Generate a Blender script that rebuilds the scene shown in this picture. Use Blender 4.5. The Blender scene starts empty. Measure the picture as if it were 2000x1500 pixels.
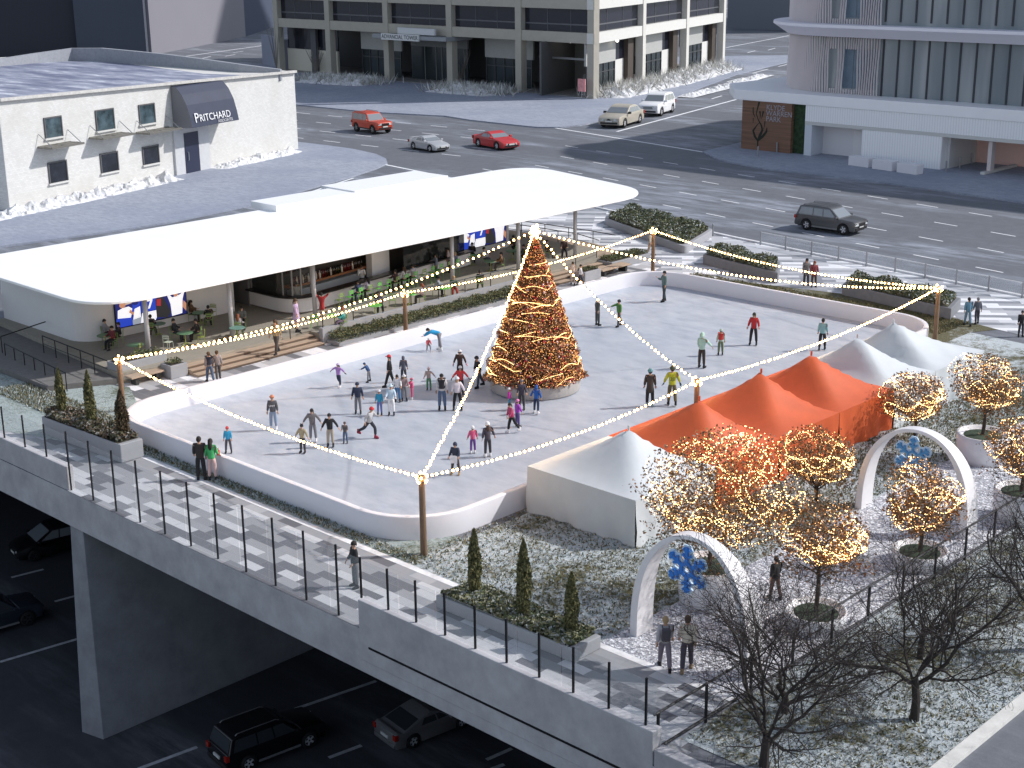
import bpy, bmesh, math, random
import numpy as np
from mathutils import Vector, Matrix, Quaternion
R = math.radians
random.seed(7); rng = np.random.default_rng(7)
scene = bpy.context.scene
COL = scene.collection

# ---------------------------------------------------------------- camera
FOC, YAW, PIT, ROL, CAMH = 2856.05, 0.767895, 0.29757, -0.0112848, 23.0
_f = Vector((math.cos(YAW)*math.cos(PIT), math.sin(YAW)*math.cos(PIT), -math.sin(PIT)))
_r = Vector((math.sin(YAW), -math.cos(YAW), 0)); _u = _r.cross(_f)
_r2 = _r*math.cos(ROL)+_u*math.sin(ROL); _u2 = _r2.cross(_f)
CAM = Vector((0, 0, CAMH))
def ray(x, y): return _f+_r2*((x-1000)/FOC)-_u2*((y-750)/FOC)
def P(x, y, z=0.0):                      # where the sight line through a photo point meets the level z
    d = ray(x, y); t = (z-CAMH)/d.z; return CAM+d*t
def PY(x, y, Y): d = ray(x, y); return CAM+d*(Y/d.y)
def PX(x, y, X): d = ray(x, y); return CAM+d*(X/d.x)
def PV(x, y, a, b):                      # meets the vertical plane through ground points a, b
    n = Vector((-(b[1]-a[1]), b[0]-a[0], 0)); d = ray(x, y)
    t = (n.x*(a[0]-CAM.x)+n.y*(a[1]-CAM.y))/(n.x*d.x+n.y*d.y); return CAM+d*t
def proj_y(q): v = Vector(q)-CAM; return 750-FOC*v.dot(_u2)/v.dot(_f)
def height_of(x, yb, yt, z0=0.0):
    q = P(x, yb, z0); lo, hi = -30.0, 200.0
    for _ in range(50):
        m = (lo+hi)/2
        if proj_y((q.x, q.y, m)) > yt: lo = m
        else: hi = m
    return m
cam = bpy.data.cameras.new('camera'); camo = bpy.data.objects.new('camera', cam); COL.objects.link(camo)
cam.sensor_width = 36; cam.lens = FOC/2000*36; cam.clip_start = 1; cam.clip_end = 3000
camo.matrix_world = Matrix(((_r2.x, _u2.x, -_f.x, 0), (_r2.y, _u2.y, -_f.y, 0), (_r2.z, _u2.z, -_f.z, CAMH), (0, 0, 0, 1)))
scene.camera = camo

# ---------------------------------------------------------------- materials
_M = {}
def M(col, rough=.6, metal=0., var=0., vscale=3., bump=0., emit=0., spec=None, name=None, stretch=None):
    key = (tuple(col), rough, metal, var, vscale, bump, emit, spec, stretch)
    if key in _M: return _M[key]
    m = bpy.data.materials.new(name or 'paint'); m.use_nodes = True
    nt = m.node_tree; b = nt.nodes['Principled BSDF']
    b.inputs['Base Color'].default_value = (*col, 1); b.inputs['Roughness'].default_value = rough
    b.inputs['Metallic'].default_value = metal
    if spec is not None: b.inputs['Specular IOR Level'].default_value = spec
    if emit: b.inputs['Emission Color'].default_value = (*col, 1); b.inputs['Emission Strength'].default_value = emit
    if var or bump:
        tc = nt.nodes.new('ShaderNodeTexCoord'); n = nt.nodes.new('ShaderNodeTexNoise')
        n.inputs['Scale'].default_value = vscale; n.inputs['Detail'].default_value = 6
        n.inputs['Roughness'].default_value = .65
        if stretch:
            mp = nt.nodes.new('ShaderNodeMapping'); mp.inputs['Scale'].default_value = stretch
            nt.links.new(tc.outputs['Object'], mp.inputs['Vector']); nt.links.new(mp.outputs['Vector'], n.inputs['Vector'])
        else: nt.links.new(tc.outputs['Object'], n.inputs['Vector'])
        if var:
            rp = nt.nodes.new('ShaderNodeValToRGB'); e = rp.color_ramp.elements
            e[0].position = .3; e[1].position = .7
            e[0].color = (*[max(0, c*(1-var)) for c in col], 1); e[1].color = (*[min(1, c*(1+var)) for c in col], 1)
            nt.links.new(n.outputs['Fac'], rp.inputs['Fac']); nt.links.new(rp.outputs['Color'], b.inputs['Base Color'])
        if bump:
            bp = nt.nodes.new('ShaderNodeBump'); bp.inputs['Strength'].default_value = bump; bp.inputs['Distance'].default_value = .05
            nt.links.new(n.outputs['Fac'], bp.inputs['Height']); nt.links.new(bp.outputs['Normal'], b.inputs['Normal'])
    _M[key] = m; return m
def glow(col, strength, sampled=True, name='lamp_glow'):
    m = bpy.data.materials.new(name); m.use_nodes = True; nt = m.node_tree
    b = nt.nodes['Principled BSDF']; b.inputs['Base Color'].default_value = (*col, 1)
    b.inputs['Emission Color'].default_value = (*col, 1); b.inputs['Emission Strength'].default_value = strength
    if not sampled: m.cycles.emission_sampling = 'NONE'
    return m
def glassmat(tint=(.8, .9, .9), alpha=.25, rough=.05, name='glass'):
    m = bpy.data.materials.new(name); m.use_nodes = True; nt = m.node_tree; b = nt.nodes['Principled BSDF']
    b.inputs['Base Color'].default_value = (*tint, 1); b.inputs['Roughness'].default_value = rough
    b.inputs['Alpha'].default_value = alpha; return m
class NT:                                # small helper for bigger node materials
    def __init__(s, name):
        s.m = bpy.data.materials.new(name); s.m.use_nodes = True; s.nt = s.m.node_tree; s.b = s.nt.nodes['Principled BSDF']
        s.tc = s.nt.nodes.new('ShaderNodeTexCoord')
    def new(s, t, **k):
        n = s.nt.nodes.new(t)
        for a, v in k.items():
            if a in n.inputs: n.inputs[a].default_value = v
            else: setattr(n, a, v)
        return n
    def link(s, a, b): s.nt.links.new(a, b)
    def noise(s, scale, detail=6, rough=.6, stretch=(1, 1, 1), rot=0., off=(0, 0, 0)):
        mp = s.new('ShaderNodeMapping'); mp.inputs['Scale'].default_value = stretch; mp.inputs['Rotation'].default_value = (0, 0, rot)
        mp.inputs['Location'].default_value = off
        s.link(s.tc.outputs['Object'], mp.inputs['Vector'])
        n = s.new('ShaderNodeTexNoise', Scale=scale, Detail=detail, Roughness=rough); s.link(mp.outputs['Vector'], n.inputs['Vector'])
        return n.outputs['Fac']
    def ramp(s, fac, stops):
        rp = s.new('ShaderNodeValToRGB'); el = rp.color_ramp.elements
        while len(el) < len(stops): el.new(.5)
        for e, (p, c) in zip(el, stops):
            e.position = p; e.color = (*c, 1) if len(c) == 3 else c
        s.link(fac, rp.inputs['Fac']); return rp.outputs['Color']
    def mix(s, fac, a, b):
        mx = s.new('ShaderNodeMix', data_type='RGBA')
        if isinstance(fac, float): mx.inputs[0].default_value = fac
        else: s.link(fac, mx.inputs[0])
        for i, v in ((6, a), (7, b)):
            if isinstance(v, tuple): mx.inputs[i].default_value = (*v, 1)
            else: s.link(v, mx.inputs[i])
        return mx.outputs[2]
    def bump(s, fac, st=.4, dist=.05):
        bp = s.new('ShaderNodeBump', Strength=st, Distance=dist); s.link(fac, bp.inputs['Height']); s.link(bp.outputs['Normal'], s.b.inputs['Normal'])
    def done(s, col, rough=.8):
        if isinstance(col, tuple): s.b.inputs['Base Color'].default_value = (*col, 1)
        else: s.link(col, s.b.inputs['Base Color'])
        s.b.inputs['Roughness'].default_value = rough; return s.m

# ---------------------------------------------------------------- mesh builder
class MB:
    def __init__(s): s.v = []; s.f = []; s.mi = []
    def add(s, vs, fs, mi=0):
        o = len(s.v); s.v += [tuple(v) for v in vs]; s.f += [tuple(i+o for i in f) for f in fs]; s.mi += [mi]*len(fs); return s
    def box(s, x0, y0, z0, x1, y1, z1, mi=0):
        return s.add([(x0,y0,z0),(x1,y0,z0),(x1,y1,z0),(x0,y1,z0),(x0,y0,z1),(x1,y0,z1),(x1,y1,z1),(x0,y1,z1)],
                     [(0,3,2,1),(4,5,6,7),(0,1,5,4),(1,2,6,5),(2,3,7,6),(3,0,4,7)], mi)
    def beam(s, a, b, w, z0, z1, side=0., mi=0):           # upright slab from ground point a to b, width w
        a = Vector((a[0], a[1], 0)); b = Vector((b[0], b[1], 0)); d = (b-a).normalized(); n = Vector((-d.y, d.x, 0))
        o0 = n*(side-w/2); o1 = n*(side+w/2)
        q = [a+o0, b+o0, b+o1, a+o1]
        return s.add([(p.x, p.y, z0) for p in q]+[(p.x, p.y, z1) for p in q], [(0,3,2,1),(4,5,6,7),(0,1,5,4),(1,2,6,5),(2,3,7,6),(3,0,4,7)], mi)
    def prism(s, poly, z0, z1, mi=0, cap=True):            # z0, z1 number or per-vertex list
        n = len(poly); a = z0 if isinstance(z0, (list, tuple)) else [z0]*n; b = z1 if isinstance(z1, (list, tuple)) else [z1]*n
        area = sum(poly[i][0]*poly[(i+1) % n][1]-poly[(i+1) % n][0]*poly[i][1] for i in range(n))
        if area < 0: poly = poly[::-1]; a = a[::-1]; b = b[::-1]
        vs = [(p[0], p[1], z) for p, z in zip(poly, a)]+[(p[0], p[1], z) for p, z in zip(poly, b)]
        fs = [(i, (i+1) % n, n+(i+1) % n, n+i) for i in range(n)]
        if cap: fs += [tuple(range(n-1, -1, -1)), tuple(range(n, 2*n))]
        return s.add(vs, fs, mi)
    def quad(s, a, b, c, d, mi=0): return s.add([a, b, c, d], [(0, 1, 2, 3)], mi)
    def poly(s, pts, mi=0): return s.add(pts, [tuple(range(len(pts)))], mi)
    def tube(s, pts, rad, n=6, mi=0, cap=True):
        pts = [Vector(p) for p in pts]; rad = rad if isinstance(rad, (list, tuple)) else [rad]*len(pts)
        vs = []; fs = []; ref = Vector((.31, .17, .93))
        for i, p in enumerate(pts):
            t = (pts[min(i+1, len(pts)-1)]-pts[max(i-1, 0)]).normalized()
            a = t.cross(ref)
            if a.length < .05: a = t.cross(Vector((1, 0, 0)))
            a.normalize(); b = t.cross(a)
            for k in range(n):
                th = 2*math.pi*k/n; vs.append(p+(a*math.cos(th)+b*math.sin(th))*rad[i])
        for i in range(len(pts)-1):
            for k in range(n):
                k2 = (k+1) % n; fs.append((i*n+k, i*n+k2, (i+1)*n+k2, (i+1)*n+k))
        if cap: fs += [tuple(range(n-1, -1, -1)), tuple(range((len(pts)-1)*n, len(pts)*n))]
        return s.add(vs, fs, mi)
    def lathe(s, c, prof, n=24, mi=0):                      # prof: (radius, z) from bottom to top
        vs = [(c[0]+r*math.cos(2*math.pi*k/n), c[1]+r*math.sin(2*math.pi*k/n), z) for r, z in prof for k in range(n)]
        fs = [(i*n+k, i*n+(k+1) % n, (i+1)*n+(k+1) % n, (i+1)*n+k) for i in range(len(prof)-1) for k in range(n)]
        if prof[0][0] > .001: fs.append(tuple(range(n-1, -1, -1)))
        if prof[-1][0] > .001: fs.append(tuple(range((len(prof)-1)*n, len(prof)*n)))
        return s.add(vs, fs, mi)
    def ball(s, c, r, n=8, m=6, sz=1., mi=0):
        prof = [(max(.0005, r*math.sin(math.pi*i/m)), c[2]-r*sz*math.cos(math.pi*i/m)) for i in range(m+1)]
        return s.lathe(c, prof, n, mi)
    def mesh(s, name, mats, smooth=False):
        me = bpy.data.meshes.new(name); me.from_pydata(s.v, [], s.f)
        mats = mats if isinstance(mats, (list, tuple)) else [mats]
        for m in mats: me.materials.append(m)
        if len(mats) > 1: me.polygons.foreach_set('material_index', s.mi)
        if smooth: me.polygons.foreach_set('use_smooth', [True]*len(s.f))
        me.update(); return me
    def build(s, name, mats, parent=None, smooth=False): return obj(name, s.mesh(name, mats, smooth), parent)
def obj(name, me, parent=None, loc=None, keep=True):
    o = bpy.data.objects.new(name, me); COL.objects.link(o)
    if parent is not None:
        o.parent = parent
        if keep and loc is None: o.matrix_parent_inverse = world_of(parent).inverted()
    if loc is not None: o.location = loc
    return o
def world_of(o):
    m = Matrix.LocRotScale(o.location, o.rotation_euler, o.scale)
    return (world_of(o.parent) @ o.matrix_parent_inverse @ m) if o.parent else m
def empty(name, label, cat, loc=(0, 0, 0), rz=0., sc=1., group=None):
    o = bpy.data.objects.new(name, None); COL.objects.link(o); o.empty_display_size = .2
    o.location = loc; o.rotation_euler = (0, 0, rz); o.scale = (sc, sc, sc); return tag(o, label, cat, group)
def tag(o, label, cat, group=None):
    o['label'] = label; o['category'] = cat
    if group: o['group'] = group
    return o
def struct(o, kind='structure', label=None):
    o['kind'] = kind
    if label: o['label'] = label
    return o
def inst(name, me, parent, loc, rot=None, m=None, sc=None):  # a shared mesh placed in its parent's space
    o = bpy.data.objects.new(name, me); COL.objects.link(o); o.parent = parent; o.location = loc
    if rot is not None:
        if isinstance(rot, Quaternion): o.rotation_mode = 'QUATERNION'; o.rotation_quaternion = rot
        else: o.rotation_euler = rot
    if sc is not None: o.scale = sc if hasattr(sc, '__len__') else (sc, sc, sc)
    if m is not None: o.material_slots[0].link = 'OBJECT'; o.material_slots[0].material = m
    return o
_TODO = []
def bevel(o, w=.03, seg=2, ang=35):
    md = o.modifiers.new('bevel', 'BEVEL'); md.width = w; md.segments = seg; md.limit_method = 'ANGLE'; md.angle_limit = R(ang); md.harden_normals = False
    _TODO.append(o); return o
def settle():                             # turn modifiers into plain meshes
    global _TODO
    dg = bpy.context.evaluated_depsgraph_get(); dg.update()
    got = []
    for o in _TODO:
        me = bpy.data.meshes.new_from_object(o.evaluated_get(dg), depsgraph=dg); got.append((o, me))
    for o, me in got:
        o.modifiers.clear(); old = o.data; o.data = me; me.name = old.name
    _TODO = []
def text(body, size, loc, xdir, ydir, m, parent, name='lettering', align='CENTER', depth=.01):
    cu = bpy.data.curves.new(name, 'FONT'); cu.body = body; cu.size = size; cu.align_x = align; cu.align_y = 'CENTER'; cu.extrude = depth; cu.resolution_u = 3
    t = bpy.data.objects.new(name, cu); COL.objects.link(t)
    dg = bpy.context.evaluated_depsgraph_get(); me = bpy.data.meshes.new_from_object(t.evaluated_get(dg)); bpy.data.objects.remove(t)
    x = Vector(xdir).normalized(); y = Vector(ydir).normalized(); z = x.cross(y).normalized(); y = z.cross(x)
    mw = Matrix(((x.x, y.x, z.x, loc[0]), (x.y, y.y, z.y, loc[1]), (x.z, y.z, z.z, loc[2]), (0, 0, 0, 1)))
    me.transform(mw); me.materials.clear(); me.materials.append(m); me.name = name
    return obj(name, me, parent)
def arc(cx, cy, r, a0, a1, n=8): return [(cx+r*math.cos(R(a0+(a1-a0)*i/n)), cy+r*math.sin(R(a0+(a1-a0)*i/n))) for i in range(n+1)]
def rrect(x0, y0, x1, y1, r, n=8):
    return arc(x1-r, y1-r, r, 0, 90, n)+arc(x0+r, y1-r, r, 90, 180, n)+arc(x0+r, y0+r, r, 180, 270, n)+arc(x1-r, y0+r, r, 270, 360, n)
def leaves(points, size, normals=None, squash=1.):           # one small quad per point, random facing
    n = len(points); a = rng.normal(size=(n, 3)); a /= np.linalg.norm(a, axis=1)[:, None]
    b = rng.normal(size=(n, 3)); b -= (a*b).sum(1)[:, None]*a; b /= np.linalg.norm(b, axis=1)[:, None]
    s = (size*(.6+.8*rng.random(n)))[:, None] if np.isscalar(size) else np.asarray(size)[:, None]
    a = a*s; b = b*s*.55
    v = np.stack([points-a, points-b, points+a, points+b], 1).reshape(-1, 3)
    f = np.arange(4*n).reshape(n, 4)
    return v, f
def npmesh(name, v, f, mats, mi=None):
    me = bpy.data.meshes.new(name); n = len(f); k = f.shape[1]
    me.vertices.add(len(v)); me.vertices.foreach_set('co', np.asarray(v, np.float32).ravel())
    me.loops.add(n*k); me.loops.foreach_set('vertex_index', f.ravel().astype(np.int32))
    me.polygons.add(n); me.polygons.foreach_set('loop_start', np.arange(0, n*k, k, dtype=np.int32)); me.polygons.foreach_set('loop_total', np.full(n, k, np.int32))
    mats = mats if isinstance(mats, (list, tuple)) else [mats]
    for m in mats: me.materials.append(m)
    if mi is not None: me.polygons.foreach_set('material_index', np.asarray(mi, np.int32))
    me.update(); me.validate(); return me

# ---------------------------------------------------------------- light
SUN_AZ, SUN_EL = -40., 39.
w = bpy.data.worlds.new('World'); scene.world = w; w.use_nodes = True
bg = w.node_tree.nodes['Background']; sky = w.node_tree.nodes.new('ShaderNodeTexSky'); sky.sky_type = 'NISHITA'; sky.sun_disc = False
sky.sun_elevation = R(SUN_EL); sky.sun_rotation = R(90-SUN_AZ); sky.air_density = 1.; sky.dust_density = .6; sky.ozone_density = 2.
hs = w.node_tree.nodes.new('ShaderNodeHueSaturation'); hs.inputs['Saturation'].default_value = .6
w.node_tree.links.new(sky.outputs['Color'], hs.inputs['Color']); w.node_tree.links.new(hs.outputs['Color'], bg.inputs['Color']); bg.inputs['Strength'].default_value = .125
sl = bpy.data.lights.new('sun', 'SUN'); sl.energy = 3.0; sl.angle = R(1.2); sl.color = (1, .97, .94)
so = bpy.data.objects.new('sun', sl); COL.objects.link(so)
sd = Vector((math.cos(R(SUN_AZ))*math.cos(R(SUN_EL)), math.sin(R(SUN_AZ))*math.cos(R(SUN_EL)), math.sin(R(SUN_EL))))
so.rotation_mode = 'QUATERNION'; so.rotation_quaternion = sd.to_track_quat('Z', 'Y'); so.location = (60, 40, 60)
scene.view_settings.view_transform = 'Standard'; scene.view_settings.look = 'None'; scene.view_settings.exposure = .40; scene.view_settings.gamma = 1
# ================================================================ SETTING
def asphalt(name, base, snow, amount, rot):
    t = NT(name); a = t.noise(.9, 8, .7); st = t.noise(.16, 5, .62, (1, .16, 1), rot); fine = t.noise(9., 3, .7)
    c = t.ramp(a, [(.3, tuple(x*.82 for x in base)), (.7, tuple(x*1.15 for x in base))])
    c = t.mix(t.ramp(fine, [(.35, (0, 0, 0)), (.75, (.3, .3, .3))]), c, tuple(x*1.5 for x in base))
    fr = t.noise(.75, 6, .72, (1, .2, 1), rot, (7, 3, 0))
    m1 = t.ramp(st, [(.46, (0, 0, 0)), (.64, (amount,)*3)]); m2 = t.ramp(fr, [(.42, (0, 0, 0)), (.62, (1, 1, 1))])
    mm = t.new('ShaderNodeMix', data_type='RGBA', blend_type='MULTIPLY'); mm.inputs[0].default_value = 1; t.link(m1, mm.inputs[6]); t.link(m2, mm.inputs[7])
    c = t.mix(mm.outputs[2], c, snow); t.bump(fine, .25, .02); return t.done(c, .75)
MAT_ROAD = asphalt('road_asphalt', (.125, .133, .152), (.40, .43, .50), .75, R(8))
MAT_HWAY = asphalt('highway_asphalt', (.036, .039, .047), (.16, .17, .185), .9, R(80))  # asphalt and snow darkened to paint in the vignetted gloom
MAT_LINE = M((.82, .83, .85), .6, var=.12, vscale=4, name='road_paint')
def snowpave(name, a, b, c):
    t = NT(name); n = t.noise(.5, 8, .75); g = t.noise(3.2, 8, .8, (1, .35, 1), R(20)); big = t.noise(.09, 4, .5)
    col = t.mix(t.ramp(g, [(.36, (0, 0, 0)), (.66, (1, 1, 1))]), a, b)
    col = t.mix(t.ramp(big, [(.4, (0, 0, 0)), (.65, (.6, .6, .6))]), col, c); col = t.mix(t.ramp(n, [(.5, (0, 0, 0)), (.75, (.35, .35, .35))]), col, b)
    t.bump(g, .5, .06); return t.done(col, .85)
MAT_SNOWPAVE = snowpave('snowy_pavement', (.23, .25, .31), (.40, .43, .50), (.22, .25, .33))
MAT_KERB = M((.30, .31, .33), .8, var=.2, vscale=2, name='kerb_stone')
def tiles(name, lo, hi, bw, bh, rot=0., snow=0.):
    t = NT(name); mp = t.new('ShaderNodeMapping'); mp.inputs['Rotation'].default_value = (0, 0, rot); t.link(t.tc.outputs['Object'], mp.inputs['Vector'])
    br = t.new('ShaderNodeTexBrick', offset=.37, offset_frequency=2); t.link(mp.outputs['Vector'], br.inputs['Vector'])
    br.inputs['Color1'].default_value = (0, 0, 0, 1); br.inputs['Color2'].default_value = (1, 1, 1, 1); br.inputs['Mortar'].default_value = (.3, .3, .3, 1)
    br.inputs['Scale'].default_value = 1; br.inputs['Brick Width'].default_value = bw; br.inputs['Row Height'].default_value = bh
    br.inputs['Mortar Size'].default_value = .008; br.inputs['Mortar Smooth'].default_value = .2
    mid = tuple((a+b)/2*.92 for a, b in zip(lo, hi))
    c = t.ramp(br.outputs['Color'], [(.0, lo), (.22, lo), (.34, mid), (.62, mid), (.76, hi), (1., hi)])
    n = t.noise(6, 5, .7); c = t.mix(t.ramp(n, [(.3, (0, 0, 0)), (.8, (.25, .25, .25))]), c, tuple(x*.7 for x in mid))
    if snow: c = t.mix(t.ramp(t.noise(.35, 7, .7), [(.48, (0, 0, 0)), (.7, (snow,)*3)]), c, (.6, .62, .66))
    return t.done(c, .7)
MAT_TILE = tiles('paver_tiles', (.115, .118, .135), (.54, .55, .57), 1.15, .46, R(90))
MAT_TILE2 = tiles('paver_tiles_bright', (.13, .135, .15), (.80, .80, .82), 1.6, .6, R(90))
MAT_PROM = tiles('promenade_tiles', (.22, .23, .26), (.85, .85, .87), 2.4, .62, R(52), .5)
def lawn(name, g1, g2, frost, amt, sc=2.6):
    t = NT(name); f = t.noise(sc, 10, .82); big = t.noise(.22, 6, .7); hi = t.noise(11, 4, .8)
    c = t.mix(t.ramp(hi, [(.35, (0, 0, 0)), (.65, (1, 1, 1))]), g1, g2)
    mm = t.new('ShaderNodeMath', operation='ADD'); t.link(f, mm.inputs[0])
    s2 = t.new('ShaderNodeMath', operation='MULTIPLY'); t.link(big, s2.inputs[0]); s2.inputs[1].default_value = 1.15; t.link(s2.outputs[0], mm.inputs[1]); hf = t.new('ShaderNodeMath', operation='MULTIPLY'); t.link(mm.outputs[0], hf.inputs[0]); hf.inputs[1].default_value = .5
    fac = t.ramp(hf.outputs[0], [(amt/2-.03, (0, 0, 0)), (amt/2+.06, (1, 1, 1))])
    c = t.mix(fac, c, frost); t.bump(hi, .9, .12); return t.done(c, .9)
MAT_LAWN = lawn('frosted_lawn', (.045, .052, .022), (.17, .15, .07), (.58, .64, .67), 1.0)
MAT_LAWN_DRY = lawn('winter_lawn', (.058, .060, .030), (.200, .180, .095), (.42, .45, .44), 1.2)
MAT_GROUNDCOVER = lawn('frosted_ground_cover', (.05, .07, .045), (.16, .185, .11), (.42, .49, .49), .95, 5.)
_g = NT('gravel_chips'); _v = _g.new('ShaderNodeTexVoronoi', Scale=15.); _g.link(_g.tc.outputs['Object'], _v.inputs['Vector'])
_c = _g.ramp(_v.outputs['Color'], [(.2, (.20, .205, .235)), (.45, (.38, .39, .43)), (.66, (.50, .51, .55)), (.78, (.88, .89, .93))])
_g.bump(_v.outputs['Distance'], .6, .04); MAT_GRAVEL = _g.done(_c, .7)
_i = NT('rink_ice'); _n = _i.noise(1.1, 6, .7, (1, .45, 1), R(-20)); _n2 = _i.noise(.12, 4, .55)
_c = _i.ramp(_n, [(.3, (.315, .355, .42)), (.5, (.43, .465, .525)), (.72, (.535, .565, .61))])
_c = _i.mix(_i.ramp(_n2, [(.35, (0, 0, 0)), (.7, (.5, .5, .5))]), _c, (.36, .395, .45)); _i.bump(_n, .3, .03); MAT_ICE = _i.done(_c, .42)
def concrete(name, base, var=.26, streak=True):
    t = NT(name); n = t.noise(.8, 8, .7); sp = t.noise(2.4, 6, .78, (1, 1, .35)); c = t.ramp(n, [(.25, tuple(x*(1-var) for x in base)), (.75, tuple(x*(1+var) for x in base))])
    if streak: c = t.mix(t.ramp(sp, [(.60, (0, 0, 0)), (.80, (.6, .6, .6))]), c, tuple(x*.55 for x in base))
    t.bump(sp, .15, .02); return t.done(c, .85)
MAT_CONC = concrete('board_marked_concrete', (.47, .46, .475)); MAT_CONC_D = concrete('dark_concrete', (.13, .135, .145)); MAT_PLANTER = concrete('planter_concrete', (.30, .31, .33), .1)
MAT_WHITE = M((.80, .80, .81), .5, var=.04, vscale=.6, name='white_paint'); MAT_DARKMETAL = M((.018, .019, .022), .45, .6, name='dark_metal')
MAT_STEEL = M((.35, .36, .38), .4, .7, name='steel'); MAT_ALU = M((.5, .5, .52), .45, .3, name='grey_column_paint')

# --- road sheet with the opening of the sunken highway
XF, ZH = 29.5, -11.0
FAR = 900.; TX0, TY0, TY1 = -90., 11.5, 92.
b = MB()
for x0, y0, x1, y1 in ((-FAR, -FAR, FAR, TY0), (-FAR, TY1, FAR, FAR), (-FAR, TY0, TX0, TY1), (XF, TY0, FAR, TY1)):
    b.quad((x0, y0, -.004), (x1, y0, -.004), (x1, y1, -.004), (x0, y1, -.004))
struct(b.build('road', MAT_ROAD))
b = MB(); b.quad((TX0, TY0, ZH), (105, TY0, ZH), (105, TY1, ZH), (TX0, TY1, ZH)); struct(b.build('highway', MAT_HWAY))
b = MB()                                   # retaining walls of the cut
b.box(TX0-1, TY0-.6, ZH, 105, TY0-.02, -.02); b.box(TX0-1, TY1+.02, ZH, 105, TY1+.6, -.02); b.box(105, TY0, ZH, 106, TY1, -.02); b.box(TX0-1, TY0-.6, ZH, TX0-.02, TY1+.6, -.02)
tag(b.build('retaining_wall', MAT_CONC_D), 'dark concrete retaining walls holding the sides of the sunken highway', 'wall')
def strip(bm, a, c, wd, z): # painted stripe
    a = Vector((a[0], a[1], 0)); c = Vector((c[0], c[1], 0)); d = (c-a).normalized(); n = Vector((-d.y, d.x, 0))*wd/2
    bm.quad(*[(p.x, p.y, z) for p in (a-n, c-n, c+n, a+n)])
b = MB()
for pa, pb in [((0,1293),(155,1247)),((22,1128),(85,1112)),((107,1175),(150,1163)),((-60,1290),(-2,1274)),((270,1502),(385,1459)),((576,1385),(735,1330)),((642,1480),(706,1456)),((950,1484),(1000,1462)),((960,1502),(985,1493))]:
    strip(b, P(*pa, ZH), P(*pb, ZH), .22, ZH+.006)
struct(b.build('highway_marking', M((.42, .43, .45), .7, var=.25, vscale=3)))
b = MB()                                   # lane dashes of the avenue, beyond the park
ax = Vector((math.sin(R(9.5)), math.cos(R(9.5)), 0)); nx = Vector((ax.y, -ax.x, 0))
for s, y0 in ((87.5, 51.4), (93.2, 49.), (99.1, 51.1), (104.8, 56.4)):
    for k in range(-9, 11):
        c = nx*s+ax*((y0-nx.y*s)/ax.y+k*5.5); 
        if c.y > 112 and s < 101: continue
        strip(b, c-ax*1.15, c+ax*1.15, .17, .003)
ay = Vector((math.sin(R(-4)), math.cos(R(-4)), 0))
for xx in (111.5, 117.5, 123.5, 129.5):
    for k in range(0, 26):
        c = Vector((xx, 116.+k*6.3+(xx*1.7 % 3), 0)); c.x -= (c.y-116)*.07
        if 113 < c.y < 330 and not (xx > 125 and c.y < 128): strip(b, c-ay*1.4, c+ay*1.4, .2, .003)
for pa, pb, wd in (((745,320),(880,347),.35), ((1085,250),(1380,298),.35), ((1205,257),(1480,183),.4), ((520,403),(690,348),.3), ((1418,93),(1560,66),.4), ((1418,122),(1440,117),.3), ((340,113),(535,86),.5)):
    strip(b, P(*pa), P(*pb), wd, .004)
for pa, pb in [((1303,195),(1325,190)),((1360,178),(1385,172)),((1420,160),(1445,153)),((1470,143),(1500,135)),((1520,130),(1550,123)),((1132,246),(1152,242)),((1460,103),(1475,99)),((1500,98),(1514,94)),((1540,92),(1556,88)),((1420,113),(1432,110)),((395,114),(412,110)),((455,103),(475,100)),((440,110),(460,106)),((1390,193),(1410,187)),((1550,108),(1562,105))]:
    strip(b, P(*pa), P(*pb), .3, .004)
struct(b.build('road_marking', MAT_LINE))

# --- pavements beyond the avenue, each with a kerb step
def pavement(name, px, world=(), h=.14):
    poly = [(p.x, p.y) for p in (P(*q) for q in px)]+list(world)
    bb = MB(); bb.prism(poly, -.02, h); o = bb.build(name, MAT_SNOWPAVE); struct(o)
    return poly
pavement('pavement', [(-120,512),(0,484),(170,461),(330,437),(500,401),(600,372),(690,346),(735,331),(757,321),(754,312),(735,303),(690,293),(640,286),(580,279)], [(106, 190), (60, 200), (20, 150)])
pavement('pavement', [(460,195),(580,206),(720,220),(870,228),(920,236),(1010,246),(1050,250),(1095,250),(1140,245),(1190,233),(1250,216),(1300,199),(1370,172),(1440,146),(1560,117)], [(250, 160), (235, 175), (160, 240)])
pavement('pavement', [(1372,298),(1400,312),(1440,322),(1500,333),(1600,343),(1700,355),(1850,376),(2010,400),(2300,455)], [(150, 40), (150, 96), (139, 97.5)])
# --- park deck surfaces
def sheet(name, poly, z, m, kind='structure'):
    bb = MB(); bb.poly([(p[0], p[1], z) for p in poly]); return struct(bb.build(name, m), kind)
sheet('plaza_paving', [(XF, 22.6), (34.3, 22.6), (34.3, 66.5), (XF, 90)], .010, MAT_TILE)
sheet('plaza_paving', [(34.3, 64.2), (53, 63.3), (77.5, 62.6), (82, 64), (82, 70.5), (34.3, 70.5)], .010, MAT_TILE2)
sheet('plaza_border', [(34.02, 23.4), (34.32, 23.4), (34.32, 56.7), (34.02, 56.7)], .016, M((.72, .72, .73), .7, var=.25, vscale=1.2))
sheet('promenade_paving', [(77.5, 62.6), (80.6, 61.8), (82, 56), (83.3, 50), (83, 44), (81.5, 38), (80, 28), (79, 12), (85, 12), (90.2, 40.5), (93.8, 66), (99, 95), (84, 95), (82, 70.5), (82, 64)], .012, MAT_PROM)
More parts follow.
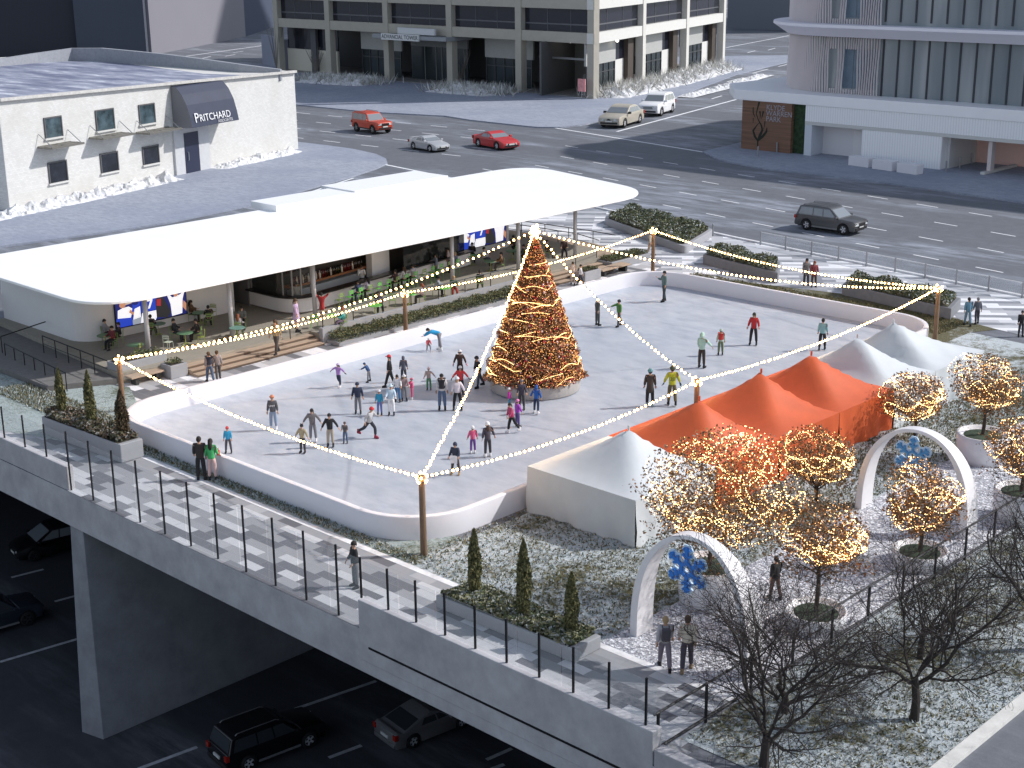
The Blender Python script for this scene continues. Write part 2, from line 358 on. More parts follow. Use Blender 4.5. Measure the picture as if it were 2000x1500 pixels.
sheet('rink_verge', [(34.3, 38.9), (37.4, 38.9), (38.6, 64.2), (34.3, 64.2)], .014, MAT_GROUNDCOVER)
sheet('lawn_verge', [(34.3, 56.7), (36.6, 56.7), (38.4, 64.0), (39.8, 67), (36.3, 75.5), (30, 80), (31.4, 66)], .018, MAT_GROUNDCOVER)
sheet('lawn', [(34.3, 29.1), (36, 29.1), (76.5, 29.1), (79, 29.1), (79.8, 38.9), (34.3, 38.9)], .014, MAT_LAWN)
sheet('lawn', [(76.2, 38.9), (79.8, 38.9), (81.5, 38), (83, 44), (83.3, 50), (82, 56), (80.6, 61.8), (77.5, 62.6)], .014, MAT_LAWN_DRY)
sheet('gravel_path', [(34.3, 23.35), (79, 23.35), (79, 29.1), (34.3, 29.1)], .015, MAT_GRAVEL)
sheet('lawn', [(31.2, 17.0), (79, 17.0), (79, 23.3), (31.2, 23.3)], .017, MAT_LAWN)
b = MB(); b.box(30, 16.6, -.02, 120, 17.0, .14); struct(b.build('kerb', M((.62, .61, .58), .8, var=.15, vscale=2)))
b = MB()
for a, c in (((79.2, 12), (85.2, 12)), ((85.1, 12), (90.3, 40.5)), ((90.3, 40.5), (93.9, 66)), ((93.9, 66), (99.1, 95))):
    if a[1] != c[1]: b.beam(a, c, .3, -.02, .13)
struct(b.build('kerb', M((.66, .66, .67), .8, var=.15, vscale=2)))

# --- the overpass: fascia, parapet sections, pier
ov = empty('park_overpass', 'pale grey concrete overpass deck edge spanning the sunken highway', 'overpass', (XF, 45, 0))
b = MB(); b.box(XF, TY0+.1, -1.68, XF+.45, TY1-.1, -.012); bevel(b.build('fascia_beam', MAT_CONC, ov), .03)
b = MB(); b.box(XF+.03, 55.6, -.008, XF+.4, TY1-.2, 1.1); bevel(b.build('parapet', MAT_CONC, ov), .03)
b = MB(); b.box(XF-.03, 23.0, -1.2, XF+.4, 36.0, 1.1); bevel(b.build('parapet', MAT_CONC, ov), .03)
b = MB(); b.box(XF-.06, 12, -.62, XF-.031, 35.5, -.55); b.build('groove_shade_strip', MAT_DARKMETAL, ov)  # dark strip proud of the face paints the shade of a groove
b = MB(); b.box(XF-.02, 12, -.008, XF+.4, 22.95, .55); bevel(b.build('parapet', MAT_CONC, ov), .03)
b = MB(); b.box(XF+.46, 12, -1.5, 104, 13, -.1); b.box(XF+.46, 60, -1.5, 104, 61, -.1)
b.box(XF+.46, 13.01, -.4, 104, 59.99, -.3); b.box(XF+.46, 61.01, -.4, 104, 91, -.3); b.build('deck_slab', MAT_CONC_D, ov)
pa, pb = P(175, 1440, ZH), P(202, 1445, ZH); pr = P(605, 1268, ZH)
q0, q1 = P(132, 1026, -1.68), P(149, 1036, -1.68)
b = MB(); y0, y1 = 53.35, 54.35
b.add([(pb.x, pb.y, ZH), (72, pb.y-.2, ZH), (72, pb.y+1.3, ZH), (pa.x, pb.y+1.3, ZH), (q1.x+.25, q1.y-.1, -1.7), (72, q1.y-.3, -1.7), (72, q1.y+1.2, -1.7), (q0.x+.25, q1.y+1.05, -1.7)],
      [(0,3,2,1),(4,5,6,7),(0,1,5,4),(1,2,6,5),(2,3,7,6),(3,0,4,7)])
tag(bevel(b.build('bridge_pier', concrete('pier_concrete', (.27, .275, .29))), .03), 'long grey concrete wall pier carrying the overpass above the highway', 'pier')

# --- glass railing on the overpass edge
rl = empty('glass_railing', 'tall frameless glass railing with slim dark posts along the overpass edge', 'railing', (XF, 45, 0))
GL = glassmat((.75, .80, .82), .10)
post_lo = MB().box(-.03, -.03, 0, .03, .03, 2.72).mesh('post', MAT_DARKMETAL); post_hi = MB().box(-.03, -.03, 1.1, .03, .03, 2.62).mesh('post', MAT_DARKMETAL)
ys = []; 
for i in range(11): ys.append((55.5-i*1.82, post_lo))
for i in range(10): ys.append((36.0-i*1.4, post_hi))
for i in range(1, 9): ys.append((55.5+i*1.9, post_hi))
for y, me in ys: inst('post', me, rl, (XF+.15-XF, y-45, 0))
for a, c, z0 in ((35.95, 55.6, .05), (23.0, 35.9, 1.14), (55.65, 72, 1.14)):
    n = max(1, round((c-a)/1.85)); st = (c-a)/n
    for i in range(n):
        b = MB(); b.box(XF+.145, a+i*st+.04, z0, XF+.16, a+(i+1)*st-.04, 2.55); b.build('glass_panel', GL, rl)
# railing along the right of the gravel path
r2 = empty('path_railing', 'dark two-rail metal railing running along the right side of the gravel path', 'railing', (45, 23.3, 0))
b = MB()
b.tube([(XF+.4, 23.3, 1.35), (78, 23.3, 1.35)], .04, 6); b.build('top_rail', MAT_DARKMETAL, r2)
b = MB(); b.tube([(XF+.4, 23.3, .18), (78, 23.3, .18)], .05, 6); b.build('bottom_rail', MAT_DARKMETAL, r2)
pm = MB().box(-.035, -.035, 0, .035, .035, 1.35).mesh('post', MAT_DARKMETAL)
for i in range(21): inst('post', pm, r2, (XF+.6+i*2.35-45, 0, 0))
# low guard rail with grey posts along the avenue
g = empty('avenue_guardrail', 'low see-through guardrail with grey posts between promenade and avenue', 'guardrail', (91, 52, 0))
GP = [(85.3, 14), (90.0, 40.5), (93.4, 65.6)]
pm = MB().box(-.05, -.05, 0, .05, .05, 1.05).mesh('post', MAT_STEEL); pts = []
for a, c in zip(GP, GP[1:]):
    d = Vector(c)-Vector(a); n = int(d.length/2.45)
    for i in range(n): pts.append(Vector(a)+d*(i/n))
for p in pts: inst('post', pm, g, (p.x-91, p.y-52, 0))
b = MB()
for p, q in zip(pts, pts[1:]): b.beam(p, q, .015, .12, .98)
b.build('glass_panel', glassmat((.7, .75, .8), .12), g)
b = MB()
for p, q in zip(pts, pts[1:]): b.beam(p, q, .05, .985, 1.03)
b.build('hand_rail', M((.75, .76, .78), .4, .3), g)
b = MB()
for i in range(7):
    p = Vector((93.6+i*.85, 68+i*3.6)); inst('bollard', MB().lathe((0, 0), [(.07, 0), (.07, .92), (.04, .97)], 10).mesh('bollard', MAT_STEEL), None, (p.x, p.y, 0))
for i, o in enumerate([o for o in COL.objects if o.name.startswith('bollard')]): tag(o, 'slim grey steel bollard in the row along the avenue beyond the roofed pavilion', 'bollard', 'bollards beyond the pavilion')
# ================================================================ BUILDINGS
# ---- white brick building on the left
_w = NT('painted_brick'); _br = _w.new('ShaderNodeTexBrick'); _mp = _w.new('ShaderNodeMapping'); _mp.inputs['Rotation'].default_value = (R(90), 0, R(-15.6))
_w.link(_w.tc.outputs['Object'], _mp.inputs['Vector']); _w.link(_mp.outputs['Vector'], _br.inputs['Vector'])
_br.inputs['Scale'].default_value = 1.6; _br.inputs['Color1'].default_value = (.62, .61, .585, 1); _br.inputs['Color2'].default_value = (.70, .69, .665, 1); _br.inputs['Mortar'].default_value = (.52, .51, .49, 1)
_br.inputs['Mortar Size'].default_value = .012; _n = _w.noise(.35, 6, .6)
_c = _w.mix(_w.ramp(_n, [(.45, (0, 0, 0)), (.7, (.45, .45, .45))]), _br.outputs['Color'], (.52, .50, .46)); _w.bump(_br.outputs['Fac'], .3, .03); MAT_BRICK = _w.done(_c, .85)
_t = NT('snowy_roof'); _n = _t.noise(.35, 7, .7, (1, .3, 1), R(40)); _c = _t.ramp(_n, [(.4, (.13, .145, .22)), (.56, (.30, .32, .40)), (.66, (.62, .65, .72))]); MAT_ROOFSNOW = _t.done(_c, .85)
A, Bq = (61.7, 121.2), (103.1, 132.8)
wd = (Vector(Bq)-Vector(A)).normalized(); wd3 = Vector((wd.x, wd.y, 0)); wn = Vector((wd.y, -wd.x, 0))   # outward (towards the street)
def WX(s, z, off=0.): p = Vector((A[0], A[1], 0))+wd3*s+wn*off; return (p.x, p.y, z)
def wtop(s): return 9.85-1.1*s/43.
def ws(px, py):                          # photo point on the front wall -> (distance along, height)
    p = PV(px, py, A, Bq); return (Vector((p.x, p.y))-Vector(A)).dot(wd), p.z
wb = empty('white_building', 'white painted brick two-storey building with dark curved entrance awning and snowy roof', 'building', (A[0], A[1], 0))
C1, C2, C3, D0 = (104.5, 168), (103, 177), (88, 172), (52, 156)
b = MB(); foot = [A, Bq, C1, C2, C3, D0]; b.prism(foot, 0, [9.85, 8.75, 8.75, 8.9, 9.4, 9.85]); bevel(b.build('wall', MAT_BRICK, wb), .05)
b = MB(); rf = [(62.6, 122.2), (102.2, 133.2), (103.5, 167), (102, 175.6), (88, 170.6), (53.2, 155.4)]
b.poly([(p[0], p[1], z+.012) for p, z in zip(rf, [9.85, 8.75, 8.75, 8.9, 9.4, 9.85])]); b.build('roof', MAT_ROOFSNOW, wb)
b = MB()
pl = [P(575, 139, 9), P(470, 128, 9.6), P(400, 118, 9.9), P(330, 108, 10.2), P(260, 101, 10.4), P(200, 97, 10.4), P(140, 98, 10.3), P(70, 107, 10.1), P(0, 118, 9.9), P(-60, 128, 9.9)]
pl = [pl[0]+(pl[1]-pl[0])*.25]+pl[1:]; tops = [9.2, 9.75, 10.05, 10.3, 10.5, 10.6, 10.55, 10.3, 10.1, 10.1]; vs = []; fs = []
for i, (p, zt) in enumerate(zip(pl, tops)):
    t = (pl[min(i+1, len(pl)-1)]-pl[max(i-1, 0)]); t.z = 0; t.normalize(); n_ = Vector((-t.y, t.x, 0))*.3; vs += [(p.x-n_.x, p.y-n_.y, 8.0), (p.x-n_.x, p.y-n_.y, zt), (p.x+n_.x, p.y+n_.y, zt), (p.x+n_.x, p.y+n_.y, 8.0)]
b.add(vs, [(4*i+k, 4*i+(k+1) % 4, 4*i+4+(k+1) % 4, 4*i+4+k) for i in range(len(pl)-1) for k in range(4)]+[(0, 1, 2, 3)])
b.build('parapet', M((.30, .31, .34), .7, var=.12, name='parapet_render'), wb)
b = MB()
c4 = [(0, .38), (43, .38), (43, -.15), (0, -.15)]; b.prism([WX(s_, 0, o_)[:2] for s_, o_ in c4], [wtop(s_)-.12 for s_, o_ in c4], [wtop(s_)+.13 for s_, o_ in c4])
b.build('coping', M((.55, .53, .50), .7, var=.2), wb)
MAT_WINGLASS = M((.06, .09, .105), .12, var=.7, vscale=.9, spec=.8, name='window_glass'); MAT_DARKGLASS = M((.014, .018, .027), .15, var=.6, vscale=.7, spec=.6, name='dark_glass')  # noise in the glass colour paints sky reflections and darker blotches
def opening(parent, s0, s1, z0, z1, m, nm='window'):
    b = MB(); q = [WX(s0-.1, z0-.1), WX(s1+.1, z1+.1)]
    for (a, c, e, g) in ((s0-.12, s0, z0-.02, z1+.12), (s1, s1+.12, z0-.02, z1+.12), (s0, s1, z1, z1+.12)):
        b.beam(WX(a, 0)[:2], WX(c, 0)[:2], .16, e, g, -.04)
    fr = b.build(nm, M((.10, .10, .105), .6), parent)
    b = MB(); b.beam(WX(s0, 0)[:2], WX(s1, 0)[:2], .06, z0, z1, -.04); b.build('pane', m, fr)
    b = MB(); b.beam(WX(s0-.25, 0)[:2], WX(s1+.25, 0)[:2], .35, z0-.17, z0-.02, -.05); b.build('sill', M((.62, .61, .59), .8), fr)
    return fr
for (x0, y1, x1, y0) in ((90, 228, 117, 270), (190, 213, 219, 256), (274, 203, 299, 243)):
    s0, z0 = ws(x0, y0); s1, z1 = ws(x1, y1); opening(wb, s0, s1, z0, z1, MAT_WINGLASS)
for (x0, y1, x1, y0) in ((98, 314, 127, 358), (199, 297, 227, 338), (281, 284, 307, 322)):
    s0, z0 = ws(x0, y0); s1, z1 = ws(x1, y1); opening(wb, s0, s1, z0, z1, MAT_DARKGLASS)
for (x0, y0, x1, y1) in ((76, 310, 139, 300), (176, 291, 239, 281), (267, 280, 330, 270)):   # slim metal awnings
    s0, z0 = ws(x0, y0); s1, z1 = ws(x1, y1); z = (z0+z1)/2+1.1
    b = MB()
    for k in range(3):
        t = s0+(s1-s0)*k/2; a = WX(t, 0, .05); c = WX(t, 0, 1.7); b.beam(a[:2], c[:2], .2, z-.14, z)
    b.beam(WX(s0, 0, .85)[:2], WX(s1, 0, .85)[:2], 1.5, z-.06, z-.03)
    for o in (.06, .9, 1.7): b.beam(WX(s0, 0, o)[:2], WX(s1, 0, o)[:2], .1, z-.16, z+.04)
    aw = b.build('window_awning', M((.20, .19, .17), .5, .4), wb)
    for t in (s0+.2, s1-.2): b = MB(); b.tube([WX(t, z, 1.6), WX(t, z+1.1, .05)], .04, 5); b.build('tie_rod', MAT_STEEL, aw)
# curved entrance canopy
s0, _ = ws(333, 250); s1, _ = ws(431, 250); prof = [(.1, 9.0), (.75, 8.9), (1.4, 8.2), (1.95, 7.2), (2.3, 6.0), (2.5, 5.0)]
s0 += .4
b = MB(); n = len(prof)
vs = [WX(s, z, o) for s in (s0, s1) for o, z in prof]; b.add(vs, [(i, i+1, n+i+1, n+i) for i in range(n-1)])
ca = b.build('entrance_awning', M((.028, .036, .068), .65, var=.15, vscale=.5, name='navy_canvas'), wb)
b = MB(); b.add([WX(s0+.003, z, o) for o, z in prof]+[WX(s0+.003, 4.9, .06)], [tuple(range(n+1))]); b.add([WX(s1-.003, z, o) for o, z in prof]+[WX(s1-.003, 4.9, .06)], [tuple(range(n+1))])
b.add([WX(s0, 4.99, 2.5), WX(s1, 4.99, 2.5), WX(s1, 4.89, .06), WX(s0, 4.89, .06)], [(0, 1, 2, 3)]); b.build('awning_side', M((.20, .20, .215), .7), ca)
mid = (s0+s1)/2; up = (Vector(WX(0, 6.0, 2.3))-Vector(WX(0, 5.0, 2.5))).normalized()
text('P', 1.35, WX(s0+.85, 5.85, 2.42), wd3, up, MAT_WHITE, ca); text('RITCHARD', 1.0, WX(s0+1.25, 5.78, 2.43), wd3, up, MAT_WHITE, ca, align='LEFT'); text('ASSOCIATES', .42, WX(s1-2.2, 5.22, 2.52), wd3, up, M((.6, .6, .62)), ca)
sd0, _ = ws(342, 340); sd1, _ = ws(409, 330); b = MB(); b.beam(WX(sd0, 0)[:2], WX(sd1, 0)[:2], .3, 0, 4.9, .0-.1); b.build('door_surround', M((.56, .56, .57), .6, var=.06), wb)
s0d, _ = ws(361, 345); s1d, _ = ws(388, 340); b = MB(); b.beam(WX(s0d, 0)[:2], WX(s1d, 0)[:2], .12, .02, 4.2, -.26); dr = b.build('door', M((.022, .028, .06), .4), wb)
b = MB(); b.tube([WX(s0d+.35, 1.4, .33), WX(s0d+.35, 1.5, .45), WX(s0d+.35, 2.2, .45), WX(s0d+.35, 2.3, .33)], .05, 6); b.build('handle', MAT_STEEL, dr)
# ---- ploughed snow along foundations
MAT_BANK = M((.66, .66, .67), .9, var=.30, vscale=2.2, bump=.8, name='ploughed_snow')
from mathutils import noise as mnoise
def bank(pts, wid, hgt, seed):
    pts = [Vector((p[0], p[1], 0)) for p in pts]; line = []
    for a, c in zip(pts, pts[1:]):
        n = max(2, int((c-a).length/.28)); line += [a+(c-a)*(i/n) for i in range(n)]
    line.append(pts[-1]); W = 13; vs = []; N = len(line)
    for i, p in enumerate(line):
        t = (line[min(i+1, N-1)]-line[max(i-1, 0)]).normalized(); nn = Vector((-t.y, t.x, 0)); ends = min(1., i/6, (N-1-i)/6)
        for k in range(W):
            u = k/(W-1)*2-1; q = p+nn*u*wid; nz = mnoise.fractal(Vector((q.x*.9+seed*9, q.y*.9, seed)), .9, 2.1, 5)
            hh = hgt*ends*max(0, math.cos(u*math.pi/2))*max(.02, .42+.75*nz); vs.append((q.x, q.y, .09+hh))
    b = MB(); b.add(vs, [(i*W+k, i*W+k+1, i*W+W+k+1, i*W+W+k) for i in range(N-1) for k in range(W-1)]); return struct(b.build('snow_bank', MAT_BANK, None, False), 'stuff')
bank([WX(-8, 0, 1.2), WX(7, 0, 1.3), WX(21, 0, 1.)], 1.8, 1.0, 1); bank([WX(27, 0, 1.0), WX(42, 0, .8)], 1.4, .9, 2)
bank([P(600,158), P(735,166)], 4.5, 1.5, 3); bank([P(860,176), P(985,186)], 4.5, 1.5, 4); bank([P(1170,192), P(1290,166), P(1410,134)], 4.5, 1.5, 5)
bank([P(1335,191), P(1400,175), P(1495,147)], 1.6, .6, 6)

def frosted(pts, wid, n, h):
    pts = [np.array((p[0], p[1])) for p in pts]; seg = rng.integers(0, len(pts)-1, n); t = rng.random(n)[:, None]; A_ = np.array(pts); base = A_[seg]*(1-t)+A_[seg+1]*t+rng.normal(0, wid, (n, 2)); a = rng.random(n)*6.283; L_ = h*(.4+.8*rng.random(n)); w_ = .09
    v = np.stack([np.c_[base[:, 0]-w_*np.cos(a), base[:, 1]-w_*np.sin(a), np.full(n, .1)], np.c_[base[:, 0]+w_*np.cos(a), base[:, 1]+w_*np.sin(a), np.full(n, .1)], np.c_[base+rng.normal(0, h*.5, (n, 2)), .1+L_]], 1).reshape(-1, 3)
    struct(obj('frosted_grass', npmesh('frosted_grass', v, np.arange(3*n).reshape(n, 3), [M((.55, .54, .50), .9), M((.34, .33, .29), .9), M((.70, .70, .69), .9)], rng.integers(0, 3, n))), 'stuff')
frosted([P(600,158), P(735,166)], 1.6, 1500, 1.5); frosted([P(860,176), P(985,186)], 1.6, 1500, 1.5); frosted([P(1170,190), P(1290,166), P(1410,134)], 1.6, 3000, 1.8)

# ---- tan concrete office tower
TB, TC, TD = Vector((164.2, 216.8, 0)), Vector((163.7, 140.9, 0)), Vector((220.9, 159.0, 0))
MAT_TAN = concrete('tan_concrete', (.42, .39, .33), .08, False); MAT_TINT = M((.016, .018, .028), .1, spec=.7, name='tinted_window')
MAT_STONEW = M((.40, .40, .385), .8, var=.06, name='pale_panel')
tw = empty('office_tower', 'tan concrete office tower with square frame bays, dark windows and open ground floor', 'building', tuple(TC))
z0h, z1h, z2h, z3h, z4h = 7.9, 9.4, 12.7, 14.1, 17.6
def face(a, c, nb, inw, mats, sy):
    d = (c-a).normalized(); L = (c-a).length; n = inw
    pt = lambda s, o: (a+d*s+n*o)
    cm, bm_ = mats
    for i in range(nb+1):
        if i == 0 and sy: continue
        s = L*i/nb; s = min(max(s, .65), L-.65); b = MB(); b.beam(pt(s-.62, .6).to_2d(), pt(s+.62, .6).to_2d(), 1.2, 0, 34); b.build('column', cm, tw)
    for lo, hi in ((z0h, z1h), (z2h, z3h), (z4h, z4h+1.4), (z4h+4.8, z4h+6.2)):
        b = MB(); b.beam(pt(.01, .62).to_2d(), pt(L-.01, .62).to_2d(), 1.0, lo, hi); b.build('spandrel_beam', bm_, tw)
    for k, (lo, hi) in enumerate(((z1h, z2h), (z3h, z4h), (z4h+1.4, z4h+4.8))):
        for i in range(nb):
            s0, s1 = L*i/nb+.6, L*(i+1)/nb-.6; b = MB(); b.beam(pt(s0, 1.0).to_2d(), pt(s1, 1.0).to_2d(), .1, lo, hi); f = b.build('window', MAT_TINT, tw)
            b = MB()
            for q in (1/3, 2/3): b.beam(pt(s0+(s1-s0)*q-.05, .93).to_2d(), pt(s0+(s1-s0)*q+.05, .93).to_2d(), .06, lo, hi)
            b.beam(pt(s0, .93).to_2d(), pt(s1, .93).to_2d(), .06, lo+.95, lo+1.15); b.build('mullion', M((.10, .10, .115), .5), f)
    return pt, L
nL = Vector((1, 0, 0)); dR = (TD-TC).normalized(); nR = Vector((-dR.y, dR.x, 0))
ptL, LL = face(TC, TB, 5, nL, (MAT_TAN, MAT_TAN), 0); ptR, LR = face(TC, TD, 3, nR, (M((.62, .60, .55), .8, var=.05), M((.66, .65, .61), .8, var=.05)), 1)  # right face made paler, its sunlight put into the colour
b = MB(); b.prism([(TC.x+1.3, TC.y+1.6), (TD.x-1, TD.y+1.4), (TD.x-20, TD.y+70), (TB.x+1.3, TB.y-.5)], 7.95, 8.3); b.build('soffit', M((.42, .41, .39), .8), tw)
b = MB(); b.prism([(TC.x+1.6, TC.y+2), (TD.x-1.5, TD.y+1.8), (TD.x-20, TD.y+70), (TB.x+1.6, TB.y-.8)], 8.35, 34); b.build('core', MAT_DARKGLASS, tw)
b = MB(); b.prism([(TC.x+.2, TC.y+.3), (TD.x-.2, TD.y+.3), (TD.x-20, TD.y+70), (TB.x+.2, TB.y-.2)], -.02, .22); b.build('plinth', M((.24, .23, .22), .8, var=.2), tw)
MAT_SHOP = M((.022, .032, .036), .12, spec=.7, name='shopfront_glass')
def shop(pt, s0, s1, o, kind):
    w0 = MB(); w0.beam(pt(s0, o).to_2d(), pt(s1, o).to_2d(), .3, 4.6, 7.95); w0.build('wall_panel', MAT_STONEW, tw)
    b = MB(); b.beam(pt(s0+.3, o).to_2d(), pt(s1-.3, o).to_2d(), .1, .22, 4.6); f = b.build('shopfront', MAT_SHOP, tw)
    b = MB(); n = 5
    for i in range(n+1):
        s = s0+.3+(s1-s0-.6)*i/n; b.beam(pt(s-.06, o-.12).to_2d(), pt(s+.06, o-.12).to_2d(), .1, .22, 4.6)
    b.beam(pt(s0+.3, o-.12).to_2d(), pt(s1-.3, o-.12).to_2d(), .09, 3.3, 3.45); b.build('mullion', M((.05, .055, .06), .5), f)
for i in range(3):
    s = LR*i/3; shop(ptR, s+1.2, s+12.5, 1.9, 0)
    b = MB(); b.beam(ptR(s+12.9, 2.1).to_2d(), ptR(s+16.2, 2.1).to_2d(), .3, 4.7, 7.9); b.build('window', MAT_TINT, tw)
    b = MB(); b.beam(ptR(s+12.9, 2.1).to_2d(), ptR(s+16.2, 2.1).to_2d(), .3, .22, 4.7); b.build('wall_panel', M((.66, .65, .62), .8), tw)
    b = MB(); b.beam(ptR(s+16.2, 1.6).to_2d(), ptR(s+18.4, 1.6).to_2d(), .8, .22, 7.9); b.build('pier', M((.07, .055, .045), .8), tw)
for i, k in ((1, 'shop'), (2, 'lobby'), (3, 'shop'), (4, 'glass')):
    s = LL*i/5
    if k == 'shop': shop(ptL, s+1, s+11.5, 4.5, 0)
    elif k == 'lobby':
        b = MB(); b.beam(ptL(s+.8, 5).to_2d(), ptL(s+14.4, 5).to_2d(), .2, .22, 5.6); f = b.build('entrance_glazing', MAT_SHOP, tw)
        b = MB()
        for q in (1.5, 4.2, 6.8, 8.2, 10.9): b.beam(ptL(s+q, 4.86).to_2d(), ptL(s+q+.15, 4.86).to_2d(), .08, .22, 5.6)
        b.build('mullion', M((.16, .17, .17), .5), f)
        b = MB(); b.beam(ptL(s+.8, 5).to_2d(), ptL(s+14.4, 5).to_2d(), .3, 5.6, 7.95); b.build('wall_panel', M((.2, .2, .2), .8), tw)
    else:
        b = MB(); b.beam(ptL(s+.8, 3).to_2d(), ptL(s+15, 3).to_2d(), .2, 4.0, 7.9); b.build('window', MAT_TINT, tw)
        b = MB(); b.beam(ptL(s+.8, 2.9).to_2d(), ptL(s+15, 2.9).to_2d(), .4, .22, 4.0); b.build('wall_panel', M((.60, .56, .47), .8), tw)
        b = MB(); b.beam(ptL(s+6, 2.4).to_2d(), ptL(s+7.4, 2.4).to_2d(), .6, .22, 7.9); b.build('pier', M((.1, .1, .11), .8), tw)
b = MB(); b.beam(ptL(8, 10).to_2d(), ptL(15, 10).to_2d(), .3, .22, 7.9); b.build('garage_wall', M((.23, .225, .215), .8, var=.1), tw)
b = MB(); b.beam(ptL(11, 22).to_2d(), ptL(15, 22).to_2d(), .3, .22, 7.9); b.build('garage_wall', M((.23, .225, .215), .8, var=.1), tw)
b = MB(); b.beam(ptL(2.5, 2).to_2d(), ptL(12.6, 2).to_2d(), .25, 5.3, 5.6); b.beam(ptL(2.5, 2).to_2d(), ptL(2.8, 2).to_2d(), .25, .22, 5.3); b.build('height_bar', M((.24, .24, .24), .5), tw)
b = MB(); b.beam(ptL(15.2, 13).to_2d(), ptL(LL-1, 13).to_2d(), .3, .22, 7.94); b.build('lobby_back_wall', M((.16, .16, .165), .8), tw)
b = MB(); b.beam(ptR(1, 9).to_2d(), ptR(LR-1, 9).to_2d(), .3, .22, 7.94); b.build('shop_back_wall', M((.12, .12, .12), .8), tw)
b = MB(); b.beam(ptL(6.2, 8).to_2d(), ptL(8.6, 8).to_2d(), 1.2, .22, 2.6); b.build('pay_booth', M((.4, .4, .4), .7), tw)
for q, o in ((11.5, 2.5), (8.5, 4.5), (6., 7), (4, 10)):
    b = MB(); p = ptL(q, o); b.ball((p.x, p.y, 7.7), .22, 8, 6); b.build('ceiling_lamp', glow((1, .95, .85), 6., name='lit_lamp'), tw)
sg = empty('tower_sign', 'white entrance sign board with dark capital letters on the tan office tower', 'sign', tuple(ptL(LL*.52, -.4)))
a, c = PX(744, 70, 161.9), PX(817, 66, 161.9); zs = 7.5
b = MB(); b.box(161.9, c.y, zs-.5, 162.15, a.y, zs+.5); b.build('board', M((.66, .66, .65), .6), sg)
text('ADVANCIAL TOWER', .92, (161.88, (a.y+c.y)/2, zs), (0, -1, 0), (0, 0, 1), M((.05, .055, .07), .6), sg)
b = MB(); b.box(162.4, c.y-3.2, zs+.52, 162.8, c.y+5.5, zs+1.5); b.build('upper_panel', M((.60, .61, .62), .6), sg)
b = MB(); b.box(162.2, c.y-6, zs-.3, 168, a.y+2.5, zs+.3); b.build('canopy_slab', M((.30, .31, .33), .7), sg)
nbx = P(1136, 195); b = MB(); b.lathe((nbx.x, nbx.y), [(.05, 0), (.05, 1.2)], 8); o = empty('warning_board', 'small red and white warning board by the garage entrance of the office tower', 'sign', (nbx.x, nbx.y, 0)); b.build('stake', MAT_STEEL, o)
b = MB(); b.box(nbx.x-.08, nbx.y-.7, 1.2, nbx.x+.08, nbx.y+.7, 3.0); b.build('board', M((.70, .30, .30), .7, var=.3, vscale=1.5), o)
for i, (x, y, h) in enumerate(((600, 138, 9), (541, 140, 10), (900, 166, 6), (618, 145, 5))):   # bare shrubs and saplings in front
    p = P(x, y); rr = random.Random(i); b = MB()
    for k in range(26):
        a = rr.uniform(0, 6.28); s = rr.uniform(.5, 1.); b.tube([(p.x, p.y, .1), (p.x+math.cos(a)*.8*s, p.y+math.sin(a)*.8*s, h*.45*s), (p.x+math.cos(a)*2.*s, p.y+math.sin(a)*2.*s, h*s)], [.09, .05, .02], 4, cap=False)
    tag(b.build('bare_sapling', M((.22, .20, .18), .9)), ['tallest bare sapling in front of the first bays of the tan office tower', 'bare sapling at the far left corner column of the tan tower', 'pale bare shrub in front of the shopfront beside the garage bay', 'low bare bush under the left bays of the tan tower'][i], 'shrub', 'bare shrubs along the tan tower')

# ---- blocks far behind, vignette darkness put into their colours
def block(px, depth, h, col, label, dep2=None):
    a, c = P(*px[0]), P(*px[1]); d = (c-a).normalized(); n = Vector((-d.y, d.x, 0))
    if n.dot(_f) < 0: n = -n
    b = MB(); q = [a, c, c+n*depth, a+n*depth]; b.prism([(p.x, p.y) for p in q], 0, h); o = b.build('background_building', M(col, .9, var=.05, vscale=.03)); return tag(o, label, 'building', 'plain blocks behind the streets')
block([(-40, 112), (152, 108)], 60, 120, (.038, .042, .055), 'very dark plain block at the far left behind the white building')
block([(152, 109), (287, 109)], 60, 120, (.075, .085, .115), 'dark slate blue plain block behind the snowy roof of the white building')
block([(297, 108), (480, 72)], 50, 120, (.22, .215, .245), 'grey lavender plain block behind the white building beside the side road')
block([(478, 72), (536, 52)], 50, 120, (.055, .07, .11), 'narrow dark blue plain block next to the tan office tower')
block([(1420, 56), (1640, 62)], 60, 120, (.21, .225, .26), 'grey plain block between the tan tower and the glass tower')
a, c = P(518, 125), P(537, 140); b = MB(); b.beam((a.x, a.y), (c.x+3, c.y), 1., 0, 5.5); tag(b.build('low_wall', M((.27, .29, .36), .8)), 'blue grey low wall end beside the tan office tower', 'wall')

# ---- museum tower: white podium, curved glass drum
mt = empty('glass_tower', 'white podium building with curved glass tower, white ring canopy and pale fins', 'building', (135, 75, 0))
XW = 135.; PZ = 6.55
MAT_POD = M((.93, .92, .93), .5, var=.02, vscale=.5, name='white_cladding')
_t = NT('ribbed_cladding'); _wv = _t.new('ShaderNodeTexWave', wave_type='BANDS', bands_direction='Y', Scale=1.1, Distortion=0.); _t.link(_t.tc.outputs['Object'], _wv.inputs['Vector'])
_c = _t.ramp(_wv.outputs['Fac'], [(.0, (.82, .82, .84)), (.5, (.93, .93, .94))]); _t.bump(_wv.outputs['Fac'], .3, .05); MAT_RIB = _t.done(_c, .5)
b = MB(); b.prism([(XW-.15, 95.6), (XW-.15, 8), (190, 8), (190, 97), (140, 100.)], 5.45, PZ); bevel(b.build('roof_slab', MAT_POD, mt), .06)
yl = [PX(1545, 240, XW).y, PX(1572, 240, XW).y, PX(1640, 280, XW).y, PX(1683, 280, XW).y, PX(1838, 300, XW).y, PX(1905, 300, XW).y]
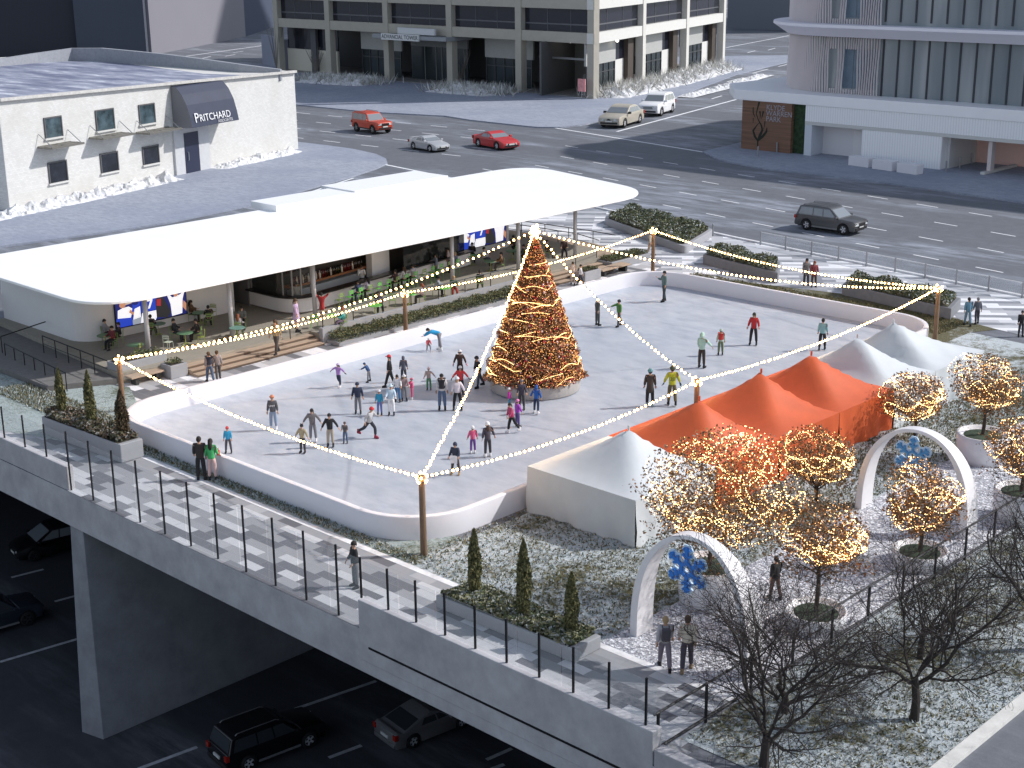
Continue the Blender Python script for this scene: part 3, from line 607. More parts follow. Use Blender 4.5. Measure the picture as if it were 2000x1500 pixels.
b = MB(); b.box(XW, yl[0]-.02, .02, XW+2, 94.6, 5.44); sw = b.build('sign_wall', M((.20, .105, .065), .7, var=.35, vscale=1.2, stretch=(1, .12, 6.), name='wood_cladding'), mt)
b = MB(); b.box(XW+.5, yl[1], .02, XW+2, yl[0]-.03, 5.44); b.build('green_wall', M((.028, .055, .025), .95, var=.6, vscale=2.5, bump=1., name='hedge_wall'), mt)
b = MB(); b.box(XW, 8.1, 3.75, XW+1.5, yl[1]-.02, 5.44); b.build('ribbed_band', MAT_RIB, mt)
b = MB(); b.box(XW-.05, 8.1, 3.4, XW+1.4, yl[1]-.04, 3.74); b.build('lintel', M((.60, .60, .58), .6), mt)
b = MB(); b.box(XW, yl[4], .02, XW+1.2, yl[3], 3.39); b.build('ribbed_wall', MAT_RIB, mt)
b = MB(); b.box(XW, yl[1]-.9, .02, XW+2.4, yl[1]-.03, 3.39); b.build('wall_panel', M((.62, .66, .72), .6), mt)
b = MB(); b.box(XW+2.3, yl[3], .02, XW+2.6, yl[1]-.9, 3.39); b.build('wall_panel', M((.75, .73, .76), .6), mt)
b = MB(); b.box(XW+2.2, yl[3]+.1, .02, XW+2.28, yl[2]-.3, 2.9); b.build('door', M((.80, .78, .80), .4), mt)
b = MB(); b.box(XW+7, 8.2, .02, XW+8, yl[4]+2, 3.39); b.build('recess_wall', M((.86, .56, .50), .7), mt)  # pink glow of the recess painted into the wall colour
b = MB(); b.box(XW+1.21, yl[4]-.3, .02, XW+8, yl[4]-.01, 3.39); b.build('wall_panel', M((.66, .66, .66), .6), mt)
b = MB(); b.box(XW+.8, yl[5]-1.3, .02, XW+1.6, yl[5]-.9, 3.39); b.build('pillar', M((.68, .60, .58), .6), mt)
b = MB(); b.box(XW+.1, 8.2, .01, XW+7, yl[4], .02); b.build('driveway', M((.36, .36, .37), .8, var=.1), mt)
# emblem and lettering cut into the wood wall
EM = M((.016, .022, .014), .8)
def ribbon(bm, pts, x):                 # pts: (px, py, width) on the wall plane
    q = [(PX(px, py, x), w_) for px, py, w_ in pts]; vs = []
    for i, (p, w_) in enumerate(q):
        t = (q[min(i+1, len(q)-1)][0]-q[max(i-1, 0)][0]).normalized(); n = Vector((0, -t.z, t.y))*w_/2
        vs += [p-n, p+n]
    bm.add(vs, [(2*i, 2*i+1, 2*i+3, 2*i+2) for i in range(len(q)-1)])
b = MB(); xe = XW-.012
for rb in ([(1479.5,288,.16),(1480,275,.2),(1474,266,.3),(1471,255,.26),(1478,245,.12),(1484,239,.06)], [(1480,275,.2),(1484,265,.34),(1489,254,.28),(1487,245,.2),(1481,234,.12),(1477,222,.12),(1480,210,.16),(1483,199,.25)],
           [(1480,275,.2),(1490,266,.3),(1497,257,.25),(1498,249,.1)], [(1484,217,.22),(1485,226,.12),(1484,233,.05)], [(1491,217,.22),(1489,226,.12),(1487,232,.05)], [(1471,209,.1),(1471,220,.14),(1475,230,.05)],
           [(1471,230,.1),(1471,240,.05)], [(1494,237,.16),(1493,246,.08),(1491,252,.04)]): ribbon(b, rb, xe); xe -= .002
b.build('emblem', EM, mt)
pa_, pb_ = PX(1500, 208, XW), PX(1528, 212, XW)
for i, s in enumerate(('KLYDE', 'WARREN', 'PARK')):
    p = PX(1497, 208, XW); text(s, .80, (XW-.02, p.y, 4.85-.62*i), (0, -1, 0), (0, 0, 1), M((.34, .34, .38), .5), mt, align='LEFT')
# glass drum
XG = 138.2; cyl_c = (146.2, 86.0); rad = 8.0
pathG = [(XG, 8)]+[(XG, y) for y in (40, 60, 78, 86)]+arc(cyl_c[0], cyl_c[1], rad, 180, 75, 14)+[(175, 95)]
def wallstrip(path, z0, z1, m, nm, parent):
    b = MB(); n = len(path); b.add([(x, y, z0) for x, y in path]+[(x, y, z1) for x, y in path], [(i, i+1, n+i+1, n+i) for i in range(n-1)]); return b.build(nm, m, parent)
_t = NT('curtain_glass'); _n = _t.noise(.25, 3, .5, (.1, 1.2, .12)); _c = _t.ramp(_n, [(.35, (.16, .195, .22)), (.55, (.25, .28, .30)), (.7, (.40, .42, .43))]); _t.b.inputs['Specular IOR Level'].default_value = .6; MAT_CURT = _t.done(_c, .16)
wallstrip(pathG, PZ, 21, MAT_CURT, 'curtain_wall', mt)
mm_ = MB().box(-.09, -.09, 0, .05, .09, 5.9).mesh('mullion', M((.03, .032, .04), .5))
mm2 = MB().box(-.09, -.09, 0, .05, .09, 6.9).mesh('mullion', M((.03, .032, .04), .5))
yfin = PX(1718, 150, XG).y
for k in range(26):
    y = yfin-.3-k*1.72
    if y < 30: break
    inst('mullion', mm_, mt, (XG-135, y-75, PZ+.02)); inst('mullion', mm2, mt, (XG-135, y-75, 14.1))
b = MB()
ringp = [(XG-2.2, 8), (XG-2.2, 60), (XG-2.3, 80)]+arc(cyl_c[0], cyl_c[1], rad+2.4, 180, 70, 14)
inner = [(XG-.05, 8), (XG-.05, 60), (XG-.05, 80)]+arc(cyl_c[0], cyl_c[1], rad+.05, 180, 70, 14); n = len(ringp)
lowp = [(XG-.9, 8), (XG-.9, 60), (XG-.9, 80)]+arc(cyl_c[0], cyl_c[1], rad+.9, 180, 70, 14)
b.add([(x, y, 13.75) for x, y in inner]+[(x, y, 13.75) for x, y in ringp]+[(x, y, 13.45) for x, y in ringp]+[(x, y, 12.45) for x, y in lowp],
      [(j*n+i, j*n+i+1, (j+1)*n+i+1, (j+1)*n+i) for j in range(3) for i in range(n-1)]); b.build('ring_canopy', M((.86, .83, .90), .5), mt)
# wavy fins on the corner
finp = []; y = yfin
while y < 86: finp.append((XG-.32, y, 180)); y += .30
a = 180
while a > 78: finp.append((cyl_c[0]+(rad+.32)*math.cos(R(a)), cyl_c[1]+(rad+.32)*math.sin(R(a)), a)); a -= 2.15
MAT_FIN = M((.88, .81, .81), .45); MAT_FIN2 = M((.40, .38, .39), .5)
for (z0, z1) in ((PZ+.02, 12.4), (13.78, 21)):
    b = MB()
    for i, (x, y, a) in enumerate(finp):
        nx_, ny_ = math.cos(R(a)), math.sin(R(a)); pts = []
        gap = (i % 26) in range(9, 14) or (i % 26) in range(17, 20) if i < 34 else False
        segs = ((z0, z1),) if not gap else ((z0, z0+.5), (z1-1.2, z1))
        for s0, s1 in segs:
            vs = []; N = 7
            for k in range(N+1):
                z = s0+(s1-s0)*k/N; wv = .10*math.sin(z*.9+i*.55); 
                vs += [(x+nx_*(.05+wv)-ny_*.035, y+ny_*(.05+wv)+nx_*.035, z), (x+nx_*(.3+wv), y+ny_*(.3+wv), z), (x+nx_*(.05+wv)+ny_*.035, y+ny_*(.05+wv)-nx_*.035, z)]
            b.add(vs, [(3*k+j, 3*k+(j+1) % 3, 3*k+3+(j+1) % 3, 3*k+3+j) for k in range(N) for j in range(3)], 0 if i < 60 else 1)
    b.build('sun_fins', [MAT_FIN, MAT_FIN2], mt)
b = MB()
for (z0, z1) in ((PZ+.6, 11.2), (14.4, 21)):
    for k in range(3):
        y0 = yfin+.3+k*1.42; b.box(XG-.08, y0, z0, XG-.03, y0+1.3, z1)
b.build('blue_blind', M((.10, .15, .205), .35, var=.25, vscale=.8), mt)
# white street blocks, bollards, kerb stop before the podium
for i, (x0, x1, yy) in enumerate(((1663, 1702, 324), (1709, 1748, 331), (1757, 1796, 338))):
    a, c = P(x0, yy), P(x1, yy+5.5); b = MB(); b.beam((a.x, a.y), (c.x, c.y), 1.1, .13, 1.1); o = bevel(b.build('concrete_bench', M((.74, .73, .76), .5)), .05)
    tag(o, ['white block bench nearest the podium door, first of three in the row', 'middle white block bench of the three before the ribbed podium wall', 'white block bench farthest from the podium door, at the driveway end'][i], 'bench', 'white block benches before the podium')
for i, (x, y) in enumerate(((1480, 308), (1517, 300), (1847, 338), (1874, 331), (1898, 322), (1903, 318))):
    p = P(x, y); o = MB().lathe((0, 0), [(.09, 0), (.09, 1.05), (.05, 1.1)], 8).build('bollard', MAT_STEEL); o.location = (p.x, p.y, .13)
    tag(o, ['slim steel bollard standing before the plant emblem', 'slim steel bollard before the lettering on the wooden wall', 'steel bollard at the outer corner of the white driveway wall', 'steel bollard midway along the driveway side wall', 'inner steel bollard deep in the driveway', 'innermost steel bollard beside the pink recess'][i], 'bollard', 'bollards by the white podium')
a, c = P(1918, 344), P(1982, 328); b = MB(); b.beam((a.x, a.y), (c.x, c.y), .5, .12, .4); tag(bevel(b.build('kerb_stop', M((.62, .6, .58), .8)), .06), 'low concrete kerb stop lying across the podium driveway', 'kerb stop')
# ================================================================ RINK
RX0, RY0, RX1, RY1 = 35.05, 39.35, 77.85, 61.95
b = MB(); outer = rrect(RX0, RY0, RX1, RY1, 3.2, 10); inner = rrect(RX0+.28, RY0+.28, RX1-.28, RY1-.28, 2.95, 10); n = len(outer)
b.add([(x, y, .0) for x, y in outer]+[(x, y, 1.0) for x, y in outer]+[(x, y, 1.0) for x, y in inner]+[(x, y, .0) for x, y in inner],
      [(j*n+i, j*n+(i+1) % n, (j+1)*n+(i+1) % n, (j+1)*n+i) for j in range(3) for i in range(n)])
o = bevel(b.build('rink_wall', M((.72, .715, .76), .35, var=.03, vscale=.4, name='white_rink_board'), None, True), .04, 2, 60)
tag(o, 'smooth white rounded dasher wall around the whole ice rink', 'rink wall')
b = MB(); b.poly([(x, y, .05) for x, y in rrect(RX0+.2, RY0+.2, RX1-.2, RY1-.2, 3.0, 10)]); struct(b.build('ice', MAT_ICE))
ICE = .05
# ================================================================ POLES AND STRING LIGHTS
MAT_WOOD = M((.20, .125, .075), .8, var=.35, vscale=6, stretch=(4, 4, .4), name='wood_post')
poles = {'a': (37.3, 63.6, 2.85), 'b': (57.35, 64.3, 2.55), 'c': (80.2, 63.4, 3.1), 'n': (35.3, 38.95, 3.3), 'm': (53.0, 39.15, 3.1), 'r': (76.0, 39.2, 3.45)}
plab = {'a': 'round wooden post at the terrace ramp corner of the rink', 'b': 'round wooden post between rink wall and terrace hedge', 'c': 'round wooden post behind the far rink corner near the promenade planters',
        'n': 'round wooden post at the near rink corner above the overpass walk', 'm': 'round wooden post behind the orange tents', 'r': 'tall wooden post on the grass at the right rink corner'}
for k, (x, y, z) in poles.items():
    b = MB(); b.tube([(x, y, 0), (x, y, z/2), (x, y, z)], [.14, .13, .12], 12); o = bevel(b.build('light_post', MAT_WOOD, None, True), .015)
    tag(o, plab[k], 'post', 'wooden posts carrying the string lights')
TX, TY, TTOP = 54.2, 50.6, 8.55
MAT_BULB = glow((1., .56, .19), 20., name='warm_bulb'); MAT_CABLE = M((.03, .03, .03), .6)
bulb_me = MB().ball((0, 0, 0), .054, 6, 5, 1.1).mesh('bulb', MAT_BULB, True)
def strand(p, q, sag, label, step=.275):
    p, q = Vector(p), Vector(q); L = (q-p).length; n = int(L/step)
    pt = lambda t: p+(q-p)*t-Vector((0, 0, sag*4*t*(1-t)))
    r = empty('string_light', label, 'string lights', tuple(p), group='strings of warm bulbs over the rink')
    b = MB(); b.tube([pt(i/20) for i in range(21)], .012, 4); b.build('cable', MAT_CABLE, r)
    for i in range(n+1):
        v = pt(i/n)-p; inst('bulb', bulb_me, r, (v.x+random.uniform(-.03, .03), v.y+random.uniform(-.03, .03), v.z-.05))
top = (TX, TY, TTOP); PT = {k: (x, y, z-.02) for k, (x, y, z) in poles.items()}
strand(top, PT['a'], .9, 'warm bulb string from the tree top to the post at the terrace ramp corner')
strand(top, PT['n'], .7, 'warm bulb string from the tree top to the near corner post over the skaters')
strand(top, PT['m'], .55, 'warm bulb string from the tree top to the post behind the orange tents')
strand(top, PT['r'], .9, 'warm bulb string from the tree top to the post at the right rink corner')
strand(PT['a'], PT['b'], .45, 'warm bulb string along the terrace steps between two posts')
strand(PT['b'], PT['c'], .5, 'warm bulb string along the terrace hedge towards the promenade post')
strand(PT['c'], PT['r'], .7, 'warm bulb string along the far short side of the rink')
strand(PT['a'], PT['n'], .55, 'warm bulb string along the overpass side of the rink')
strand(PT['n'], PT['m'], .5, 'warm bulb string along the tent side from the near corner post')
strand(PT['m'], PT['r'], .5, 'warm bulb string above the tents to the right rink corner')
for k, (x, y, z) in poles.items():       # loops of bulbs wound round each post head
    r = empty('string_light', {'a': 'bulbs wound round the post head at the terrace ramp corner', 'b': 'bulbs wound round the post head between rink wall and hedge', 'c': 'bulbs wound round the post head near the promenade planters', 'n': 'bulbs wound round the near rink corner post head', 'm': 'bulbs wound round the post head behind the orange tents', 'r': 'bulbs wound round the post head at the right rink corner'}[k], 'string lights', (x, y, z))
    b = MB(); b.tube([(x+.17*math.cos(i*.8), y+.17*math.sin(i*.8), z-.35+i*.02) for i in range(18)], .012, 4); b.build('cable', MAT_CABLE, r)
    for i in range(9): inst('bulb', bulb_me, r, (.2*math.cos(i*1.7), .2*math.sin(i*1.7), -.32+i*.045))
# ================================================================ CHRISTMAS TREE
xt = empty('christmas_tree', 'tall lit conical christmas tree with red and gold ornaments in round planter', 'christmas tree', (TX, TY, 0))
b = MB(); b.lathe((TX, TY), [(2.3, .05), (2.38, .1), (2.42, .72), (2.3, .76), (2.2, .7), (.2, .68)], 40); bevel(b.build('planter', concrete('tree_planter', (.40, .385, .37), .12), xt, True), .03)
b = MB(); b.tube([(TX, TY, .5), (TX, TY, 8.2)], [.2, .04], 10); b.build('trunk', M((.08, .05, .03), .9), xt)
def cone_r(z): t = (z-.72)/(8.3-.72); return 2.52*(1-t)**.94+.06
n = 46000; z = .72+(8.25-.72)*(1-np.sqrt(rng.random(n)*.998+.001)*1.0)
th = rng.random(n)*2*np.pi; lump = 1+.05*np.sin(7*th+3*z)+.045*np.sin(11*z+2*th)
rr_ = np.array([cone_r(v) for v in z])*(np.sqrt(.55+.45*rng.random(n))*1.02)*lump
pts = np.stack([TX+rr_*np.cos(th), TY+rr_*np.sin(th), z+rng.normal(0, .04, n)], 1)
v, f = leaves(pts, .075)
leafm = [M((.13, .095, .045), .7), M((.34, .135, .07), .6), M((.24, .125, .055), .7), M((.46, .085, .06), .45), M((.46, .27, .12), .4)]
obj('foliage', npmesh('foliage', v, f, leafm, rng.choice(5, n, p=[.30, .27, .23, .12, .08])), xt)
b = MB(); bl = random.Random(3)
for i in range(520):
    zz = .75+7.2*(1-math.sqrt(bl.random())); a = bl.uniform(0, 6.283); r_ = cone_r(zz)*1.0; b.ball((TX+r_*math.cos(a), TY+r_*math.sin(a), zz), bl.uniform(.05, .085), 6, 4, mi=bl.choice((0, 0, 1, 2)))
struct(b.build('ornament', [M((.36, .03, .035), .25, .3), M((.45, .24, .06), .3, .6), M((.55, .38, .36), .3, .4)], xt, True), 'stuff')
MAT_FAIRY = glow((1., .50, .17), 3.0, True, 'fairy_lamp'); MAT_FAIRY_W = glow((1., .60, .24), 6.5, True, 'fairy_lamp_bright')
def octas(points, r):
    n = len(points); d = np.array([(1,0,0),(-1,0,0),(0,1,0),(0,-1,0),(0,0,1),(0,0,-1)], float)
    rr = (r*(.75+.5*rng.random(n)))[:, None, None]
    v = (points[:, None, :]+d[None]*rr).reshape(-1, 3)
    t = np.array([(0,2,4),(2,1,4),(1,3,4),(3,0,4),(2,0,5),(1,2,5),(3,1,5),(0,3,5)]); f = (t[None]+6*np.arange(n)[:, None, None]).reshape(-1, 3); return v, f
n = 4200; z = .78+(8.2-.78)*(1-np.sqrt(rng.random(n))); th = rng.random(n)*2*np.pi; rr_ = np.array([cone_r(q) for q in z])*(1.0+.04*rng.random(n))
A1 = np.stack([TX+rr_*np.cos(th), TY+rr_*np.sin(th), z], 1)
sw = []                                    # scalloped strings laid over the foliage, broken and uneven
sr = random.Random(9)
for k in range(62):
    z0 = .95+sr.random()**1.25*6.2; a = sr.uniform(0, 6.283); R0 = cone_r(z0); ln = sr.uniform(.7, 2.4)/max(.35, R0**.5); cnt = int(ln*R0/.062); per = sr.uniform(.55, 1.1)/max(.5, R0); amp = sr.uniform(.10, .26); dz = sr.uniform(-.25, .25)
    for i in range(cnt):
        aa = a+ln*i/cnt; zz = z0+dz*i/cnt+amp*abs(math.sin((aa-a)*math.pi/per/2))-amp/2; q = cone_r(zz)*1.05; sw.append((TX+q*math.cos(aa), TY+q*math.sin(aa), zz))
A2 = np.array(sw)
v1, f1 = octas(A1, .0145); v2, f2 = octas(A2, .0185)
struct(obj('fairy_lights', npmesh('fairy_lights', np.concatenate([v1, v2]), np.concatenate([f1, f2+len(v1)]), [MAT_FAIRY, MAT_FAIRY_W], np.r_[np.zeros(len(f1)), np.ones(len(f2))]), xt), 'stuff')
b = MB()
for i in range(14): a = i*2.4; b.ball((TX+.16*math.cos(a), TY+.16*math.sin(a), 8.1+.05*i), .075, 6, 4)
b.ball((TX, TY, 8.55), .2, 8, 6); b.build('tree_topper', MAT_BULB, xt)

# ================================================================ TENTS
_t = NT('tent_white'); MAT_TW = M((.57, .595, .61), .65, var=.06, vscale=.7, bump=.1, name='white_canvas'); MAT_TO = M((.60, .105, .028), .6, var=.10, vscale=.7, bump=.1, name='orange_canvas')
def tent(x0, x1, peak, m, label):
    y0, y1, ez = 33.3, 39.05, 2.0; px_, py_, pz = peak
    r = empty('canopy_tent', label, 'tent', ((x0+x1)/2, (y0+y1)/2, 0), group='peaked event tents beside the rink')
    b = MB(); N = 14; vs = []
    for i in range(N+1):
        for j in range(N+1):
            u, v_ = i/N, j/N; x = x0+(x1-x0)*u; y = y0+(y1-y0)*v_
            du = (x-px_)/((x1-px_) if x > px_ else (px_-x0)); dv = (y-py_)/((y1-py_) if y > py_ else (py_-y0)); d = max(abs(du), abs(dv)); d2 = (abs(du)**3+abs(dv)**3)**(1/3); d = min(1., .88*d+.12*min(1, d2))
            h = (1-d); z = ez+(pz-ez)*(h**1.5*.9+.1*h)
            if d < .001: z = pz
            vs.append((x, y, z))
    b.add(vs, [(i*(N+1)+j, (i+1)*(N+1)+j, (i+1)*(N+1)+j+1, i*(N+1)+j+1) for i in range(N) for j in range(N)]); b.build('roof', m, r, True)
    def side(a, c, nm):
        b = MB(); K = 22; vs = []; a = Vector((*a, 0)); c = Vector((*c, 0)); d = (c-a); nn = Vector((d.y, -d.x, 0)).normalized(); L = d.length
        for k in range(K+1):
            for q in range(4):
                z = [.03, .7, 1.4, ez+.01][q]; wv = (.07*math.sin(k*1.3+q*1.2)+.06*math.sin(k*.55+q*.9+1))*(1-q/3)*1.2
                p = a+d*(k/K)+nn*wv; vs.append((p.x, p.y, z))
        b.add(vs, [(4*k+q, 4*k+4+q, 4*k+5+q, 4*k+1+q) for k in range(K) for q in range(3)]); return b.build(nm, m, r, True)
    side((x0+.01, y0), (x1-.01, y0), 'side_wall'); side((x1-.01, y1), (x0+.01, y1), 'side_wall')
    if label.startswith('white tent at the near'): side((x0, y1), (x0, y0), 'side_wall')
    if x1 > 69: side((x1, y0), (x1, y1), 'side_wall')
    b = MB(); b.tube([(px_, py_, pz-.12), (px_, py_, pz+.1)], .05, 8); b.build('finial', m, r)
tent(41.3, 46.5, tuple(P(1228, 835, 3.75)), MAT_TW, 'white tent at the near end of the tent row')
tent(46.5, 51.2, tuple(P(1366, 778, 3.75)), MAT_TO, 'orange tent adjoining the near white tent')
tent(51.2, 56.0, tuple(P(1487, 724, 3.75)), MAT_TO, 'middle orange tent with the leaning tall peak')
tent(56.0, 60.9, tuple(P(1585, 690, 3.75)), MAT_TO, 'orange tent adjoining the far white tents')
tent(60.9, 64.9, tuple(P(1675, 656, 3.75)), MAT_TW, 'white tent next to the last orange tent')
tent(64.9, 70.1, tuple(P(1745, 627, 3.75)), MAT_TW, 'white tent at the far end of the tent row')

# ================================================================ ARCHES AND SNOWFLAKES
def arch(xc, y0, y1, h, label, snow, sz, wide):
    r = empty('path_arch', label, 'arch', (xc, (y0+y1)/2, 0), group='white arches over the gravel path'); yc = (y0+y1)/2; hw = (y1-y0)/2; N = 40; vs = []
    for i in range(N+1):
        a = math.pi*i/N; t = abs(math.cos(a)); y = yc+hw*math.cos(a); z = h*math.sin(a)**.72
        wdt = .25+.20*t**2.; th = .14+.16*t**2; ny, nz = math.cos(a), math.sin(a)
        for ox, oo in ((-wdt, 0), (wdt, 0), (wdt, th), (-wdt, th)): vs.append((xc+ox, y-ny*oo, max(.0, z-nz*oo)))
    b = MB(); b.add(vs, [(4*i+k, 4*i+(k+1) % 4, 4*i+4+(k+1) % 4, 4*i+4+k) for i in range(N) for k in range(4)]+[(0, 1, 2, 3), (4*N+3, 4*N+2, 4*N+1, 4*N)])
    bevel(b.build('arch_frame', M((.78, .76, .77), .5, var=.03), r, False), .02)
    s = empty('snowflake', snow, 'snowflake decoration', (xc-.5, yc, h-1.05), group='blue snowflakes hanging in the arches')
    for nm, grow, x_, m in (('outline', .055, .0, M((.55, .72, .88), .5)), ('flake', -.004, -.07, M((.02, .20, .66), .4) if wide else M((.07, .27, .55), .4))):
        b = MB()
        def bar(p, q, wdd):
            d = Vector((q[0]-p[0], q[1]-p[1])); d.normalize(); n_ = Vector((-d.y, d.x))*(wdd/2+grow); e = d*grow
            c4 = [Vector(p)-e-n_, Vector(q)+e-n_, Vector(q)+e+n_, Vector(p)-e+n_]
            x0_ = x_+random.uniform(-.004, .004)
            b.add([(x0_-.03, -c.x, c.y) for c in c4]+[(x0_+.03, -c.x, c.y) for c in c4], [(0, 1, 2, 3), (7, 6, 5, 4), (0, 4, 5, 1), (1, 5, 6, 2), (2, 6, 7, 3), (3, 7, 4, 0)])
        for k in range(6):
            a = math.pi/2+k*math.pi/3; D = lambda rr_, da=0: (sz*rr_*math.cos(a+da), sz*rr_*math.sin(a+da))
            bar(D(.24 if wide else .30), D(1.), .16*sz if wide else .12*sz)
            for q in (.5, .78):
                base = Vector(D(q))
                for sgn in (1, -1):
                    dv = Vector((math.cos(a+sgn*.95), math.sin(a+sgn*.95)))*sz*(.27 if q < .6 else .22); bar(tuple(base), tuple(base+dv), .11*sz)
            h0, h1 = D(.30), (sz*.30*math.cos(a+math.pi/3), sz*.30*math.sin(a+math.pi/3)); bar(h0, h1, .17*sz if wide else .10*sz)
        o = b.build(nm, m); o.parent = s; 
    b = MB(); b.tube([(0, 0, sz), (0.45, 0, 1.05)], .012, 4); o = b.build('hanger', MAT_STEEL); o.parent = s
arch(35.9, 23.9, 28.75, 4.25, 'near white arch over the gravel path entrance by the overpass', 'deep blue snowflake hanging in the near arch', .80, True)
arch(51.2, 24.2, 29.2, 3.95, 'far white arch over the gravel path beside the orange tents', 'lighter blue snowflake with hexagon centre hanging in the far arch', .80, False)

# ================================================================ PAVILION
TZ = .6; ROOFZ = 4.5
MAT_DECKW = M((.29, .265, .22), .8, var=.22, vscale=3.5, stretch=(.25, 5, 1), bump=.2, name='deck_boards'); MAT_STEPW = M((.40, .305, .225), .75, var=.25, vscale=4, stretch=(.3, 6, 1), name='step_boards')
ter = empty('terrace_deck', 'raised weathered timber terrace with broad steps in front of the pavilion', 'terrace', (60, 70, 0))
b = MB(); b.prism([(39.8, 67.9), (43.4, 67.2), (52.3, 67.2), (52.3, 66.35), (69.2, 66.35), (70.2, 67.2), (79, 67.4), (81.5, 70), (81.5, 84), (41, 84)], .012, TZ); b.build('deck', MAT_DECKW, ter)
for i, (x0, x1, yb) in enumerate(((43.3, 52.2, 67.19), (70.3, 78.6, 67.19))):
    for k in range(3):
        b = MB(); b.box(x0, yb-.48*(k+1), .012, x1, yb-.48*k-.002, TZ-.15*(k+1)); st_ = b.build('step', MAT_STEPW, ter); b = MB(); b.box(x0, yb-.48*(k+1)-.02, .013, x1, yb-.48*(k+1)-.003, TZ-.15*(k+1)-.035); b.build('riser', M((.12, .085, .06), .8), st_)  # thin dark fronts paint shade on the risers, apart from the treads
b = MB(); b.box(52.31, 66.0, .012, 69.2, 66.34, .95); b.build('planter_kerb', MAT_PLANTER, ter)
hp = empty('terrace_hedge', 'long low olive hedge in a bed along the terrace edge beside the rink', 'hedge', (61, 65.4, 0))
b = MB(); b.box(52.6, 64.85, .012, 69.0, 65.98, .2); b.build('bed', MAT_PLANTER, hp)
def shrubs(parent, boxes, dens, size, cols, hvar=.35, nm='foliage'):
    P_ = []
    for (x0, y0, z0, x1, y1, z1) in boxes:
        n = int(dens*(x1-x0)*(y1-y0)); x = x0+(x1-x0)*rng.random(n); y = y0+(y1-y0)*rng.random(n)
        hh = .55+.45*np.sin(x*3.1+y*1.7)*np.sin(y*2.7-x*1.3); z = z0+(z1-z0)*(1-hvar+hvar*hh)*np.sqrt(rng.random(n)); P_.append(np.stack([x, y, z], 1))
    p = np.concatenate(P_); v, f = leaves(p, size); return obj(nm, npmesh(nm, v, f, cols, rng.integers(0, len(cols), len(p))), parent)
GRN = [M((.075, .095, .038), .8), M((.125, .135, .06), .8), M((.19, .18, .095), .8), M((.08, .11, .06), .8)]; FROST = GRN+[M((.45, .48, .47), .8)]
RUST = [M((.13, .085, .05), .8), M((.17, .12, .08), .8), M((.09, .085, .04), .8), M((.32, .31, .29), .8), M((.06, .07, .035), .8)]
shrubs(hp, [(52.62, 64.87, .15, 68.98, 65.97, .85)], 620, .06, GRN)
pv = empty('pavilion', 'long low pavilion with a huge flat white rounded roof and open terrace front', 'pavilion', (60, 75, 0))
rp = [(39.9, 67.4), (84.4, 67.4)]        # roof outline with rounded corners
def roundpoly(pts, rads, n=10):
    out = []; N = len(pts)
    for i in range(N):
        p0, p1, p2 = Vector(pts[i-1]), Vector(pts[i]), Vector(pts[(i+1) % N]); d0 = (p0-p1).normalized(); d1 = (p2-p1).normalized(); rr = rads[i]
        a, c = p1+d0*rr, p1+d1*rr
        for k in range(n+1):
            t = k/n; q = a*(1-t)**2+p1*2*t*(1-t)+c*t*t; out.append((q.x, q.y))
    return out
roof = roundpoly([(38.7, 67.75), (86.0, 67.75), (89.9, 84.6), (38.9, 84.6)], [3.4, 4.4, 4.5, 1.2])
b = MB(); b.prism(roof, ROOFZ-.16, ROOFZ); ro = bevel(b.build('roof', M((.93, .93, .925), .5, var=.025, vscale=.25, name='white_membrane'), pv), .03)
ins = [((x-64)*.992+64, (y-76)*.975+76) for x, y in roof]
b = MB(); b.poly([(x, y, ROOFZ-.162) for x, y in ins][::-1]); b.build('soffit', M((.62, .62, .62), .7), pv)
b = MB(); b.box(62.2, 83.0, ROOFZ+.003, 69.4, 86.0, ROOFZ+.45); b.build('roof_screen', M((.86, .86, .87), .5), pv); b = MB(); b.box(69.45, 83.0, ROOFZ+.003, 79, 86.9, ROOFZ+.55); b.build('roof_screen', M((.86, .86, .87), .5), pv)
cme = MB().lathe((0, 0), [(.14, 0), (.14, ROOFZ-.3-TZ)], 14).mesh('column', MAT_ALU, True)
for x in (42.6, 48.25, 54.45, 66.2, 72.6, 78.6): inst('column', cme, pv, (x-60, 69.35-75, TZ))
MAT_PW = M((.70, .70, .71), .7, var=.03, vscale=.5, name='pavilion_wall')
lw = [(41.6, 84)]+[(41.6, y) for y in (80, 77)]+arc(43.3, 76.25, 1.7, 180, 270, 10)[0:]+[(46, 74.55), (52.2, 74.55), (52.2, 80)]
wallstrip(lw, TZ, ROOFZ-.31, MAT_PW, 'curved_wall', pv)
b = MB(); b.box(52.25, 79, TZ, 53.9, 79.2, ROOFZ-.31); b.box(53.62, 75, TZ, 53.8, 79, ROOFZ-.31); b.build('passage_wall', M((.17, .17, .18), .8), pv)
rw = [(71.4, 83), (71.4, 76.0), (71.9, 75.3), (77.2, 75.3)]+arc(77.2, 76.8, 1.5, 270, 360, 8)+[(78.7, 84)]
wallstrip(rw, TZ, ROOFZ-.31, MAT_PW, 'curved_wall', pv)
b = MB(); b.box(41.7, 82.8, TZ, 78.6, 83.1, ROOFZ-.31); b.box(41.7, 80, TZ-.01, 78, 80.05, ROOFZ-.32); b.build('rear_wall', M((.45, .45, .46), .8), pv)
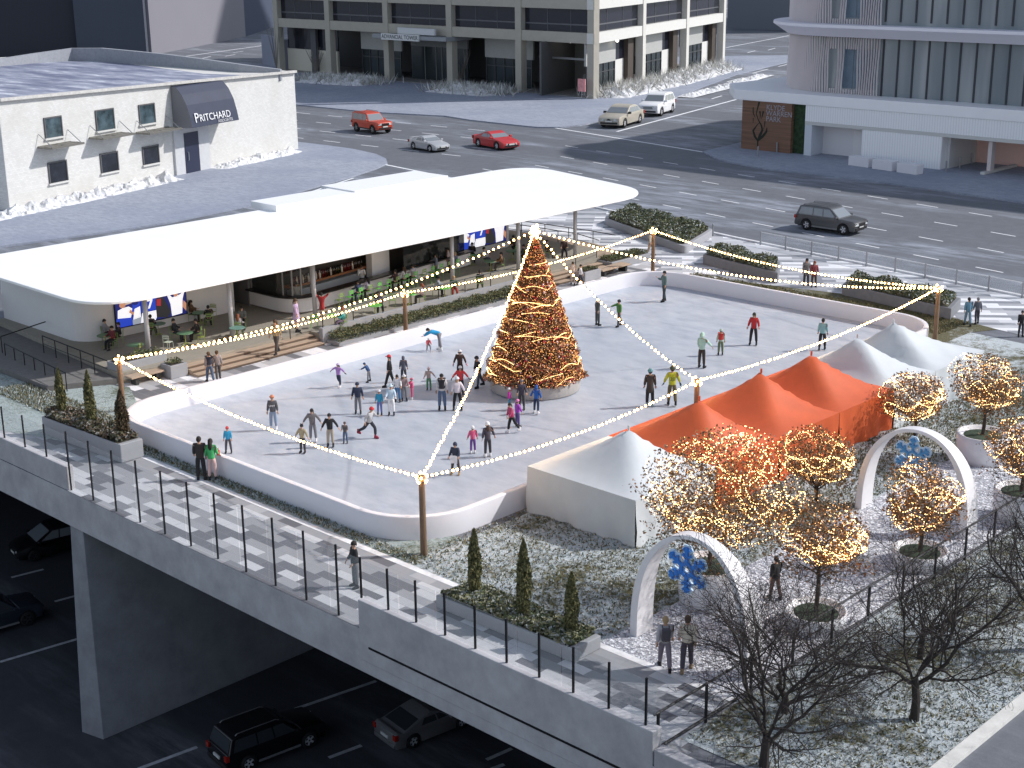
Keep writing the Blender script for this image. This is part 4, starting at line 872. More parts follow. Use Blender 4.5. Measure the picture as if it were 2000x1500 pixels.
# bar
bar0, bar1 = Vector((55.6, 70.35)), Vector((71.2, 72.7)); bdir = (bar1-bar0).normalized(); bn = Vector((bdir.y, -bdir.x))
front = [(53.7, 75)]+roundpoly([(53.7, 75), (53.75, 70.4), tuple(bar1)], [.02, 2.0, .02], 12)[13:26]+[tuple(bar1)]
br_ = empty('bar_counter', 'white curved bar front with black counter top under the pavilion roof', 'bar', (60, 72, TZ))
wallstrip(front, TZ+.12, TZ+1.05, M((.70, .70, .71), .5), 'bar_front', br_); 
def offs(path, o):
    q = [Vector(p) for p in path]; out = []
    for i, p in enumerate(q):
        t = (q[min(i+1, len(q)-1)]-q[max(i-1, 0)]).normalized(); out.append((p.x+t.y*o, p.y-t.x*o))
    return out
wallstrip(offs(front, -.12), TZ, TZ+.12, M((.20, .17, .15), .8), 'kick_plate', br_)
fo, fi = offs(front, .32), offs(front, -.35); n = len(fo)
b = MB(); b.add([(x, y, TZ+1.06) for x, y in fo]+[(x, y, TZ+1.06) for x, y in fi]+[(x, y, TZ+1.14) for x, y in fo]+[(x, y, TZ+1.14) for x, y in fi],
    [(i, n+i, n+i+1, i+1) for i in range(n-1)]+[(2*n+i, 2*n+i+1, 3*n+i+1, 3*n+i) for i in range(n-1)]+[(i, i+1, 2*n+i+1, 2*n+i) for i in range(n-1)]+[(n+i, 3*n+i, 3*n+i+1, n+i+1) for i in range(n-1)]); b.build('counter_top', M((.010, .010, .011), .3), br_)
fb = offs(front, -.05); wallstrip(fb, ROOFZ-.75, ROOFZ-.305, M((.50, .49, .48), .6), 'bulkhead', br_)
GL2 = glassmat((.05, .06, .06), .45, .05, 'smoked_glass')
def along(s, o=0.): p = bar0+bdir*s+bn*o; return (p.x, p.y)
gp = offs(front, -.2); wallstrip([p for p in gp if p[0] < 56.3], TZ+1.16, ROOFZ-.75, glassmat((.10, .11, .11), .30, .04, 'bar_glass'), 'corner_glazing', br_)
gidx = [i for i, p in enumerate(gp) if p[0] < 56.3]
for k in gidx[::3]:
    b = MB(); p = gp[k]; b.box(p[0]-.04, p[1]-.04, TZ+1.15, p[0]+.04, p[1]+.04, ROOFZ-.75); b.build('mullion', M((.30, .30, .30), .5), br_)
b = MB(); b.beam(along(8.6, -.2), along(15.3, -.2), .05, TZ+1.16, ROOFZ-.75); b.build('dark_glazing', glassmat((.02, .024, .026), .72, .05, 'dark_bar_glass'), br_)
b = MB(); b.beam(along(6.7, -1.6), along(8.5, -1.6), .5, TZ+.1, ROOFZ-.4); b.build('white_cabinet', M((.85, .85, .85), .5), br_)
b = MB(); b.beam(along(-.6, -3.0), along(15.4, -3.0), .15, TZ, ROOFZ-.31); b.build('back_wall', M((.10, .085, .075), .8), br_)
b = MB(); b.beam(along(.2, -2.6), along(6.6, -2.6), .6, TZ, TZ+1.0); b.build('back_counter', M((.66, .66, .64), .5), br_)
shf = empty('bottle_shelf', 'long brown wooden bottle shelf on the wall behind the bar', 'shelf', (*along(3, -2.6), TZ))
b = MB(); b.beam(along(-.4, -2.3), along(7.9, -2.3), .75, TZ+1.32, TZ+1.44); b.build('board', M((.36, .15, .06), .5), shf)
b = MB(); b.beam(along(-.4, -2.6), along(6.6, -2.6), .35, TZ+2.12, TZ+2.18); b.build('upper_board', M((.05, .04, .035), .6), shf)
bcols = [M((.10, .012, .012), .2), M((.03, .014, .008), .15), M((.015, .022, .01), .15), M((.78, .74, .66), .4)]
bme = MB().lathe((0, 0), [(.055, 0), (.055, .24), (.025, .32), (.022, .40)], 8).mesh('bottle', None, True)
for k in range(58):
    s = -.2+k*.118; c = along(s, -2.12+.06*math.sin(k*2.1)); o = inst('bottle', bme, None, (c[0], c[1], TZ+1.445), m=bcols[3 if (8 < k < 20 and k % 2) or (k % 9 == 4) else (k//7) % 3]); o.scale = (1.25, 1.25, 1.3)
    tag(o, 'bottle standing in the row on the brown shelf behind the bar', 'bottle', 'bottles on the bar shelf')
for k in range(34):
    c = along(-.1+k*.19, -2.55); o = inst('bottle', bme, None, (c[0], c[1], TZ+2.185), m=bcols[k % 3]); tag(o, 'dark bottle on the upper black shelf behind the bar', 'bottle', 'bottles on the upper bar shelf')
# screens
def screen(x0, x1, yw, z0, z1, label):
    s = empty('video_screen', label, 'screen', ((x0+x1)/2, yw, z0)); b = MB(); b.box(x0-.06, yw-.09, z0-.06, x1+.06, yw-.01, z1+.06); b.build('frame', MAT_DARKMETAL, s)
    W, H = x1-x0, z1-z0; L = [0]
    cols = {'b': (.015, .045, .40), 'n': (.01, .015, .12), 'w': (.75, .75, .78), 's': (.42, .20, .12), 'k': (.02, .02, .022), 'd': (.30, .02, .03), 't': (.45, .36, .30), 'g': (.25, .28, .33)}
    mats = {k: M(c, .5, emit=.75) for k, c in cols.items()}; order = list(mats); b = MB()
    def pg(c, pts): L[0] += .0016; b.poly([(x0+u*W, yw-.092-L[0], z0+v*H) for u, v in pts], order.index(c))
    def el(c, u, v, a, e): pg(c, [(u+a*math.cos(t*.5236), v+e*math.sin(t*.5236)) for t in range(12)])
    pg('n', [(0, 0), (1, 0), (1, 1), (0, 1)]); pg('t', [(.1, .8), (.4, .9), (.4, 1), (.1, 1)]); pg('b', [(0, 0), (.22, 0), (.22, .42), (0, .35)])
    pg('w', [(.02, .36), (.20, .30), (.24, .62), (.18, .74), (.10, .72), (.03, .66)]); el('s', .10, .84, .045, .12); pg('s', [(.2, .62), (.27, .42), (.24, .38), (.18, .5)])
    pg('b', [(.22, .5), (.34, .55), (.34, .92), (.24, .8)]); el('n', .28, .86, .05, .12); pg('w', [(.23, .2), (.34, .24), (.34, .66), (.26, .6)]); pg('g', [(.22, 0), (.34, 0), (.36, .24), (.22, .2)])
    pg('b', [(.35, .4), (.56, .4), (.58, .98), (.36, 1.)]); pg('w', [(.33, 0), (.54, 0), (.62, .38), (.36, .38)]); pg('w', [(.42, .86), (.52, .86), (.52, .80), (.475, .5), (.445, .5), (.485, .78), (.42, .78)])
    pg('k', [(.56, .1), (.72, 0), (.77, .2), (.70, .66), (.66, .86), (.56, .8)]); pg('d', [(.57, .55), (.63, .5), (.64, .78), (.58, .8)]); el('t', .62, .92, .05, .08)
    pg('w', [(.78, .02), (.93, .05), (.95, .6), (.99, .95), (.92, .8), (.80, .74), (.76, .9), (.72, .96), (.77, .5)]); el('s', .855, .86, .035, .12); pg('s', [(.94, .3), (.99, .1), (1, .4), (.96, .55)]); pg('b', [(.9, .88), (.98, .97), (.97, 1), (.88, 1)])
    b.build('picture', [mats[k] for k in order], s)
screen(43.75, 48.6, 74.54, 1.18, 2.75, 'wide video screen with sports crowd on the curved wall at the ramp end')
screen(72.4, 77.4, 75.28, 1.15, 2.75, 'wide video screen with sports crowd on the wall beyond the bar')
# terrace planters, benches, rails
def planter_box(x0, y0, x1, y1, h, label, m=MAT_PLANTER, wall=.14, leaf=None, dens=260, top=.35, cat='planter'):
    r = empty('planter', label, cat, ((x0+x1)/2, (y0+y1)/2, 0)); b = MB(); b.box(x0, y0, .01, x1, y1, h); bevel(b.build('box', m, r), .03)
    b = MB(); b.box(x0+wall, y0+wall, h+.002, x1-wall, y1-wall, h+.02); b.build('soil', M((.06, .05, .04), .95, var=.4, vscale=3), r)
    if leaf: shrubs(r, [(x0+wall, y0+wall, h, x1-wall, y1-wall, h+top)], dens, .07, leaf)
    return r
planter_box(39.9, 68.2, 43.0, 69.3, 1.0, 'grey terrace planter with low greens beside the ramp corner', leaf=GRN, top=.25)
planter_box(42.1, 66.5, 43.2, 67.5, .75, 'small grey planter at the left end of the terrace steps', leaf=GRN, top=.25)
planter_box(78.8, 66.0, 83.2, 67.6, .55, 'grey planter with low greens at the right end of the terrace steps', leaf=GRN, top=.3)
planter_box(74.6, 64.9, 76.3, 66.0, .7, 'short grey planter between right steps and timber bench', leaf=GRN, top=.2)
def bench(x0, y0, x1, y1, label):
    r = empty('timber_bench', label, 'bench', ((x0+x1)/2, (y0+y1)/2, 0)); b = MB(); b.box(x0, y0, .42, x1, y1, .52); bevel(b.build('seat', MAT_STEPW, r), .02)
    for x in (x0+.3, x1-.5):
        b = MB(); b.box(x, y0+.1, .012, x+.2, y1-.1, .42); b.build('leg', M((.03, .03, .03), .6), r)
bench(39.9, 66.9, 42.0, 67.6, 'timber bench below the terrace planter at the ramp end'); bench(76.5, 64.9, 79.6, 65.8, 'timber bench beside the short planter at the right steps')
def rail(pts, h, label, post_step=1.5, mid=True, z=0.):
    r = empty('hand_railing', label, 'railing', (pts[0][0], pts[0][1], z)); b = MB(); b.tube([(x, y, zz+h) for x, y, zz in pts], .035, 6); b.build('top_rail', MAT_DARKMETAL, r)
    if mid: b = MB(); b.tube([(x, y, zz+h*.55) for x, y, zz in pts], .02, 5); b.build('mid_rail', MAT_DARKMETAL, r)
    for p, q in zip(pts, pts[1:]):
        p, q = Vector(p), Vector(q); n = max(1, int((q-p).length/post_step))
        for i in range(n+(1 if tuple(q) == tuple(pts[-1]) else 0)):
            c = p+(q-p)*(i/n); b = MB(); b.tube([c, c+Vector((0, 0, h))], .03, 5); b.build('post', MAT_DARKMETAL, r)
def gp_(x, y, z): p = P(x, y, z); return (p.x, p.y)
rail([(*gp_(12, 705, 0), 0), (*gp_(131, 765, 0), 0)], 1.05, 'dark ramp railing nearest the frosted ground cover', 1.3, False)
rail([(*gp_(86, 690, .3), .3), (*gp_(212, 741, .3), .3)], 1.05, 'dark ramp railing beside the terrace planter', 1.3)
rail([(*gp_(5, 690, .3), .3), (*gp_(92, 660, .3), .3)], 1.0, 'dark railing along the wall behind the ramp', 1.9, False)
rail([(52.5, 66.2, .9), (69.0, 66.2, .9)], .95, 'slim dark railing behind the terrace hedge', 2.2, False)
rail([(69.0, 66.4, .6), (70.4, 66.3, .3), (70.8, 65.4, .02)], .95, 'short dark stair railing at the end of the hedge', .9)
rail([(82.0, 80, .3), (82.3, 72.4, .3), (82.6, 70.5, .0)], 1.0, 'dark ramp railing at the far end of the terrace, inner side', 1.6)
rail([(83.6, 82, .2), (84.6, 72.8, .1), (84.9, 70.8, .0)], 1.0, 'dark ramp railing at the far end of the terrace, outer side', 1.9, False)
rail([(76.0, 67.0, .4), (82.4, 68.6, .1)], .9, 'dark curved handrail above the right terrace planter', 3, False)
rail([(50.6, 66.9, .5), (50.6, 65.8, .1)], .95, 'short dark stair rail on the left terrace steps', 1.1, False)
b = MB(); b.prism([(79, 68), (82.8, 68.6), (83.9, 72), (83.5, 82), (79.5, 82)], .013, .35); tag(b.build('ramp', MAT_STEPW), 'timber ramp at the far end of the pavilion terrace', 'ramp')
b = MB(); b.prism([(36.4, 69.6), (39.7, 68), (41.2, 84), (36.5, 84)], .02, .32); tag(b.build('ramp', M((.16, .155, .15), .85, var=.15)), 'grey ramp between the two railings at the near end of the terrace', 'ramp')
a, c = P(0, 640), P(80, 612); b = MB(); b.beam((36, 87.2), (41.4, 84.2), .3, 0, 2.2); b.beam((30, 90.5), (35.9, 87.3), .3, 0, 2.2); tag(b.build('service_wall', M((.34, .335, .345), .8, var=.05)), 'grey panelled service wall behind the ramp', 'wall')
# planters on the promenade and by the overpass
def planter_poly(poly, h, label, leaf, dens, top, m=MAT_PLANTER):
    c = np.mean(poly, 0); r = empty('planter', label, 'planter', (c[0], c[1], 0)); b = MB(); b.prism(poly, .01, h); bevel(b.build('box', m, r), .04)
    b = MB(); b.poly([((x-c[0])*.93+c[0], (y-c[1])*.93+c[1], h+.004) for x, y in poly]); b.build('soil', M((.06, .055, .04), .95, var=.4, vscale=3), r)
    x0, y0 = np.min(poly, 0); x1, y1 = np.max(poly, 0); n = int(dens*(x1-x0)*(y1-y0)); x = x0+(x1-x0)*rng.random(n); y = y0+(y1-y0)*rng.random(n)
    q = [((px_-c[0])*.93+c[0], (py_-c[1])*.93+c[1]) for px_, py_ in poly]; ok = np.ones(n, bool); ar = sum(q[i-1][0]*q[i][1]-q[i][0]*q[i-1][1] for i in range(len(q))); sg = 1 if ar > 0 else -1
    for i in range(len(q)):
        a, d = q[i-1], q[i]; ok &= sg*((d[0]-a[0])*(y-a[1])-(d[1]-a[1])*(x-a[0])) > 0
    x, y = x[ok], y[ok]; hh = .5+.5*np.sin(x*2.3+.7)*np.sin(y*2.1+x*.4); z = h+top*(.3+.7*hh)*np.sqrt(rng.random(len(x))); p = np.stack([x, y, z], 1)
    v, f = leaves(p, .085); obj('foliage', npmesh('foliage', v, f, leaf, rng.integers(0, len(leaf), len(p))), r); return r
pp = lambda L, z: [(q.x, q.y) for q in (P(*a, z) for a in L)]
DARKP = M((.20, .205, .22), .7, var=.1, name='dark_planter')
planter_poly(roundpoly(pp([(1178, 425), (1338, 482), (1395, 447), (1228, 402)], .6), [.8]*4, 4), .6, 'large wide planter bed of frosty grasses by the avenue', FROST, 300, .55, M((.36, .36, .38), .7))
planter_poly(pp([(1373, 497), (1519, 533), (1524, 512), (1400, 480)], .75), .75, 'dark planter box of grasses behind the far short rink side', FROST, 320, .6, DARKP)
planter_poly(pp([(1645, 555), (1858, 603), (1877, 582), (1668, 537)], .75), .75, 'long dark planter box near the right rink corner post', FROST, 320, .6, DARKP)
planter_poly([(33.0, 56.85), (34.2, 56.85), (34.2, 63.4), (32.7, 63.4)], .9, 'grey planter box of rusty grasses with three cypresses left of the rink', RUST, 700, .5)
planter_poly([(32.6, 28.8), (34.0, 28.8), (34.0, 35.2), (32.4, 35.2)], .5, 'grey planter box of green grasses with three cypresses by the overpass walk', GRN+[M((.34, .34, .26), .9), M((.24, .22, .11), .9), M((.42, .44, .42), .9)], 900, .35)
def cypress(x, y, z, h, r_, label, dark):
    e = empty('cypress_tree', label, 'cypress', (x, y, z), group='slim cypresses in planters'); b = MB(); b.tube([(x, y, z-.1), (x, y, z+h*.9)], [.05, .01], 6); b.build('trunk', M((.07, .05, .03), .9), e)
    n = 3600; t = rng.random(n)**.9; th = rng.random(n)*6.283; rad_ = r_*(np.sin(np.pi*np.clip(t*.86+.14, 0, 1))**.8)*np.sqrt(rng.random(n))*(1+.12*np.sin(9*t+3*th)); p = np.stack([x+rad_*np.cos(th), y+rad_*np.sin(th), z+.05+h*t], 1)
    v, f = leaves(p, .05); v = v.reshape(-1, 4, 3); v[:, :, 2] = p[:, None, 2]+(v[:, :, 2]-p[:, None, 2])*1.7; v = v.reshape(-1, 3)
    cs = [M((.12, .12, .05), .9), M((.22, .20, .085), .9), M((.085, .088, .038), .9)] if not dark else [M((.085, .055, .03), .9), M((.06, .045, .022), .9), M((.11, .08, .045), .9)]
    obj('crown', npmesh('crown', v, f, cs, rng.integers(0, 3, n)), e)
for (x, y, h, r_, lb, dk) in ((33.45, 62.7, 2.35, .24, 'slim green cypress farthest from the rink in the left planter', 0), (33.5, 60.1, 2.75, .25, 'tallest slim cypress in the middle of the left planter', 0), (33.6, 57.5, 2.3, .30, 'brownish cypress at the planter end nearest the rink corner', 1)): cypress(x, y, .9, h, r_, lb, dk)
for (x, y, h, r_, lb) in ((33.3, 34.1, 2.25, .27, 'slim cypress nearest the rink in the overpass planter'), (33.3, 31.7, 2.55, .29, 'slim middle cypress in the overpass planter'), (33.4, 29.6, 1.95, .27, 'shortest cypress at the path end of the overpass planter')): cypress(x, y, .5, h+.25, r_*.92, lb, 0)
# grass tufts roughen the lawns
def tufts(x0, y0, x1, y1, n, h, cols, z=.02):
    x = x0+(x1-x0)*rng.random(n); y = y0+(y1-y0)*rng.random(n); a = rng.random(n)*6.283; hh = h*(.5+rng.random(n)); wdt = .025+.02*rng.random(n); ln = rng.normal(0, .06, (n, 2))
    v = np.stack([np.stack([x-wdt*np.cos(a), y-wdt*np.sin(a), np.full(n, z)], 1), np.stack([x+wdt*np.cos(a), y+wdt*np.sin(a), np.full(n, z)], 1), np.stack([x+ln[:, 0], y+ln[:, 1], z+hh], 1)], 1).reshape(-1, 3)
    f = np.arange(3*n).reshape(n, 3); return struct(obj('grass', npmesh('grass', v, f, cols, rng.integers(0, len(cols), n))), 'stuff')
TG = [M((.09, .10, .045), .9), M((.16, .15, .075), .9), M((.22, .18, .09), .9), M((.50, .55, .56), .9), M((.38, .43, .42), .9)]
tufts(34.4, 29.2, 50, 39.2, 15000, .08, TG); tufts(31.4, 17.1, 58, 23.2, 16000, .08, TG); tufts(34.4, 38.9, 35.0, 64, 3500, .09, TG); tufts(34.4, 56.9, 36.5, 72, 8000, .12, TG); tufts(50, 29.2, 79, 33.2, 14000, .10, TG[:4])
tufts(78.2, 40, 82, 61, 12000, .10, TG[:3])
# ================================================================ TREES
BARK = M((.050, .038, .030), .9, var=.3, vscale=5, name='bark'); BARK_D = M((.034, .026, .023), .9, name='dark_bark')
def branch(bm, p, d, L, r, lvl, rr, tips, spread, nmin=4, up=.12, kids=3, maxl=4):
    n = 4; pts = [Vector(p)]; rad = [r]; dd = Vector(d).normalized()
    for i in range(n):
        dd = (dd+Vector((rr.gauss(0, .16), rr.gauss(0, .16), rr.gauss(0, .10)+up*.4))).normalized(); pts.append(pts[-1]+dd*(L/n)); rad.append(r*(1-.55*(i+1)/n))
    bm.tube(pts, rad, 7 if lvl == 0 else (5 if lvl < 2 else 3), cap=False)
    if lvl >= maxl: tips.append(pts[-1]); tips.append(pts[2]); return
    for k in range(kids+(1 if lvl > 0 else 0)):
        t = .35+.65*rr.random() if lvl else .55+.45*rr.random(); i = min(n-1, int(t*n)); f = t*n-i; q = pts[i]*(1-f)+pts[i+1]*f
        a = rr.uniform(0, 6.283); perp = dd.orthogonal(); perp.rotate(Quaternion(dd, a)); nd = (dd*(1-spread*.55)+perp*spread*rr.uniform(.6, 1.2)+Vector((0, 0, up))).normalized()
        branch(bm, q, nd, L*rr.uniform(.55, .8), max(.006, r*(1-.55*t)*.62), lvl+1, rr, tips, spread, nmin, up, kids, maxl)
    branch(bm, pts[-1], (dd+Vector((rr.gauss(0, .2), rr.gauss(0, .2), .1))).normalized(), L*.75, rad[-1], lvl+1, rr, tips, spread, nmin, up, kids, maxl)
def lit_tree(x, y, zb, trunk_h, cr, ch, seed, label, nl=1.):
    rr = random.Random(seed); e = empty('lit_tree', label, 'tree', (x, y, zb), group='small trees wound with warm fairy lights'); b = MB(); tips = []; t2 = []
    b.tube([(x, y, zb), (x+.03, y-.02, zb+trunk_h*.6), (x, y, zb+trunk_h)], [.09, .075, .06], 8, cap=False)
    cz = zb+trunk_h+ch*.42; b2 = MB()
    for k in range(9):
        a = k*6.283/9+rr.uniform(-.3, .3); d = Vector((math.cos(a), math.sin(a), rr.uniform(.25, 1.1))); branch(b2, (x, y, zb+trunk_h*rr.uniform(.75, 1.)), d, cr*.62, .032, 1, rr, tips, .75, up=.05, kids=2, maxl=3)
    b.build('trunk', BARK, e); b2.build('branches', BARK, e)
    T = np.array([(p.x, p.y, p.z) for p in tips]); q = (T-np.array([x, y, cz]))/np.array([cr, cr, ch*.55]); L = np.linalg.norm(q, axis=1); ok = L < 1.25; T = T[ok]
    lob = [(rr.uniform(0, 6.283), rr.uniform(-.6, .8), rr.uniform(.10, .26)) for _ in range(7)]
    def shape(a, s):                       # uneven crown outline: lobes and hollows
        q = .84
        for la, ls, lr in lob: q += lr*max(-.4, math.cos(a-la)*math.sqrt(max(0, (1-s*s)*(1-ls*ls)))+s*ls)**3
        return q*(1-.12*max(0, -s))
    def inside(m, lo, pw):
        g = rng.normal(size=(m, 3)); g /= np.linalg.norm(g, axis=1)[:, None]; sh = np.array([shape(math.atan2(v_[1], v_[0]), v_[2]) for v_ in g]); g *= (sh*(lo+(1-lo)*rng.random(m)**pw))[:, None]; return np.array([x, y, cz])+g*np.array([cr, cr, ch*.52])
    n = int(2200*nl); base = T[rng.integers(0, len(T), n)]+rng.normal(0, .15, (n, 3)); base = np.concatenate([base, inside(int(4200*nl), .25, .55)])
    cl_ = np.sin(base[:, 0]*4.1+seed)*np.sin(base[:, 1]*3.7+1)*np.sin(base[:, 2]*4.3+seed*2); base = base[cl_+.35*rng.random(len(base)) > -.05]
    v, f = leaves(base, .058); lm = [M((.24, .105, .035), .8), M((.15, .085, .035), .8), M((.34, .145, .04), .8), M((.11, .095, .06), .8), M((.24, .20, .15), .8)]  # brown leaves, tinted copper to carry the glow of the lights
    obj('foliage', npmesh('foliage', v, f, lm, rng.integers(0, 5, len(base))), e)
    sw_ = []
    for k in range(15 if cr < 2 else 24):  # strings of lights swagged over the crown, each its own wandering arc
        a = rr.gauss(-1.2, 1.5); s = rr.uniform(-.75, .7); dr = rr.choice((-1, 1)); vs_ = rr.uniform(-.4, .4); cnt = int(rr.uniform(14, 34)*cr); ph0 = rr.uniform(0, 6); fq = rr.uniform(1.8, 3.6); amp = rr.uniform(.05, .2); rad_ = rr.uniform(.7, 1.02)
        for i in range(cnt):
            a += dr*.085/max(.35, math.sqrt(max(.05, 1-s*s)))/cr; s += vs_*.05-amp*.2*math.sin(fq*a*2+ph0)*2; s = max(-.9, min(.92, s)); w_ = math.sqrt(1-s*s)*shape(a, s)*rad_
            sw_.append((x+cr*w_*math.cos(a)+rr.gauss(0, .02), y+cr*w_*math.sin(a)+rr.gauss(0, .02), cz+ch*.52*s*rad_*shape(a, s)))
    A2 = np.array(sw_); A1 = inside(int(430*nl), .45, .6)
    v1, f1 = octas(A1, .0165); v2, f2 = octas(A2, .0205)
    struct(obj('fairy_lights', npmesh('fairy_lights', np.concatenate([v1, v2]), np.concatenate([f1, f2+len(v1)]), [MAT_FAIRY, MAT_FAIRY_W], np.r_[np.zeros(len(f1)), np.ones(len(f2))]), e), 'stuff'); return e
def round_planter(x, y, r_, h, label):
    e = empty('round_planter', label, 'planter', (x, y, 0), group='round white planters on the gravel path'); b = MB(); b.lathe((x, y), [(r_*.93, .02), (r_*.97, h*.5), (r_, h), (r_-.07, h), (r_-.09, h-.12), (.05, h-.12)], 36); b.build('bowl', M((.74, .74, .77), .4, var=.04, name='white_planter'), e, True)
    b = MB(); b.lathe((x, y), [(r_-.095, h-.13), (.01, h-.08)], 30); b.build('moss', M((.035, .058, .035), .95, var=.4, vscale=4, name='moss'), e)
    return e
LT = [ # x, y, planter radius/height, trunk, crown r, crown h, seed, label
 (*P(1385, 1100, 1.5).to_2d(), 1.12, 1.5, .8, 2.55, 4.8, 11, 'largest lit tree just behind the near snowflake arch'),
 (40.34, 24.46, 1.06, .62, 1.7, 1.66, 2.7, 12, 'lit tree in the near round planter right of the man in black'),
 (47.43, 24.41, 1.05, .62, 1.0, 1.5, 2.75, 13, 'golden lit tree in the round planter in front of the far arch'),
 (*P(1995, 955, 1.3).to_2d(), 1.08, 1.3, .8, 1.5, 2.6, 14, 'lit tree cut by the right edge above the white planter'),
 (*P(1920, 845, 1.3).to_2d(), 1.15, 1.3, 1.2, 1.6, 2.8, 15, 'lit tree in the white planter farthest along the path')]
PLB = ['round white planter with the largest lit tree behind the near arch', 'low round white planter right of the man in black', 'low round white planter in front of the far arch', 'white planter bowl cut by the right edge', 'white planter bowl farthest along the path']
for (x, y, pr_, ph_, th_, cr, ch, sd_, lb), pl_ in zip(LT, PLB):
    round_planter(x, y, pr_, ph_, pl_); lit_tree(x, y, ph_-.1, th_, cr, ch, sd_, lb, 1.9 if sd_ == 11 else 1.)
for x, y, zb, th_, cr, ch, sd_, lb in ((50.0, 30.6, 0, .85, 1.7, 2.8, 16, 'lit tree in the lawn in front of the orange tents'), (60.4, 31.8, 0, .9, 1.65, 2.7, 17, 'lit tree on the grass in front of the far white tent')): lit_tree(x, y, zb, th_, cr, ch, sd_, lb, .9)
def bare_tree(x, y, h, seed, label, trunk=.3, r0=.16, kids=2):
    rr = random.Random(seed); e = empty('bare_tree', label, 'tree', (x, y, 0), group='leafless dark trees along the street side'); b = MB()
    t = Vector((x+rr.gauss(0, .1), y+rr.gauss(0, .1), trunk*h)); b.tube([(x, y, 0), (x+.03, y, trunk*h*.5), t], [r0*1.2, r0, r0*.85], 9, cap=False); b.build('trunk', BARK_D, e); b2 = MB()
    def grow(p, d, L, r, lvl):             # wandering limbs that fork and thin out
        n = max(3, int(L/.24)); pts = [p]; rad = [r]; dd = d.normalized(); forks = []
        for i in range(n):
            dd = (dd+Vector((rr.gauss(0, .15), rr.gauss(0, .15), rr.gauss(0, .10)+(.045 if lvl < 3 else .02)))).normalized(); pts.append(pts[-1]+dd*(L/n)); rad.append(max(.0055, r*(1-.72*(i+1)/n)))
            if lvl < (5 if r > .0068 else 6) and i >= (1 if lvl else 0) and rr.random() < (.86 if lvl < 3 else .74): forks.append((pts[-1], dd.copy(), rad[-1], 1-(i+1)/n))
        b2.tube(pts, rad, 6 if lvl == 0 else (4 if lvl < 3 else 3), cap=False)
        for q, fd, fr, left in forks:
            ax_ = fd.orthogonal(); ax_.rotate(Quaternion(fd, rr.uniform(0, 6.283))); nd = (fd*.72+ax_*rr.uniform(.5, .95)+Vector((0, 0, .12))).normalized(); grow(q, nd, L*rr.uniform(.42, .78)*(.6+.5*left), max(.006, fr*.64), lvl+1)
    for k in range(5):
        a = k*6.283/5+rr.uniform(-.5, .5); grow(t-Vector((0, 0, rr.uniform(0, .55))), Vector((math.cos(a)*.8, math.sin(a)*.8, rr.uniform(.45, 1.15))), h*rr.uniform(.42, .62), r0*rr.uniform(.40, .55), 1)
    b2.build('branches', BARK_D, e); return e
bare_tree(36.9, 18.75, 7.2, 21, 'bare dark tree with forked trunk on the frosted lawn by the street', trunk=.19, r0=.13)
bare_tree(31.6, 20.6, 8.0, 22, 'bare dark tree spreading over the railing corner of the overpass', trunk=.13, r0=.13)
bare_tree(43.6, 18.2, 7.0, 23, 'bare dark tree at the right edge before the white planters', trunk=.26, r0=.15)
bare_tree(50.6, 19.6, 6.0, 24, 'bare dark tree farther back at the right edge along the railing', trunk=.28, r0=.13)
bare_tree(34.6, 21.9, 6.4, 25, 'slender bare dark tree between railing and the forked lawn tree', trunk=.15, r0=.10)
bare_tree(40.6, 20.6, 6.2, 26, 'slender bare dark tree beside the railing below the golden lit tree', trunk=.18, r0=.10)
# ================================================================ CARS
TYRE = M((.012, .012, .013), .8); RIM = M((.58, .59, .61), .35, .15); RIM_D = M((.10, .10, .11), .35, .7); CARGL = M((.035, .042, .048), .06, spec=.9, name='car_glass')
CARGL_L = M((.20, .22, .24), .08, spec=.9, name='pale_car_glass')
LAMP = M((.62, .64, .66), .15, spec=.9); TAIL = M((.35, .02, .012), .2); PLATE = M((.65, .65, .62), .5); BLACKT = M((.012, .012, .013), .5)
def wheel_meshes(r_):
    a = MB(); a_pts = [(r_*.62, -.11), (r_*.97, -.11), (r_, -.08), (r_, .08), (r_*.97, .11), (r_*.62, .11)]
    n = 20; vs = [(p*math.cos(6.2832*k/n), z, p*math.sin(6.2832*k/n)) for p, z in a_pts for k in range(n)]; a.add(vs, [(i*n+k, (i*n+(k+1) % n), (i+1)*n+(k+1) % n, (i+1)*n+k) for i in range(5) for k in range(n)])
    b = MB(); vs = [(0, .075, 0)]; 
    b.add([(r_*.64*math.cos(6.2832*k/n), .06, r_*.64*math.sin(6.2832*k/n)) for k in range(n)]+[(r_*.56*math.cos(6.2832*k/n), .10, r_*.56*math.sin(6.2832*k/n)) for k in range(n)], [(k, (k+1) % n, n+(k+1) % n, n+k) for k in range(n)], 0)
    b.add([(r_*.57*math.cos(6.2832*k/n), .03, r_*.57*math.sin(6.2832*k/n)) for k in range(n)], [tuple(range(n))], 1)
    for k in range(5):
        t = 6.2832*k/5; c, s = math.cos(t), math.sin(t); w_ = .055
        q = [(.04, -w_), (r_*.6, -w_*.8), (r_*.6, w_*.8), (.04, w_)]; b.add([(u*c-v_*s, .09, u*s+v_*c) for u, v_ in q], [(0, 1, 2, 3)], 0)
    return a.mesh('wheel', TYRE, True), b
_wc = {}
